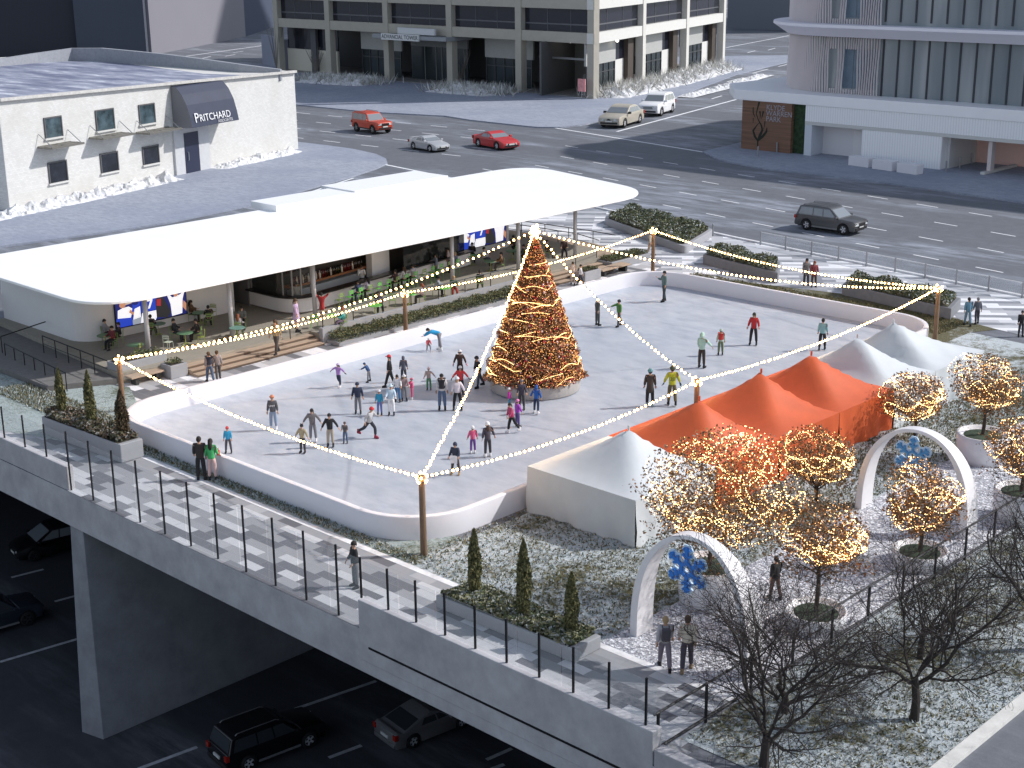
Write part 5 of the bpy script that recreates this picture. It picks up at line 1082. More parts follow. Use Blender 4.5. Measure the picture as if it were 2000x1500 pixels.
def car(x, y, z, ang, kind, paint, label, sc=1., rim=RIM, glass=None, extra=None):
    glass = glass or CARGL
    K = dict(  # L, W, ride, belt, roof, wheel r, wheel x rear/front, hood pts, cabin pts (rear base, rear top, front top, screen base)
        suv=(4.9, 1.95, .30, 1.02, 1.72, .38, -1.42, 1.48, [(2.32, .62), (2.36, .86), (2.15, .98), (1.15, 1.07)], (-2.30, -1.95, .25, 1.12), [(-2.36, 1.02), (-2.42, .62)]),
        jeep=(4.45, 1.85, .40, 1.08, 1.80, .40, -1.30, 1.35, [(2.15, .66), (2.17, 1.02), (2.05, 1.10), (.85, 1.14)], (-2.08, -1.92, .15, .80), [(-2.12, 1.08), (-2.16, .62)]),
        sedan=(4.9, 1.82, .24, .90, 1.44, .33, -1.45, 1.45, [(2.38, .55), (2.38, .72), (2.20, .84), (.95, .95)], (-1.85, -1.05, .15, 1.02), [(-2.20, .95), (-2.42, .86), (-2.44, .55)]),
        coupe=(4.3, 1.80, .20, .82, 1.28, .33, -1.25, 1.28, [(2.12, .42), (2.10, .58), (1.75, .72), (.75, .87)], (-1.75, -.55, .05, .85), [(-1.95, .92), (-2.10, .85), (-2.12, .5)]),
        hatch=(4.3, 1.76, .26, .98, 1.60, .34, -1.30, 1.28, [(2.10, .58), (2.10, .84), (1.90, .96), (.80, 1.05)], (-2.02, -1.55, .10, .82), [(-2.08, 1.0), (-2.13, .6)]),
        mini=(4.7, 1.85, .24, .98, 1.62, .34, -1.40, 1.45, [(2.30, .50), (2.26, .70), (1.95, .86), (1.25, 1.0)], (-2.25, -1.80, .20, 1.32), [(-2.30, 1.0), (-2.33, .55)]))[kind]
    L, W, ride, belt, roof, wr, xr, xf, hood, cab, tail = K; hw = W/2; ar = wr*1.18
    e = empty('parked_car' if False else 'car', label, 'car', (x, y, z), ang, sc)
    low = [tail[-1], (tail[-1][0]+.05, ride)]
    for wx in (xr, xf): low += [(wx-ar, ride)]+[(wx-ar*math.cos(R(t)), max(ride, wr+ar*math.sin(R(t))*.98)) for t in range(20, 161, 20)]+[(wx+ar, ride)]
    low += [(hood[0][0]-.04, ride+.02)]+hood+[(cab[3], belt+.02), (cab[0], belt+.02)]+tail[:-1]
    def yw(px_): return hw*(1-.13*min(1., abs(px_)/(L/2))**5)
    b = MB(); n = len(low); vs = [(px_, yw(px_)*(1 if pz < belt-.1 else .965), pz) for px_, pz in low]+[(px_, -yw(px_)*(1 if pz < belt-.1 else .965), pz) for px_, pz in low]
    b.add(vs, [tuple(range(n)), tuple(range(2*n-1, n-1, -1))]+[(i, n+i, n+(i+1) % n, (i+1) % n) for i in range(n)])
    def loc(bm, nm, m, p=e, smooth=False): o = obj(nm, bm.mesh(nm, m, smooth), p, (0, 0, 0)); return o
    bd = bevel(loc(b, 'body', paint), .05, 2, 30); bd['label'] = None; del bd['label']
    b = MB(); b.box(xr-ar*.9, -hw*.88, ride+.02, xf+ar*.9, hw*.88, ride+.45); b.box(-L/2+.25, -hw*.8, ride-.06, L/2-.3, hw*.8, ride+.1); loc(b, 'underbody', BLACKT)
    c0, c1, c2, c3 = cab; ins = .80; zb = belt+.018
    mid = ((c1+c2)/2, roof+.03)
    cp = [(c0, zb), (c1-.12, roof-.07), (c1+.15, roof), mid, (c2-.05, roof-.01), (c2+.12, roof-.07), (c3, zb)]
    def cy(pz): return hw*(.955-(.955-ins)*(pz-zb)/(roof-zb))
    b = MB(); n = len(cp); vs = [(px_, cy(pz), pz) for px_, pz in cp]+[(px_, -cy(pz), pz) for px_, pz in cp]
    b.add(vs, [tuple(range(n-1, -1, -1)), tuple(range(n, 2*n))]+[(i, (i+1) % n, n+(i+1) % n, n+i) for i in range(n-1)]); cb = bevel(loc(b, 'cabin', paint), .045, 2, 25)
    # glass set a hair proud of the cabin faces
    za, zt = zb+.06, roof-.13
    fx = lambda t: c3+(c2+.12-c3)*t; rx = lambda t: c0+(c1-.12-c0)*t; tz = lambda pz: (pz-zb)/(roof-.07-zb)
    b = MB(); 
    for nm, ff, sg in (('windscreen', fx, 1), ('rear_window', rx, -1)):
        b = MB(); t0, t1 = tz(za), tz(zt); o_ = .014*sg; b.quad((ff(t0)+o_, cy(za)*.90, za+.008), (ff(t0)+o_, -cy(za)*.90, za+.008), (ff(t1)+o_, -cy(zt)*.90, zt+.008), (ff(t1)+o_, cy(zt)*.90, zt+.008)); loc(b, nm, glass)
    xs = [rx(tz(za))+.16, (c0+c3)/2-.35, (c0+c3)/2+.45, fx(tz(za))-.16]; xt_ = [rx(tz(zt))+.14, xs[1]-.02, xs[2]-.06, fx(tz(zt))-.10]
    if kind == 'coupe': xs[1] = xs[0]+.55; xt_[1] = max(xt_[0]+.06, xs[1]-.1)
    for sg in (1, -1):
        for i in range(3):
            g = .035; b = MB(); q = [(xs[i]+g, za), (xs[i+1]-g, za), (xt_[i+1]-g, zt), (xt_[i]+g, zt)]
            if q[2][0] <= q[3][0]: continue
            b.poly([(px_, sg*(cy(pz)+.010), pz) for px_, pz in q]); loc(b, 'side_window', glass)
        b = MB(); b.box(c3-.30, sg*(hw*.97)-.02 if sg > 0 else -hw*.97-.20, belt+.02, c3-.12, sg*(hw*.97)+.20 if sg > 0 else -hw*.97+.02, belt+.18); bevel(loc(b, 'mirror', paint if kind != 'sedan' else BLACKT), .03)
        hx, hz = hood[1]; b = MB(); s_ = .16 if kind != 'coupe' else .12; y0 = sg*yw(hx)*.93; b.add([(hx+.035-.10, y0, hz-.02), (hx+.04, y0-sg*.36, hz-.02), (hx+.04, y0-sg*.36, hz-.02-s_), (hx+.0, y0+sg*.0, hz-.02-s_), (hx-.22, y0+sg*.055, hz+.01), (hx-.14, y0+sg*.06, hz-s_)], [(0, 1, 2, 3), (4, 0, 3, 5)]); loc(b, 'headlight', LAMP)
        tx, tz_ = tail[-1][0], (tail[-1][1]+tail[-2][1])/2+.04; b = MB(); b.box(tx-.025, sg*hw*.87-.14, tz_-.10, tx+.14, sg*hw*.87+.07 if sg > 0 else sg*hw*.87+.14-.0, tz_+.13) if sg > 0 else b.box(tx-.025, -hw*.87-.07, tz_-.10, tx+.14, -hw*.87+.14, tz_+.13); loc(b, 'tail_light', TAIL)
        for wx in (xr, xf):
            key = (round(wr, 2), rim.name)
            if key not in _wc: a_, b_ = wheel_meshes(wr); _wc[key] = (a_, b_.mesh('rim', [rim, BLACKT]))
            a_, b_ = _wc[key]; wo = inst('wheel', a_, e, (wx, sg*(hw-.12), wr), (0, 0, 0 if sg > 0 else math.pi)); inst('rim', b_, wo, (0, 0, 0))
    hx, hz = hood[1]; b = MB()
    if kind == 'sedan': b.add([(hx+.03, .17*math.cos(t*.5236), hz-.17+.15*math.sin(t*.5236)) for t in range(12)], [tuple(range(12))])
    elif kind == 'jeep':
        for i in range(7): b.box(hx-.02, -.42+i*.125, hz-.26, hx+.03, -.42+i*.125+.075, hz-.03)
    else: b.box(hx-.05, -hw*.45, hz-.24, hx+.03, hw*.45, hz-.06)
    loc(b, 'grille', BLACKT if kind != 'hatch' else M((.25, .27, .29), .4, .6))
    b = MB(); b.box(hood[0][0]-.06, -hw*.72, ride+.08, hood[0][0]+.035, hw*.72, ride+.20); loc(b, 'lower_intake', BLACKT)
    b = MB(); b.box(hood[0][0]+.02, -.26, ride+.22, hood[0][0]+.05, .26, ride+.33); loc(b, 'number_plate', PLATE); tx = tail[-1][0]
    b = MB(); b.box(tx-.035, -.26, tail[-1][1]+.02, tx+.02, .26, tail[-1][1]+.14); loc(b, 'number_plate', PLATE)
    b = MB(); b.box(tx-.05, -hw*.84, ride+.05, tx+.1, hw*.84, ride+.24); bevel(loc(b, 'bumper', BLACKT if kind in ('jeep', 'suv') else paint), .03)
    if kind in ('suv', 'jeep'):
        for sg in (1, -1):
            b = MB(); b.tube([(c1+.1, sg*hw*.70, roof+.0), (c1+.2, sg*hw*.70, roof+.07), (c2-.2, sg*hw*.70, roof+.08), (c2-.05, sg*hw*.70, roof+.01)], .022, 6); loc(b, 'roof_rail', M((.3, .3, .31), .4, .7))
        b = MB(); b.box(xr+ar, -hw-.015, ride+.0, xf-ar, hw+.015, ride+.10); loc(b, 'sill_trim', M((.20, .20, .205), .5) if kind == 'suv' else BLACKT)
    if kind == 'coupe' and extra == 'spoiler':
        b = MB(); b.box(-2.08, -.7, 1.0, -1.85, .7, 1.04); b.box(-2.0, -.6, .86, -1.93, -.55, 1.0); b.box(-2.0, .55, .86, -1.93, .6, 1.0); loc(b, 'rear_wing', paint)
    return e
def carpos(pr_, pf_, z): a, c = P(*pr_, z), P(*pf_, z); return (a+c)/2, math.atan2(c.y-a.y, c.x-a.x)
def carpaint(c, r_=.28, metal=.25): return M(c, r_, metal, spec=.7, name='car_paint')
def place(pr_, pf_, z, kind, paint, label, sc, off=.85, ang=None, **k):
    m, a = carpos(pr_, pf_, z); a = ang if ang is not None else a; lft = Vector((-math.sin(a), math.cos(a), 0)); side = -1 if lft.dot(Vector((-.7, -.7, 0))) > 0 else 1
    c = m+lft*off*sc*side; return car(c.x, c.y, z+.004, a, kind, paint, label, sc, **k)
place((695, 257), (729, 262), 0, 'jeep', carpaint((.50, .055, .022), .4, 0), 'boxy red off-road car on the avenue behind the white building', 1.34, ang=R(-97), rim=M((.30, .31, .33), .4, .6), glass=CARGL_L)
place((806, 292), (841, 297), 0, 'coupe', carpaint((.46, .47, .49), .4, .3), 'small silver coupe with rear wing on the avenue behind the pavilion roof', 1.24, ang=R(-97), extra='spoiler', glass=CARGL_L)
place((934, 287), (970, 293), 0, 'coupe', carpaint((.48, .028, .03), .35, 0), 'low red sports coupe alone in the middle of the avenue', 1.42, ang=R(-100), glass=CARGL_L)
place((1255, 240), (1214, 250), 0, 'sedan', carpaint((.46, .42, .35), .4, .1), 'beige sedan with round black grille waiting at the crossing', 1.72, ang=R(197), glass=CARGL_L)
place((1316, 219), (1290, 228), 0, 'hatch', carpaint((.80, .80, .81), .35, 0), 'tall white rounded hatchback stopped behind the beige sedan', 1.72, ang=R(199), glass=CARGL_L)
place((1573, 449), (1648, 459), 0, 'suv', carpaint((.115, .115, .118), .3, .5), 'grey estate-like off-roader driving along the near avenue lane', 1.16, ang=R(-89), glass=CARGL_L)
place((483, 1506), (604, 1460), ZH, 'suv', carpaint((.008, .008, .010), .25, .2), 'black off-roader seen from behind on the highway below the overpass', 1.02, ang=R(-8))
place((795, 1465), (915, 1420), ZH, 'coupe', carpaint((.24, .235, .24), .35, .4), 'silver grey coupe seen from behind slipping under the overpass', 1.05, ang=R(-8))
place((165, 1070), (72, 1098), ZH, 'mini', carpaint((.008, .008, .010), .3, .2), 'black people carrier coming towards the viewer beside the pier', 1.05, ang=R(170), rim=RIM_D, glass=CARGL_L)
place((-70, 1255), (62, 1222), ZH, 'suv', carpaint((.030, .038, .055), .35, .3), 'dark blue estate car cut by the left edge on the highway', 1.05, ang=R(-8), rim=RIM_D)
# ================================================================ PEOPLE
SKIN = [M((.50, .30, .21), .6), M((.33, .18, .115), .6), M((.14, .075, .05), .6), M((.58, .38, .29), .6)]
FEAT = M((.05, .025, .02), .6)
def cl(c): return M(c, .8, var=.10, vscale=9, name='cloth')
BLK, CHAR, NAVY, GREY, DGREY, WHT, RED, BRN, JEAN, LJEAN, BEIGE = (.014, .014, .017), (.045, .045, .052), (.022, .030, .065), (.19, .19, .21), (.085, .085, .095), (.68, .68, .70), (.48, .025, .03), (.085, .050, .034), (.075, .12, .21), (.24, .31, .42), (.38, .33, .26)
HAIRD, HAIRB, HAIRL, HAIRR = (.018, .014, .012), (.075, .042, .022), (.36, .25, .13), (.20, .06, .025)
def skinmesh(nm, nodes, edges, rad, mat, grow=1.15):
    me = bpy.data.meshes.new(nm); me.from_pydata([tuple(n) for n in nodes], edges, []); me.materials.append(mat)
    o = bpy.data.objects.new(nm, me); COL.objects.link(o); md = o.modifiers.new('skin', 'SKIN'); md.use_smooth_shade = True
    sv = me.skin_vertices[0].data
    for i, r_ in enumerate(rad): sv[i].radius = (r_*grow, r_*grow)
    sv[0].use_root = True; s = o.modifiers.new('sub', 'SUBSURF'); s.levels = s.render_levels = 1; _TODO.append(o); return o
# shared small meshes: hand with five fingers, boot, skate, hair, hats
def _hand():
    b = MB(); b.add([(-.035, -.012, 0), (.035, -.012, 0), (.04, -.012, -.085), (-.038, -.012, -.085), (-.03, .014, 0), (.03, .014, 0), (.036, .014, -.085), (-.034, .014, -.085)], [(0, 1, 2, 3), (7, 6, 5, 4), (0, 4, 5, 1), (1, 5, 6, 2), (2, 6, 7, 3), (3, 7, 4, 0)])
    for i, (x, L) in enumerate(((-.028, .06), (-.009, .075), (.011, .08), (.030, .07))): b.tube([(x, 0, -.08), (x*1.1, .012, -.08-L*.5), (x*1.1, .035, -.08-L)], [.0105, .010, .007], 5)
    b.tube([(.034, 0, -.025), (.062, .016, -.055), (.068, .03, -.085)], [.013, .012, .008], 5); return b
HAND = _hand().mesh('hand', None, True)
def _boot(blade):
    b = MB(); z0 = .055 if blade else .0
    b.lathe((0, 0), [(.05, z0+.0), (.055, z0+.05), (.052, z0+.11), (.056, z0+.19 if blade else z0+.14), (.04, z0+.2 if blade else z0+.145)], 10)
    pr_ = [(-.06, .045), (.0, .05), (.10, .052), (.17, .045), (.20, .02)]; N = 5
    b.add([(x, -w_, z0) for x, w_ in pr_]+[(x, w_, z0) for x, w_ in pr_]+[(x, -w_*.85, z0+h) for (x, w_), h in zip(pr_, (.09, .10, .075, .055, .035))]+[(x, w_*.85, z0+h) for (x, w_), h in zip(pr_, (.09, .10, .075, .055, .035))],
          [(i, i+1, 2*N+i+1, 2*N+i) for i in range(N-1)]+[(N+i+1, N+i, 3*N+i, 3*N+i+1) for i in range(N-1)]+[(2*N+i, 2*N+i+1, 3*N+i+1, 3*N+i) for i in range(N-1)]+[(i+1, i, N+i, N+i+1) for i in range(N-1)]+[(0, 2*N, 3*N, N), (N-1, 2*N-1, 4*N-1, 3*N-1)])
    if blade: b.box(-.09, -.006, 0, .20, .006, .05)
    return b
SHOE = _boot(False).mesh('shoe', None, True); SKATE = _boot(True).mesh('skate', None, True)
def _cap(r_, zlow, back, extra=None, lobes=0):
    b = MB(); n, m = 14, 7; vs = []
    for i in range(m+1):
        t = i/m
        for k in range(n):
            a = 6.2832*k/n; bk = max(0, -math.cos(a)); lo = zlow-back*bk; th = math.pi/2*(1-t)
            z = r_*1.08*math.sin(th) if t < .999 else 0
            rr_ = r_*math.cos(th)
            vs.append((rr_*math.cos(a)*1.06-.008, rr_*math.sin(a)*.94, z) if i < m else (r_*math.cos(a)*1.05-.008, r_*math.sin(a)*.94, lo))
    b.add(vs, [(i*n+k, i*n+(k+1) % n, (i+1)*n+(k+1) % n, (i+1)*n+k)[::-1] for i in range(m) for k in range(n)]+[tuple(range(n))])
    if extra == 'brim': b.lathe((0, 0), [(r_*1.0, -.015), (r_*1.1, -.01), (r_*1.1, .035), (r_*.98, .04)], 14)
    if extra == 'pom': b.lathe((0, 0), [(r_*1.0, -.015), (r_*1.1, -.01), (r_*1.1, .035), (r_*.98, .04)], 14); b.ball((-.01, 0, r_*1.2), .045, 8, 6)
    if extra == 'visor': b.add([(r_*.8, -r_*.7, .02), (r_*1.75, -r_*.45, .0), (r_*1.75, r_*.45, .0), (r_*.8, r_*.7, .02), (r_*.8, -r_*.7, .035), (r_*1.75, -r_*.45, .012), (r_*1.75, r_*.45, .012), (r_*.8, r_*.7, .035)], [(0, 1, 2, 3), (7, 6, 5, 4), (0, 4, 5, 1), (1, 5, 6, 2), (2, 6, 7, 3)])
    if extra == 'long': b.tube([(-.06, 0, .0), (-.085, 0, -.12), (-.10, 0, -.25), (-.09, 0, -.36)], [.085, .095, .085, .04], 8)
    if extra == 'tail': b.tube([(-.09, 0, .02), (-.13, 0, -.08), (-.13, 0, -.22)], [.03, .035, .015], 6)
    if extra == 'ears': b.ball((0, .065, r_*1.0), .035, 6, 4); b.ball((0, -.065, r_*1.0), .035, 6, 4)
    if extra == 'hood': b.tube([(-.05, 0, .02), (-.075, 0, -.06), (-.06, 0, -.14)], [.105, .115, .09], 10)
    return b.mesh('cap', None, True)
CAPS = dict(short=_cap(.108, -.02, .07), long=_cap(.11, -.04, .08, 'long'), tail=_cap(.108, -.02, .06, 'tail'), beanie=_cap(.114, -.0, .04, 'brim'), pom=_cap(.114, -.0, .04, 'pom'), cap=_cap(.113, .0, .03, 'visor'), helmet=_cap(.128, .0, .05), ears=_cap(.114, .0, .04, 'ears'), hood=_cap(.118, -.05, .07, 'hood'))
CAPN = dict(short='hair', long='hair', tail='hair', beanie='hat', pom='hat', cap='cap', helmet='helmet', ears='hat', hood='hood')
def sdir(fl, ab, side): return Vector((math.sin(R(fl))*math.cos(R(ab)), side*math.sin(R(ab)), -math.cos(R(fl))*math.cos(R(ab))))
def person(loc, yaw, h, label, top=BLK, legs=NAVY, hair=('short', HAIRD), hat=None, skin=0, lean=0, LA=(5, 10, 10), RA=(5, 10, 10), LL=(0, 4, 0), RL=(0, 4, 0), sit=False, coat=0., skate=False, shoe=BLK, glove=None, dress=False, group=None, turn=0, wide=1., seat=.46, vest=None, sleeve=None, cat='person'):
    e = empty('person', label, cat, loc, yaw, h/1.75, group)
    if sit: LL = LL if LL != (0, 4, 0) else (84, 7, 82); RL = RL if RL != (0, 4, 0) else (80, 7, 80)
    spine = lambda t: Vector((math.sin(R(lean))*t, 0, math.cos(R(lean))*t))
    nodes = {}; hipw = .088
    legsd = {}
    for s, side, (fl, ab, kn) in (('L', 1, LL), ('R', -1, RL)):
        hip = Vector((0, side*hipw, -.03)); knee = hip+sdir(fl, ab, side)*.43; ank = knee+sdir(fl-kn, ab*.6, side)*.42; legsd[s] = [hip, knee, ank]
    sole = .10+(.055 if skate else 0)
    pz = (seat*1.75/h+.10) if sit else sole-min(legsd['L'][2].z, legsd['R'][2].z)
    pel = Vector((0, 0, pz))
    for s in legsd: legsd[s] = [q+pel for q in legsd[s]]
    wst, chest, neck, jaw, skull, crown = [pel+spine(t) for t in (.16, .36, .53, .60, .685, .745)]
    fw = Vector((math.cos(R(turn)), math.sin(R(turn)), 0)); jaw = jaw+fw*.022; skull = skull+fw*.012
    arms = {}
    for s, side, (fl, ab, el) in (('L', 1, LA), ('R', -1, RA)):
        sh = pel+spine(.47)+Vector((0, side*.175*wide, 0)); elb = sh+sdir(fl, ab, side)*.275; wr_ = elb+sdir(fl+el, ab*.75, side)*.245; arms[s] = [sh, elb, wr_]
    V = [pel, wst, chest, neck, jaw, skull, crown]; E = [(i, i+1) for i in range(6)]; rad = [.11, .105, .12, .048, .068, .088, .060]
    for s in 'LR':
        k = len(V); V += arms[s]; E += [(2, k), (k, k+1), (k+1, k+2)]; rad += [.05, .038, .027]
        k = len(V); V += legsd[s]; E += [(0, k), (k, k+1), (k+1, k+2)]; rad += [.075, .05, .036]
    body = skinmesh('body', V, E, rad, SKIN[skin], 1.04); body.parent = e
    tm = cl(top)
    # upper garment
    hem = pel-spine(.06)-Vector((0, 0, coat*.8)); V = [chest, wst, pel, hem]; E = [(0, 1), (1, 2), (2, 3)]; rad = [.148*wide, .140*wide, .148, .150+coat*.12]
    if sit: V = V[:3]; E = E[:2]; rad = rad[:3]
    k = len(V); V.append(neck-spine(.035)); E.append((0, k)); rad.append(.072)
    for s in 'LR':
        k = len(V); a = arms[s]; V += [a[0], a[1], a[1]+(a[2]-a[1])*.86]; E += [(0, k), (k, k+1), (k+1, k+2)]; rad += [.080, .062, .052]
    jk = skinmesh('dress' if dress else ('coat' if coat > .15 else 'jacket'), V, E, rad, tm); jk.parent = e
    if not dress or coat < .3:
        V = [pel+spine(.02), pel+spine(.08)]; E = [(0, 1)]; rad = [.128, .122]
        for s in 'LR':
            k = len(V); q = legsd[s]; V += [q[0], q[1], q[1]+(q[2]-q[1])*.93]; E += [(0, k), (k, k+1), (k+1, k+2)]; rad += [.098, .076, .064]
        tr = skinmesh('trousers', V, E, rad, cl(legs)); tr.parent = e
    if vest:
        v_ = skinmesh('vest', [chest, wst, pel, neck-spine(.04)], [(0, 1), (1, 2), (0, 3)], [.165, .158, .155, .085], cl(vest)); v_.parent = e
    for s, side in (('L', 1), ('R', -1)):
        a = arms[s]; d = (a[2]-a[1]).normalized(); q = (-d).to_track_quat('Z', 'Y')
        inst('glove' if glove else 'hand', HAND, e, a[2]-d*.015, q, cl(glove) if glove else SKIN[skin], (1.15, 1.15*side, 1.15) if glove else (1, side, 1))
        q = legsd[s]; inst('skate' if skate else 'shoe', SKATE if skate else SHOE, e, (q[2].x, q[2].y, q[2].z-sole+(.0)), (0, 0, R(6*side)), cl(shoe))
    hq = Quaternion((0, 0, 1), R(turn)) @ Quaternion((0, 1, 0), R(lean*.7))
    if hair: inst(CAPN[hair[0]], CAPS[hair[0]], e, skull+spine(.012), hq, cl(hair[1]))
    if hat: inst(CAPN[hat[0]], CAPS[hat[0]], e, skull+spine(.03), hq, cl(hat[1]))
    # face: eyes, nose and mouth set into the head
    b = MB(); fl_ = fw; sd_ = Vector((-fl_.y, fl_.x, 0)); upv = spine(1.); c = skull+fl_*.083-upv*.012
    for s in (1, -1):
        p = c+sd_*s*.033; b.add([p+sd_*.015, p+upv*.009+fl_*.004, p-sd_*.015, p-upv*.009+fl_*.004], [(0, 1, 2, 3)])
    p = c-upv*.058+fl_*.006; b.add([p+sd_*.022, p+upv*.006+fl_*.004, p-sd_*.022, p-upv*.007+fl_*.004], [(0, 1, 2, 3)])
    o = obj('eyes_and_mouth', b.mesh('eyes_and_mouth', FEAT), e, (0, 0, 0))
    b = MB(); p = c-upv*.02; b.add([p+upv*.022, p+sd_*.014-upv*.016, p-sd_*.014-upv*.016, p+fl_*.028-upv*.014], [(0, 1, 3), (0, 3, 2), (1, 2, 3)]); obj('nose', b.mesh('nose', SKIN[skin]), e, (0, 0, 0))
    e['_j'] = 0; del e['_j']
    e_j[e.name] = dict(arms=arms, chest=chest, pel=pel, neck=neck, s=h/1.75); return e
e_j = {}
AWAY, CAMF, LEFT, RIGHT = YAW, YAW+math.pi, YAW+math.pi/2, YAW-math.pi/2
def at(px, py, ptop, z, face, label, **k):
    q = P(px, py, z); h = k.pop('h', None) or max(.8, min(2.0, height_of(px, py, ptop, z)))
    return person((q.x, q.y, z), face if isinstance(face, float) else face, h, label, **k)
SK = dict(skate=True, group='skaters on the ice rink'); I = ICE
W_ = (.75, .75, .76)
OUT = (8, 62, 0); FWD = (35, 12, 20)
o = at(535, 840, 777, I, CAMF, 'skater in charcoal sweatshirt with white letters, pale jeans and orange beanie', top=DGREY, legs=LJEAN, hat=('beanie', (.55, .22, .12)), shoe=W_, **SK)
j = e_j[o.name]; m_ = o.matrix_basis
o2 = at(662, 757, 714, I, CAMF-.5, 'child in lilac jacket skating with both arms spread wide', top=(.36, .20, .50), legs=NAVY, hat=('beanie', (.5, .38, .6)), hair=('long', HAIRD), LA=(0, 62, 5), RA=(0, 66, 0), RL=(-15, 3, 25), glove=BLK, shoe=W_, **SK)
at(721, 746, 710, I, LEFT-.3, 'child in dark blue jacket bending forward on stiff grey legs', top=(.025, .075, .20), legs=GREY, hat=('beanie', (.02, .06, .16)), lean=32, LL=(0, 16, 0), RL=(0, 16, 0), LA=(50, 5, 20), RA=(50, 5, 20), **SK)
at(762, 756, 697, I, LEFT, 'tall skater all in black with a red cap', top=BLK, legs=BLK, hat=('cap', (.55, .03, .04)), LL=(18, 3, 4), RL=(-14, 3, 6), **SK)
at(789, 746, 700, I, AWAY, 'skater in grey blue hooded coat seen from behind', top=(.10, .11, .15), legs=CHAR, hair=None, hat=('hood', (.09, .10, .14)), coat=.2, **SK)
at(777, 785, 736, I, CAMF, 'skater in white jacket and blue patterned snow trousers in the middle of the group', top=WHT, legs=(.07, .19, .38), hair=('long', HAIRD), LA=(20, 12, 30), **SK)
at(790, 783, 734, I, CAMF+.2, 'adult in pinkish grey jacket with white hat leaning over a toddler', top=(.30, .22, .22), legs=GREY, hat=('beanie', WHT), hair=('long', HAIRL), lean=14, LA=(30, 8, 20), **SK)
at(805, 780, 742, I, LEFT, 'toddler in an all pink snowsuit', top=(.62, .08, .20), legs=(.62, .08, .20), hat=('beanie', (.55, .10, .2)), LA=(60, 10, 0), RA=(60, 10, 0), shoe=W_, **SK)
at(765, 811, 756, I, CAMF, 'skater in white and blue patterned jacket and white trousers', top=(.48, .60, .70), legs=W_, hat=('pom', (.55, .68, .75)), LA=(25, 15, 40), RA=(25, 15, 40), glove=WHT, **SK)
at(742, 811, 766, I, CAMF-.2, 'child in bright blue jacket and blue violet trousers with white hat', top=(.03, .30, .48), legs=(.14, .18, .45), hat=('helmet', W_), **SK)
at(700, 808, 752, I, CAMF, 'man in navy puffer jacket, grey trousers and navy cap standing still', top=NAVY, legs=GREY, hat=('beanie', NAVY), wide=1.15, LA=(5, 14, 15), RA=(5, 14, 15), **SK)
at(722, 856, 794, I, RIGHT-.6, 'skater with red beanie lunging forward in light grey jacket', top=(.46, .46, .47), legs=(.025, .028, .04), hat=('beanie', (.55, .03, .04)), lean=16, LL=(42, 5, 45), RL=(-34, 6, 28), LA=(40, 15, 60), RA=(-30, 20, 40), shoe=(.3, .03, .06), **SK)
at(612, 863, 803, I, CAMF, 'woman in grey top holding hands with a child and a man', top=(.16, .15, .155), legs=(.20, .20, .22), hair=('long', HAIRD), LA=(12, 40, 0), RA=(12, 40, 0), LL=(0, 6, 0), skin=0, shoe=W_, **SK)
at(592, 885, 826, I, CAMF-.4, 'child in tan jacket and black hat with cat ears', top=(.34, .29, .19), legs=CHAR, hat=('ears', BLK), LA=(10, 35, 0), RA=(10, 30, 10), h=1.35, **SK)
at(646, 873, 813, I, CAMF, 'man in black jacket and beige trousers with dark cap', top=BLK, legs=BEIGE, hat=('cap', BLK), LA=(10, 38, 5), RA=(10, 32, 5), **SK)
at(675, 866, 828, I, CAMF, 'small boy in grey plaid jacket and jeans', top=(.11, .10, .10), legs=JEAN, hat=('beanie', (.09, .07, .06)), LA=(35, 8, 50), RA=(35, 8, 50), **SK)
at(864, 801, 735, I, CAMF, 'man in black jersey with pale sleeves and blue jeans', top=(.50, .49, .50), legs=JEAN, vest=(.018, .018, .025), hair=('short', HAIRD), skin=1, LA=(5, 12, 10), **SK)
at(894, 801, 741, I, CAMF, 'woman in white jacket, black trousers and white beanie', top=(.68, .62, .65), legs=BLK, hat=('beanie', WHT), hair=('long', HAIRL), LA=(8, 28, 5), RA=(8, 16, 10), LL=(0, 10, 0), RL=(0, 10, 0), shoe=BLK, **SK)
at(900, 772, 720, I, CAMF, 'child in red jacket with white helmet and arms out', top=(.62, .05, .06), legs=BLK, hat=('helmet', W_), LA=(10, 45, 5), RA=(10, 45, 5), glove=BLK, **SK)
at(899, 742, 688, I, CAMF, 'woman in dark brown coat with white hat under a hood', top=(.045, .028, .026), legs=CHAR, hat=('beanie', WHT), hair=('hood', (.07, .04, .035)), LA=(8, 25, 5), RA=(8, 25, 5), coat=.12, glove=(.45, .2, .25), **SK)
at(936, 757, 699, I, LEFT+.5, 'man in black jacket and jeans leaning left of the tree', top=BLK, legs=(.055, .075, .11), hat=('beanie', (.03, .03, .035)), lean=10, LL=(14, 4, 5), RL=(-20, 4, 8), **SK)
at(838, 762, 722, I, CAMF, 'toddler in floral jacket and green trousers', top=(.42, .33, .31), legs=(.08, .26, .12), hat=('pom', (.62, .45, .45)), LA=(10, 45, 0), RA=(20, 20, 40), **SK)
at(858, 685, 645, I, LEFT-.2, 'adult in bright blue jacket bending far down over a child', h=1.72, top=(.02, .32, .60), legs=GREY, lean=72, LL=(-12, 8, 0), RL=(2, 8, 0), LA=(55, 6, 10), RA=(60, 6, 5), shoe=W_, **SK)
at(836, 686, 664, I, CAMF+.3, 'small child in red and white crouching beneath the bent adult', h=.95, top=(.58, .10, .12), legs=(.22, .23, .25), hat=('helmet', (.6, .55, .55)), lean=28, LL=(70, 10, 80), RL=(60, 10, 75), LA=(40, 10, 20), RA=(40, 10, 20), shoe=W_, **SK)
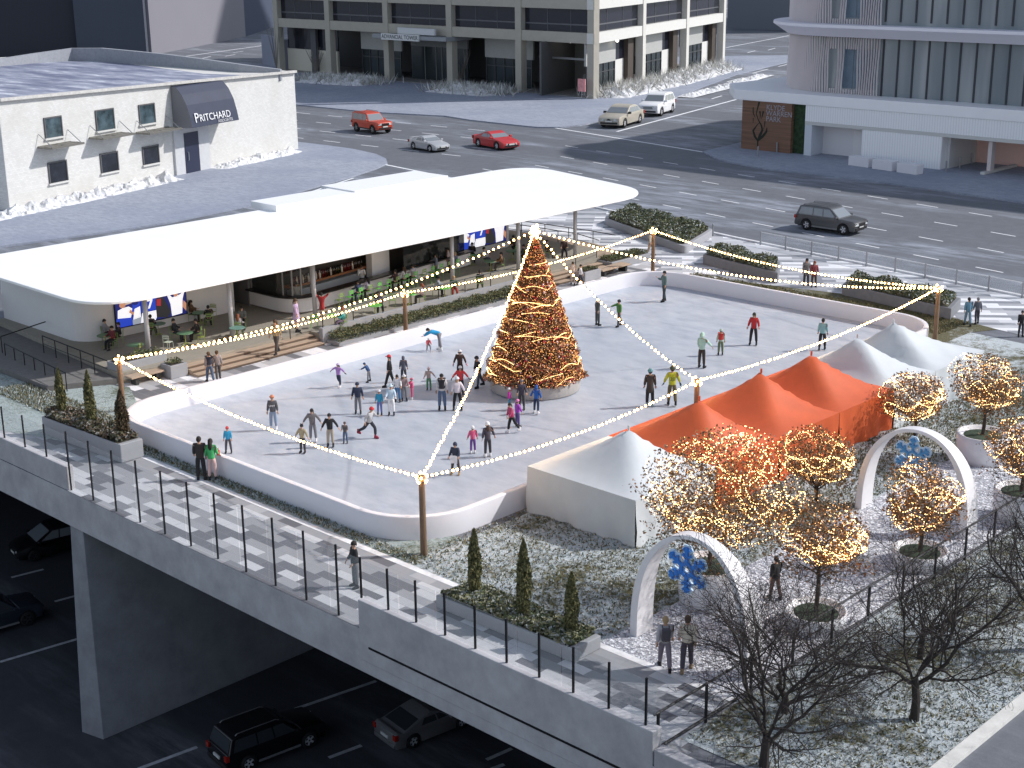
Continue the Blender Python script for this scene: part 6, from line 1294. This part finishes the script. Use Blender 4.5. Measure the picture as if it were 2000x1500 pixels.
at(924, 886, 837, I, AWAY+.3, 'child in pink spotted jacket with purple trousers and white helmet', top=(.62, .10, .22), legs=(.14, .06, .28), hat=('helmet', W_), LA=(8, 18, 10), RA=(8, 18, 10), shoe=W_, **SK)
at(953, 893, 830, I, AWAY+.4, 'woman in long dark plum coat with white hat beside the pink child', top=(.065, .055, .075), legs=CHAR, hat=('helmet', W_), hair=('long', BRN), LA=(0, 12, 5), RA=(10, 30, 0), coat=.12, shoe=W_, **SK)
at(890, 927, 869, I, CAMF-.25, 'skater in navy hooded jacket holding a white sheet, tan boots', top=(.025, .035, .065), legs=(.06, .042, .038), hair=None, hat=('hood', (.025, .033, .06)), LA=(20, 12, 35), RA=(15, 14, 30), LL=(0, 10, 0), RL=(0, 10, 0), shoe=(.38, .24, .10), **SK)
at(995, 801, 762, I, LEFT, 'small child in magenta jacket and teal trousers with white helmet', top=(.50, .03, .32), legs=(.03, .22, .36), hat=('helmet', W_), shoe=W_, **SK)
at(1019, 800, 746, I, CAMF, 'adult in charcoal purple coat right behind the magenta child', top=(.055, .048, .07), legs=CHAR, hat=('beanie', (.15, .13, .15)), LA=(15, 14, 20), RA=(15, 10, 20), coat=.1, **SK)
at(1000, 846, 790, I, LEFT+.5, 'woman in crimson jacket and black leggings pushing off', top=(.42, .05, .13), legs=BLK, hair=('tail', HAIRD), lean=10, LL=(-22, 5, 15), RL=(14, 5, 6), LA=(25, 14, 20), shoe=W_, **SK)
at(1011, 834, 785, I, RIGHT+.6, 'child in violet jacket with pink helmet, arm stretched out', top=(.33, .06, .45), legs=(.10, .07, .22), hat=('helmet', (.62, .2, .42)), LA=(40, 40, 0), RA=(10, 20, 10), **SK)
at(1048, 808, 757, I, AWAY-.3, 'boy in royal blue hooded jacket and navy trousers before the tree planter', top=(.015, .10, .38), legs=(.02, .035, .09), hair=None, hat=('hood', (.015, .09, .34)), LA=(10, 30, 0), RA=(5, 14, 5), LL=(6, 6, 4), RL=(-12, 6, 8), shoe=W_, **SK)
at(1269, 795, 726, I, AWAY, 'person in long dark brown coat and teal hat seen from behind', top=(.045, .036, .03), legs=BLK, hat=('beanie', (.12, .28, .30)), coat=.42, shoe=(.3, .4, .4), **SK)
jr = at(1312, 792, 721, I, AWAY, 'skater in yellow green hockey jersey number 28 seen from behind', top=(.44, .48, .03), legs=(.12, .10, .045), hat=('pom', (.07, .085, .04)), LA=(8, 24, 10), RA=(8, 24, 10), LL=(4, 5, 4), RL=(-10, 5, 10), glove=(.03, .10, .14), **SK)
at(1370, 719, 655, I, AWAY-.6, 'skater in pale mint hooded jacket and brown trousers', top=(.42, .62, .52), legs=(.045, .036, .028), hair=None, hat=('hood', (.42, .62, .52)), RA=(30, 35, 0), LA=(10, 12, 30), **SK)
at(1407, 694, 647, I, AWAY, 'child in red vest over mint sleeves with green trousers', top=(.36, .46, .36), legs=(.12, .16, .08), vest=(.52, .04, .035), hat=('beanie', (.40, .50, .42)), **SK)
at(1471, 674, 615, I, CAMF-.3, 'woman in red jacket and black leggings with long dark hair', top=(.42, .025, .03), legs=BLK, hair=('long', (.03, .035, .02)), LL=(0, 7, 0), RL=(0, 7, 0), RA=(0, 16, 40), LA=(0, 16, 40), coat=.05, **SK)
at(1167, 636, 587, I, RIGHT+.6, 'skater in dark grey overalls reaching out to a partner in green', top=(.06, .065, .06), legs=(.07, .08, .078), hair=('short', HAIRB), LA=(62, 40, 0), RA=(-30, 20, 10), **SK)
at(1209, 638, 589, I, LEFT+.5, 'skater in green jacket and brown trousers reaching out to a partner', top=(.09, .22, .05), legs=(.065, .05, .032), hat=('beanie', BLK), RA=(62, 40, 0), LA=(5, 14, 10), LL=(14, 4, 4), RL=(-16, 4, 10), **SK)
at(1297, 589, 533, I, LEFT+.4, 'skater in grey green jacket alone by the far rink corner', top=(.13, .19, .175), legs=(.04, .055, .055), hair=('short', HAIRD), LL=(10, 4, 4), RL=(-6, 4, 6), RA=(30, 10, 100), **SK)
at(1605, 684, 626, I, AWAY-.3, 'skater in pale aqua sweater and black trousers near the white tents', top=(.24, .42, .44), legs=BLK, hair=('short', HAIRD), LL=(-6, 4, 6), RL=(10, 5, 4), **SK)
at(447, 885, 838, I, CAMF, 'child in sky blue jacket with red helmet by the near rink wall', top=(.02, .26, .46), legs=(.06, .06, .075), hat=('helmet', (.5, .05, .06)), LL=(0, 8, 0), RL=(0, 8, 0), **SK)
# ---- spectators and walkers
Z0 = .02
wk = lambda s: dict(LL=(18*s, 3, 4), RL=(-16*s, 3, 12), LA=(-14*s, 8, 10), RA=(16*s, 8, 12))
at(394, 937, 852, Z0, AWAY, 'man in dark brown jacket and black trousers watching over the rink wall', top=(.030, .022, .022), legs=BLK, hair=('short', HAIRD), LA=(8, 8, 25), RA=(8, 8, 25), wide=1.1)
gw = at(416, 937, 859, Z0, AWAY-.1, 'woman in green jacket and pale pink trousers beside the man at the rink wall', top=(.06, .40, .13), legs=(.60, .42, .40), hair=('long', HAIRD), RA=(10, 10, 40))
at(695, 1146, 1059, Z0, LEFT+.5, 'person in black jacket and grey trousers standing behind the glass railing', top=BLK, legs=(.13, .13, .14), hair=('short', HAIRD), LA=(10, 8, 30), RA=(10, 8, 30))
bp = at(1298, 1306, 1205, Z0, AWAY, 'walker in grey top and mauve trousers passing under the near arch', top=(.42, .40, .42), legs=(.20, .17, .20), hair=('short', HAIRL), **wk(1))
cw = at(1341, 1309, 1204, Z0, AWAY-.15, 'walker in cream sweater with a black shoulder strap under the near arch', top=(.62, .55, .45), legs=(.07, .06, .085), hair=('short', HAIRB), shoe=(.28, .20, .12), **wk(-1))
at(1513, 1169, 1089, Z0, AWAY+.4, 'man in black coat and brown trousers walking between the round planters', top=BLK, legs=(.12, .065, .06), hair=('short', HAIRD), coat=.1, **wk(.6))
at(411, 746, 688, Z0, AWAY+.5, 'walker in navy vest by the lower terrace steps', top=(.22, .19, .2), legs=JEAN, vest=(.03, .035, .06), hair=('short', HAIRB), **wk(.8))
at(427, 743, 686, Z0, AWAY+.4, 'walker in striped grey shirt by the lower terrace steps', top=(.25, .23, .24), legs=(.09, .085, .09), hair=('short', HAIRB), **wk(-.8))
at(541, 690, 627, .3, CAMF-.5, 'person in light brown coat coming down the terrace steps', top=(.35, .27, .16), legs=(.07, .06, .055), hair=('long', HAIRB), **wk(1))
at(580, 648, 590, TZ, RIGHT, 'woman in long lilac dress before the curved bar front', top=(.52, .38, .55), legs=(.5, .36, .55), hair=('tail', HAIRB), dress=True, coat=.55)
at(630, 622, 589, TZ, AWAY, 'woman in red dress with both hands raised to her head', h=1.6, top=(.38, .03, .03), hair=('short', HAIRD), dress=True, coat=.45, LA=(120, 40, 100), RA=(120, 40, 100))
at(1119, 556, 523, Z0, AWAY, 'pale dressed walker at the right terrace steps', h=1.6, top=(.55, .45, .38), legs=(.5, .42, .36), hair=('short', HAIRB), **wk(.6))
at(1134, 557, 517, Z0, RIGHT, 'walker in white top and dark trousers behind the far rink wall', top=WHT, legs=(.035, .035, .05), hair=('short', HAIRD), **wk(1))
at(1271, 498, 453, Z0, CAMF+.8, 'walker in cream coat beside the far wooden post', top=(.60, .50, .38), legs=(.38, .27, .18), hair=('short', HAIRB), coat=.12, **wk(.8))
at(1574, 557, 506, Z0, CAMF, 'person in long grey coat on the promenade', top=(.20, .19, .19), legs=CHAR, hair=('long', HAIRD), coat=.42)
at(1589, 560, 511, Z0, CAMF, 'woman in long red coat on the promenade', top=(.26, .05, .06), legs=BRN, hair=('long', HAIRR), coat=.30)
at(1889, 636, 582, Z0, AWAY, 'person in blue denim jacket at the right end of the promenade', top=(.12, .24, .34), legs=(.15, .24, .32), hair=('tail', HAIRD), **wk(.7))
at(1907, 632, 582, Z0, AWAY, 'person in grey blue jacket and dark trousers at the right end of the promenade', top=(.13, .135, .16), legs=(.06, .06, .075), hair=('short', GREY), **wk(-.7))
at(1993, 657, 608, Z0, CAMF, 'person in black cut by the right edge of the promenade', top=BLK, legs=CHAR, hair=('short', HAIRD))
def behind(pname, dx, dz, mk, nm, label, cat):
    e = bpy.data.objects[pname]; j = e_j[pname]; s = j['s']; p = Vector((e.location.x, e.location.y, e.location.z))+Vector((math.cos(e.rotation_euler.z), math.sin(e.rotation_euler.z), 0))*dx*s+Vector((0, 0, j['pel'].z+dz))*s
    return mk(p, e.rotation_euler.z)
def backpack(p, yaw):
    o = empty('backpack', 'dark grey backpack on the walker in the grey top under the arch', 'backpack', tuple(p), yaw); b = MB(); b.box(-.10, -.15, -.22, .06, .15, .22); q = bevel(obj('pack', b.mesh('pack', cl((.07, .065, .08))), o, (0, 0, 0)), .05)
    b = MB()
    for s in (1, -1): b.tube([(.05, s*.10, .20), (.16, s*.11, .24), (.30, s*.11, .16), (.30, s*.12, -.05), (.12, s*.13, -.15)], .015, 5)
    obj('strap', b.mesh('strap', cl((.05, .05, .06))), o, (0, 0, 0))
behind(bp.name, -.20, .30, backpack, '', '', '')
def shoulderbag(p, yaw):
    o = empty('shoulder_bag', 'black shoulder bag on the hip of the walker in the cream sweater', 'bag', tuple(p), yaw); b = MB(); b.box(-.06, -.30, -.14, .10, -.18, .10); bevel(obj('pouch', b.mesh('pouch', cl(BLK)), o, (0, 0, 0)), .03)
    b = MB(); b.tube([(-.05, -.24, .08), (-.165, -.08, .26), (-.15, .10, .45), (-.02, .13, .53)], .016, 5); obj('strap', b.mesh('strap', cl(BLK)), o, (0, 0, 0))
behind(cw.name, 0, .02, shoulderbag, '', '', '')
def redbag(p, yaw):
    o = empty('handbag', 'red handbag held by the woman in the green jacket', 'bag', tuple(p), yaw); b = MB(); b.box(.12, -.32, -.02, .30, -.20, .20); bevel(obj('pouch', b.mesh('pouch', cl((.55, .04, .03))), o, (0, 0, 0)), .03)
    b = MB(); b.tube([(.14, -.26, .19), (.17, -.26, .30), (.25, -.26, .30), (.28, -.26, .19)], .012, 5); obj('handle', b.mesh('handle', cl((.4, .03, .02))), o, (0, 0, 0))
behind(gw.name, 0, .05, redbag, '', '', '')
# lettering on clothing, white sheet
def chest_text(e, body, size, x, dz, m):
    j = e_j[e.name]; yaw = e.rotation_euler.z; f = Vector((math.cos(yaw), math.sin(yaw), 0)); l = Vector((-f.y, f.x, 0)); s = j['s']; p = Vector(e.location)+(f*x+Vector((0, 0, j['pel'].z+dz)))*s
    text(body, size*s, p, l if x > 0 else -l, (0, 0, 1), m, e)
chest_text(o, 'LIMIT', .13, .165, .28, M((.75, .75, .75))); chest_text(jr, '28', .24, -.165, .25, M((.10, .14, .05)))
a = P(888, 902, I); q = P(890, 927, I); f = Vector((math.cos(CAMF-.25), math.sin(CAMF-.25), 0)); l = Vector((-f.y, f.x, 0)); b = MB(); vs = []
for i in range(6):
    for k in range(5): p = q+f*(.24+.03*math.sin(i*1.6))+l*(-.17+.34*i/5)+Vector((0, 0, .62+.36*k/4)); vs.append(p)
b.add(vs, [(i*5+k, i*5+5+k, i*5+6+k, i*5+1+k) for i in range(5) for k in range(4)]); tag(b.build('sheet', cl((.72, .73, .76))), 'white sheet held in front of the skater in the navy hooded jacket', 'sheet')

# ================================================================ TERRACE FURNITURE
GRT = M((.10, .22, .11), .45, name='green_enamel'); GRT_B = M((.16, .50, .10), .4, name='bright_green_enamel'); GRY = M((.30, .34, .08), .45, name='olive_enamel'); CHG = M((.22, .33, .10), .45)
def _table():
    b = MB(); b.lathe((0, 0), [(.0, .70), (.46, .70), (.47, .715), (.46, .73), (.0, .73)], 26); t = b.mesh('table_top', None)
    b = MB(); b.tube([(0, 0, .02), (0, 0, .70)], .03, 8)
    for k in range(4): a = k*1.5708+.4; b.tube([(0, 0, .12), (.34*math.cos(a), .34*math.sin(a), .015)], .02, 5)
    return t, b.mesh('pedestal', None)
TT, TP = _table()
def table(px, py, label, m):
    q = P(px, py, TZ+.72); e = empty('cafe_table', label, 'table', (q.x, q.y, TZ), group='round green cafe tables on the terrace'); inst('table_top', TT, e, (0, 0, 0), m=m); inst('pedestal', TP, e, (0, 0, 0), m=GRY); return e
def _chair(h):
    s = MB()
    for k in range(5): s.box(-.20, -.19+k*.078, h, .20, -.19+k*.078+.062, h+.018)
    bk = MB(); 
    for z in (.22, .34): bk.box(-.225, -.20, h+z, -.205, .20, h+z+.075)
    lg = [MB().tube([(x*1.0, y, h), (-x*.9 if False else x*1.15, y*1.08, 0)], .012, 5).mesh('leg', None) for x in (-.18, .18) for y in (-.19, .19)]
    pt = MB(); pt.tube([(-.19, -.2, h), (-.23, -.2, h+.44), (-.23, -.16, h+.46), (-.23, .16, h+.46), (-.23, .2, h+.44), (-.19, .2, h)], .012, 5)
    return s.mesh('seat', None), bk.mesh('backrest', None), lg, pt.mesh('back_post', None)
CH, ST = _chair(.45), _chair(.76)
def chair(x, y, yaw, label, m=CHG, kind=None, group='green folding chairs on the terrace'):
    S_ = kind or CH; e = empty('bar_stool' if S_ is ST else 'folding_chair', label, 'stool' if S_ is ST else 'chair', (x, y, TZ), yaw, 1., group); inst('seat', S_[0], e, (0, 0, 0), m=m); inst('backrest', S_[1], e, (0, 0, 0), m=m); inst('back_post', S_[3], e, (0, 0, 0), m=m)
    for l_ in S_[2]: inst('leg', l_, e, (0, 0, 0), m=m)
    return e
table(205, 655, 'green cafe table of the three guests at the curved wall end', GRT); table(264, 673, 'empty green cafe table behind the string light post', GRT); table(308, 632, 'small green cafe table behind the first column', GRT)
table(361, 650, 'green cafe table between two guests in black before the screen', GRT); table(390, 610, 'green cafe table against the wall right of the screen', GRT); table(463, 640, 'pale green cafe table behind the second column', M((.14, .26, .22), .5))
table(653, 616, 'bright green cafe table of the guest in teal', GRT_B); table(732, 596, 'bright green cafe table in front of the bar stools', GRT_B); table(800, 574, 'cafe table right behind the middle wooden post', GRT_B); table(868, 562, 'bright green cafe table of the guest with the red bag', GRT_B)
table(958, 510, 'green cafe table below the far video screen', GRT); table(921, 499, 'green cafe table in front of the guest in black under the far screen', GRT_B); table(1000, 490, 'green cafe table beside the fifth column', GRT)
def sitter(px, pyh, face, label, chl, lift=0., **k):
    h = k.pop('h', 1.72); hz = TZ+(1.33 if not lift else 1.33+.31)*h/1.75
    q = P(px, pyh, hz-.02); yaw = face; sx = Vector((math.cos(yaw), math.sin(yaw), 0))
    e = person((q.x, q.y, TZ), yaw, h, label, sit=True, seat=.46+lift, **k)
    if lift:
        for c in e.children: pass
    chair(q.x, q.y, yaw, chl, kind=ST if lift else CH, group='green bar stools along the bar' if lift else 'green folding chairs on the terrace'); return e
AF = (30, 8, 50)
G_ = dict(group='guests seated on the terrace', LA=AF, RA=AF)
sitter(203, 625, RIGHT+.2, 'guest in grey sweater with white sleeve at the curved wall end', 'chair of the guest in the grey sweater', top=(.27, .27, .28), legs=BLK, **G_)
sitter(218, 638, LEFT+.9, 'guest in maroon top seen from behind at the first table', 'chair of the guest in maroon', top=(.14, .02, .03), legs=BLK, **G_)
sitter(231, 631, LEFT+.2, 'guest in black beside the guest in maroon', 'chair of the guest in black beside the maroon top', top=BLK, legs=BLK, **G_)
sitter(293, 616, AWAY, 'guest in black seen from behind just right of the first column', 'olive chair right of the first column', top=BLK, legs=(.04, .05, .04), **G_)
sitter(338, 624, RIGHT, 'guest in dark suit facing right at the middle table', 'chair of the guest in the dark suit', top=(.02, .022, .032), legs=(.035, .036, .045), **G_)
sitter(385, 624, LEFT, 'guest in black leaning towards the middle table from the right', 'chair of the guest leaning from the right', top=(.02, .018, .02), legs=BLK, lean=8, **G_)
sitter(372, 588, RIGHT+.2, 'long haired guest in brown jacket at the wall table', 'chair of the long haired guest in brown', top=(.12, .065, .03), legs=(.03, .035, .045), hair=('long', HAIRD), **G_)
sitter(406, 598, AWAY+.3, 'guest in black with white collar at the wall table, back turned', 'chair of the guest with the white collar', top=BLK, legs=BLK, **G_)
sitter(472, 600, CAMF, 'guest in grey green shirt behind the second column', 'chair of the guest in grey green', top=(.14, .15, .14), legs=BLK, **G_)
sitter(464, 615, AWAY, 'red haired guest seen from behind at the second column', 'chair of the red haired guest', top=(.35, .35, .36), legs=CHAR, hair=('long', HAIRR), **G_)
sitter(669, 602, LEFT+.3, 'guest in teal jacket at the bright green table', 'chair of the guest in teal', top=(.06, .36, .34), legs=(.14, .11, .17), hair=('short', HAIRR), **G_)
sitter(739, 570, CAMF+.3, 'guest in dark jacket behind the bright green table by the stools', 'chair of the guest in the dark jacket by the stools', top=(.045, .03, .045), legs=BLK, **G_)
sitter(824, 555, LEFT, 'guest in pale pink top right of the middle wooden post', 'chair of the guest in pale pink', top=(.62, .52, .54), legs=CHAR, hair=('long', HAIRR), **G_)
sitter(850, 540, RIGHT, 'guest in grey jacket bending over the bright green table', 'chair of the bending guest in grey', top=(.30, .31, .34), legs=BLK, lean=22, **G_)
sitter(886, 540, CAMF+.2, 'blond guest in green jacket holding a red bag on the lap', 'chair of the blond guest in green', top=(.06, .10, .06), legs=(.34, .05, .045), hair=('short', HAIRL), **G_)
sitter(937, 529, AWAY, 'guest in black alone behind the hedge railing, back turned', 'chair of the lone guest behind the hedge railing', top=(.02, .022, .02), legs=CHAR, **G_)
sitter(922, 475, CAMF, 'guest in black right under the far screen', 'chair of the guest in black under the far screen', top=(.02, .018, .022), legs=BLK, **G_)
sitter(945, 484, RIGHT, 'guest in white shirt left of the far table', 'chair of the guest in the white shirt', top=(.55, .55, .58), legs=(.04, .045, .06), **G_)
sitter(979, 494, LEFT, 'guest in brown jacket right of the far table', 'chair of the guest in brown at the far table', top=(.14, .07, .03), legs=(.06, .05, .04), **G_)
sitter(1002, 461, CAMF+.4, 'guest in dark brown beside the wall end', 'chair of the guest in dark brown at the wall end', top=(.05, .03, .025), legs=BLK, **G_)
sitter(1023, 479, LEFT, 'guest in dark green just left of the tree top', 'chair of the guest in dark green', top=(.03, .045, .035), legs=BLK, **G_)
sitter(1068, 470, RIGHT, 'guest half hidden behind the tree top lights', 'chair half hidden behind the tree top lights', top=(.10, .06, .03), legs=(.08, .07, .04), **G_)
sitter(1102, 467, CAMF, 'guest in dark clothes alone at the far terrace end', 'chair of the guest at the far terrace end', top=(.05, .03, .025), legs=BLK, **G_)
for x, y, a, lb, m in ((42.1, 69.7, 2.2, 'empty olive chair at the empty table behind the post', GRY), (44.3, 70.0, .4, 'empty pale chair tucked at the empty table', M((.5, .55, .45), .5)), (46.2, 69.5, 2.6, 'empty yellow green chair left of the middle table', GRY), (50.1, 74.0, 3.6, 'empty chair with yellow slats against the wall', GRY), (52.9, 65.9+1.6, 1., 'empty bright chair left of the bright green table', GRT_B), (59.5, 67.9, .8, 'empty chair beside the middle wooden post table', CHG), (75.3, 72.4, 2., 'empty green chair by the fifth column', GRT_B)):
    chair(x, y, a, lb, m)
# bar stools and guests along the bar
bang = math.atan2(-bn.y, -bn.x); who = {2: ('man in navy jacket on a bar stool', dict(top=(.022, .035, .09), legs=(.03, .04, .08))), 3: ('long haired woman in pale lilac at the bar', dict(top=(.40, .38, .48), legs=BLK, hair=('long', HAIRD))), 6: ('man in maroon black shirt at the bar', dict(top=(.045, .018, .02), legs=BLK)), 7: ('brown haired woman in white blouse at the bar', dict(top=(.55, .53, .55), legs=BLK, hair=('long', HAIRB))), 8: ('man in pale grey shirt at the bar', dict(top=(.42, .40, .44), legs=BLK)), 13: ('fair haired guest in slate blue at the bar end', dict(top=(.10, .12, .18), legs=BLK, hair=('short', HAIRL)))}
for k in range(14):
    p = along(.75+k*.92, 1.0); lb = who.get(k)
    chair(p[0], p[1], bang, ('stool of the '+lb[0]) if lb else 'empty green bar stool along the bar', GRT_B if k % 3 else CHG, ST, 'green bar stools along the bar')
    if lb: person((p[0], p[1], TZ), bang, 1.74, lb[0], sit=True, seat=.78, LA=(35, 8, 45), RA=(35, 8, 45), LL=(70, 8, 70), RL=(66, 8, 66), group='guests sitting at the bar', **lb[1])
p = along(5.6, -1.3); person((p[0], p[1], TZ), bang+2.2, 1.78, 'bartender in white shirt and black trousers writing behind the bar', top=(.78, .78, .78), legs=BLK, hair=('short', HAIRB), lean=8, LA=(35, 6, 60), RA=(35, 6, 60))
p = along(-.4, -1.5); person((p[0], p[1], TZ), bang+2.6, 1.78, 'bartender in pale shirt and black apron behind the corner glazing', top=(.5, .5, .47), legs=BLK, hair=('short', HAIRD))
p = along(11., -1.3); person((p[0], p[1], TZ), bang+1.2, 1.75, 'guest in white shirt dimly seen inside the dark glazing', top=(.5, .5, .5), legs=GREY, hair=('short', HAIRD))
p = along(12.2, -1.6); person((p[0], p[1], TZ), bang-1.4, 1.65, 'guest in pale green dimly seen inside the dark glazing', top=(.3, .34, .26), legs=GREY, hair=('short', HAIRD))
SG = dict(group='people standing at the end of the bar')
at(843, 538, 487, TZ, RIGHT, 'long brown haired woman in black standing at the bar end', h=1.75, top=(.05, .035, .025), legs=BLK, hair=('long', HAIRB), LA=(50, 10, 30), **SG)
at(852, 542, 500, TZ, LEFT+.4, 'woman in denim blue with back turned at the bar end', h=1.65, top=(.20, .23, .30), legs=(.09, .12, .12), hair=('long', HAIRD), RA=(30, 10, 60), **SG)
nb = at(860, 534, 487, TZ, LEFT, 'tall dark haired woman in navy with a shoulder bag at the bar end', h=1.78, top=(.03, .03, .05), legs=(.03, .032, .05), hair=('long', (.035, .015, .02)), RA=(40, 10, 40), coat=.12, **SG)
at(876, 532, 491, TZ, LEFT, 'man in pale pink shirt and dark trousers by the fourth column', h=1.72, top=(.50, .40, .40), legs=(.07, .05, .06), hair=('short', HAIRD), **SG)
def bag2(p, yaw):
    o = empty('shoulder_bag', 'black bag on the shoulder of the tall woman in navy', 'bag', tuple(p), yaw); b = MB(); b.box(-.22, .05, -.12, -.06, .20, .10); bevel(obj('pouch', b.mesh('pouch', cl(BLK)), o, (0, 0, 0)), .03)
behind(nb.name, 0, .1, bag2, '', '', '')
settle()
for o in bpy.data.objects:                # faces of the joined bodies stay smooth
    if o.type == 'MESH' and o.name.split('.')[0] in ('body', 'jacket', 'coat', 'dress', 'trousers', 'vest'):
        o.data.polygons.foreach_set('use_smooth', [True]*len(o.data.polygons))
scene.cycles.max_bounces = 6; scene.cycles.transparent_max_bounces = 12; scene.cycles.sample_clamp_indirect = 4.0
scene.cycles.use_denoising = True

_seen = {}
for o in bpy.data.objects:
    if o.parent is None and 'label' in o.keys():
        n_ = len(o['label'].split())
        if n_ > 16 or n_ < 4: print('LABEL LENGTH', o.name, n_, o['label'])
        _seen.setdefault(o['label'], []).append(o.name)
for k, v in _seen.items():
    if len(v) > 1: print('SHARED', len(v), k)
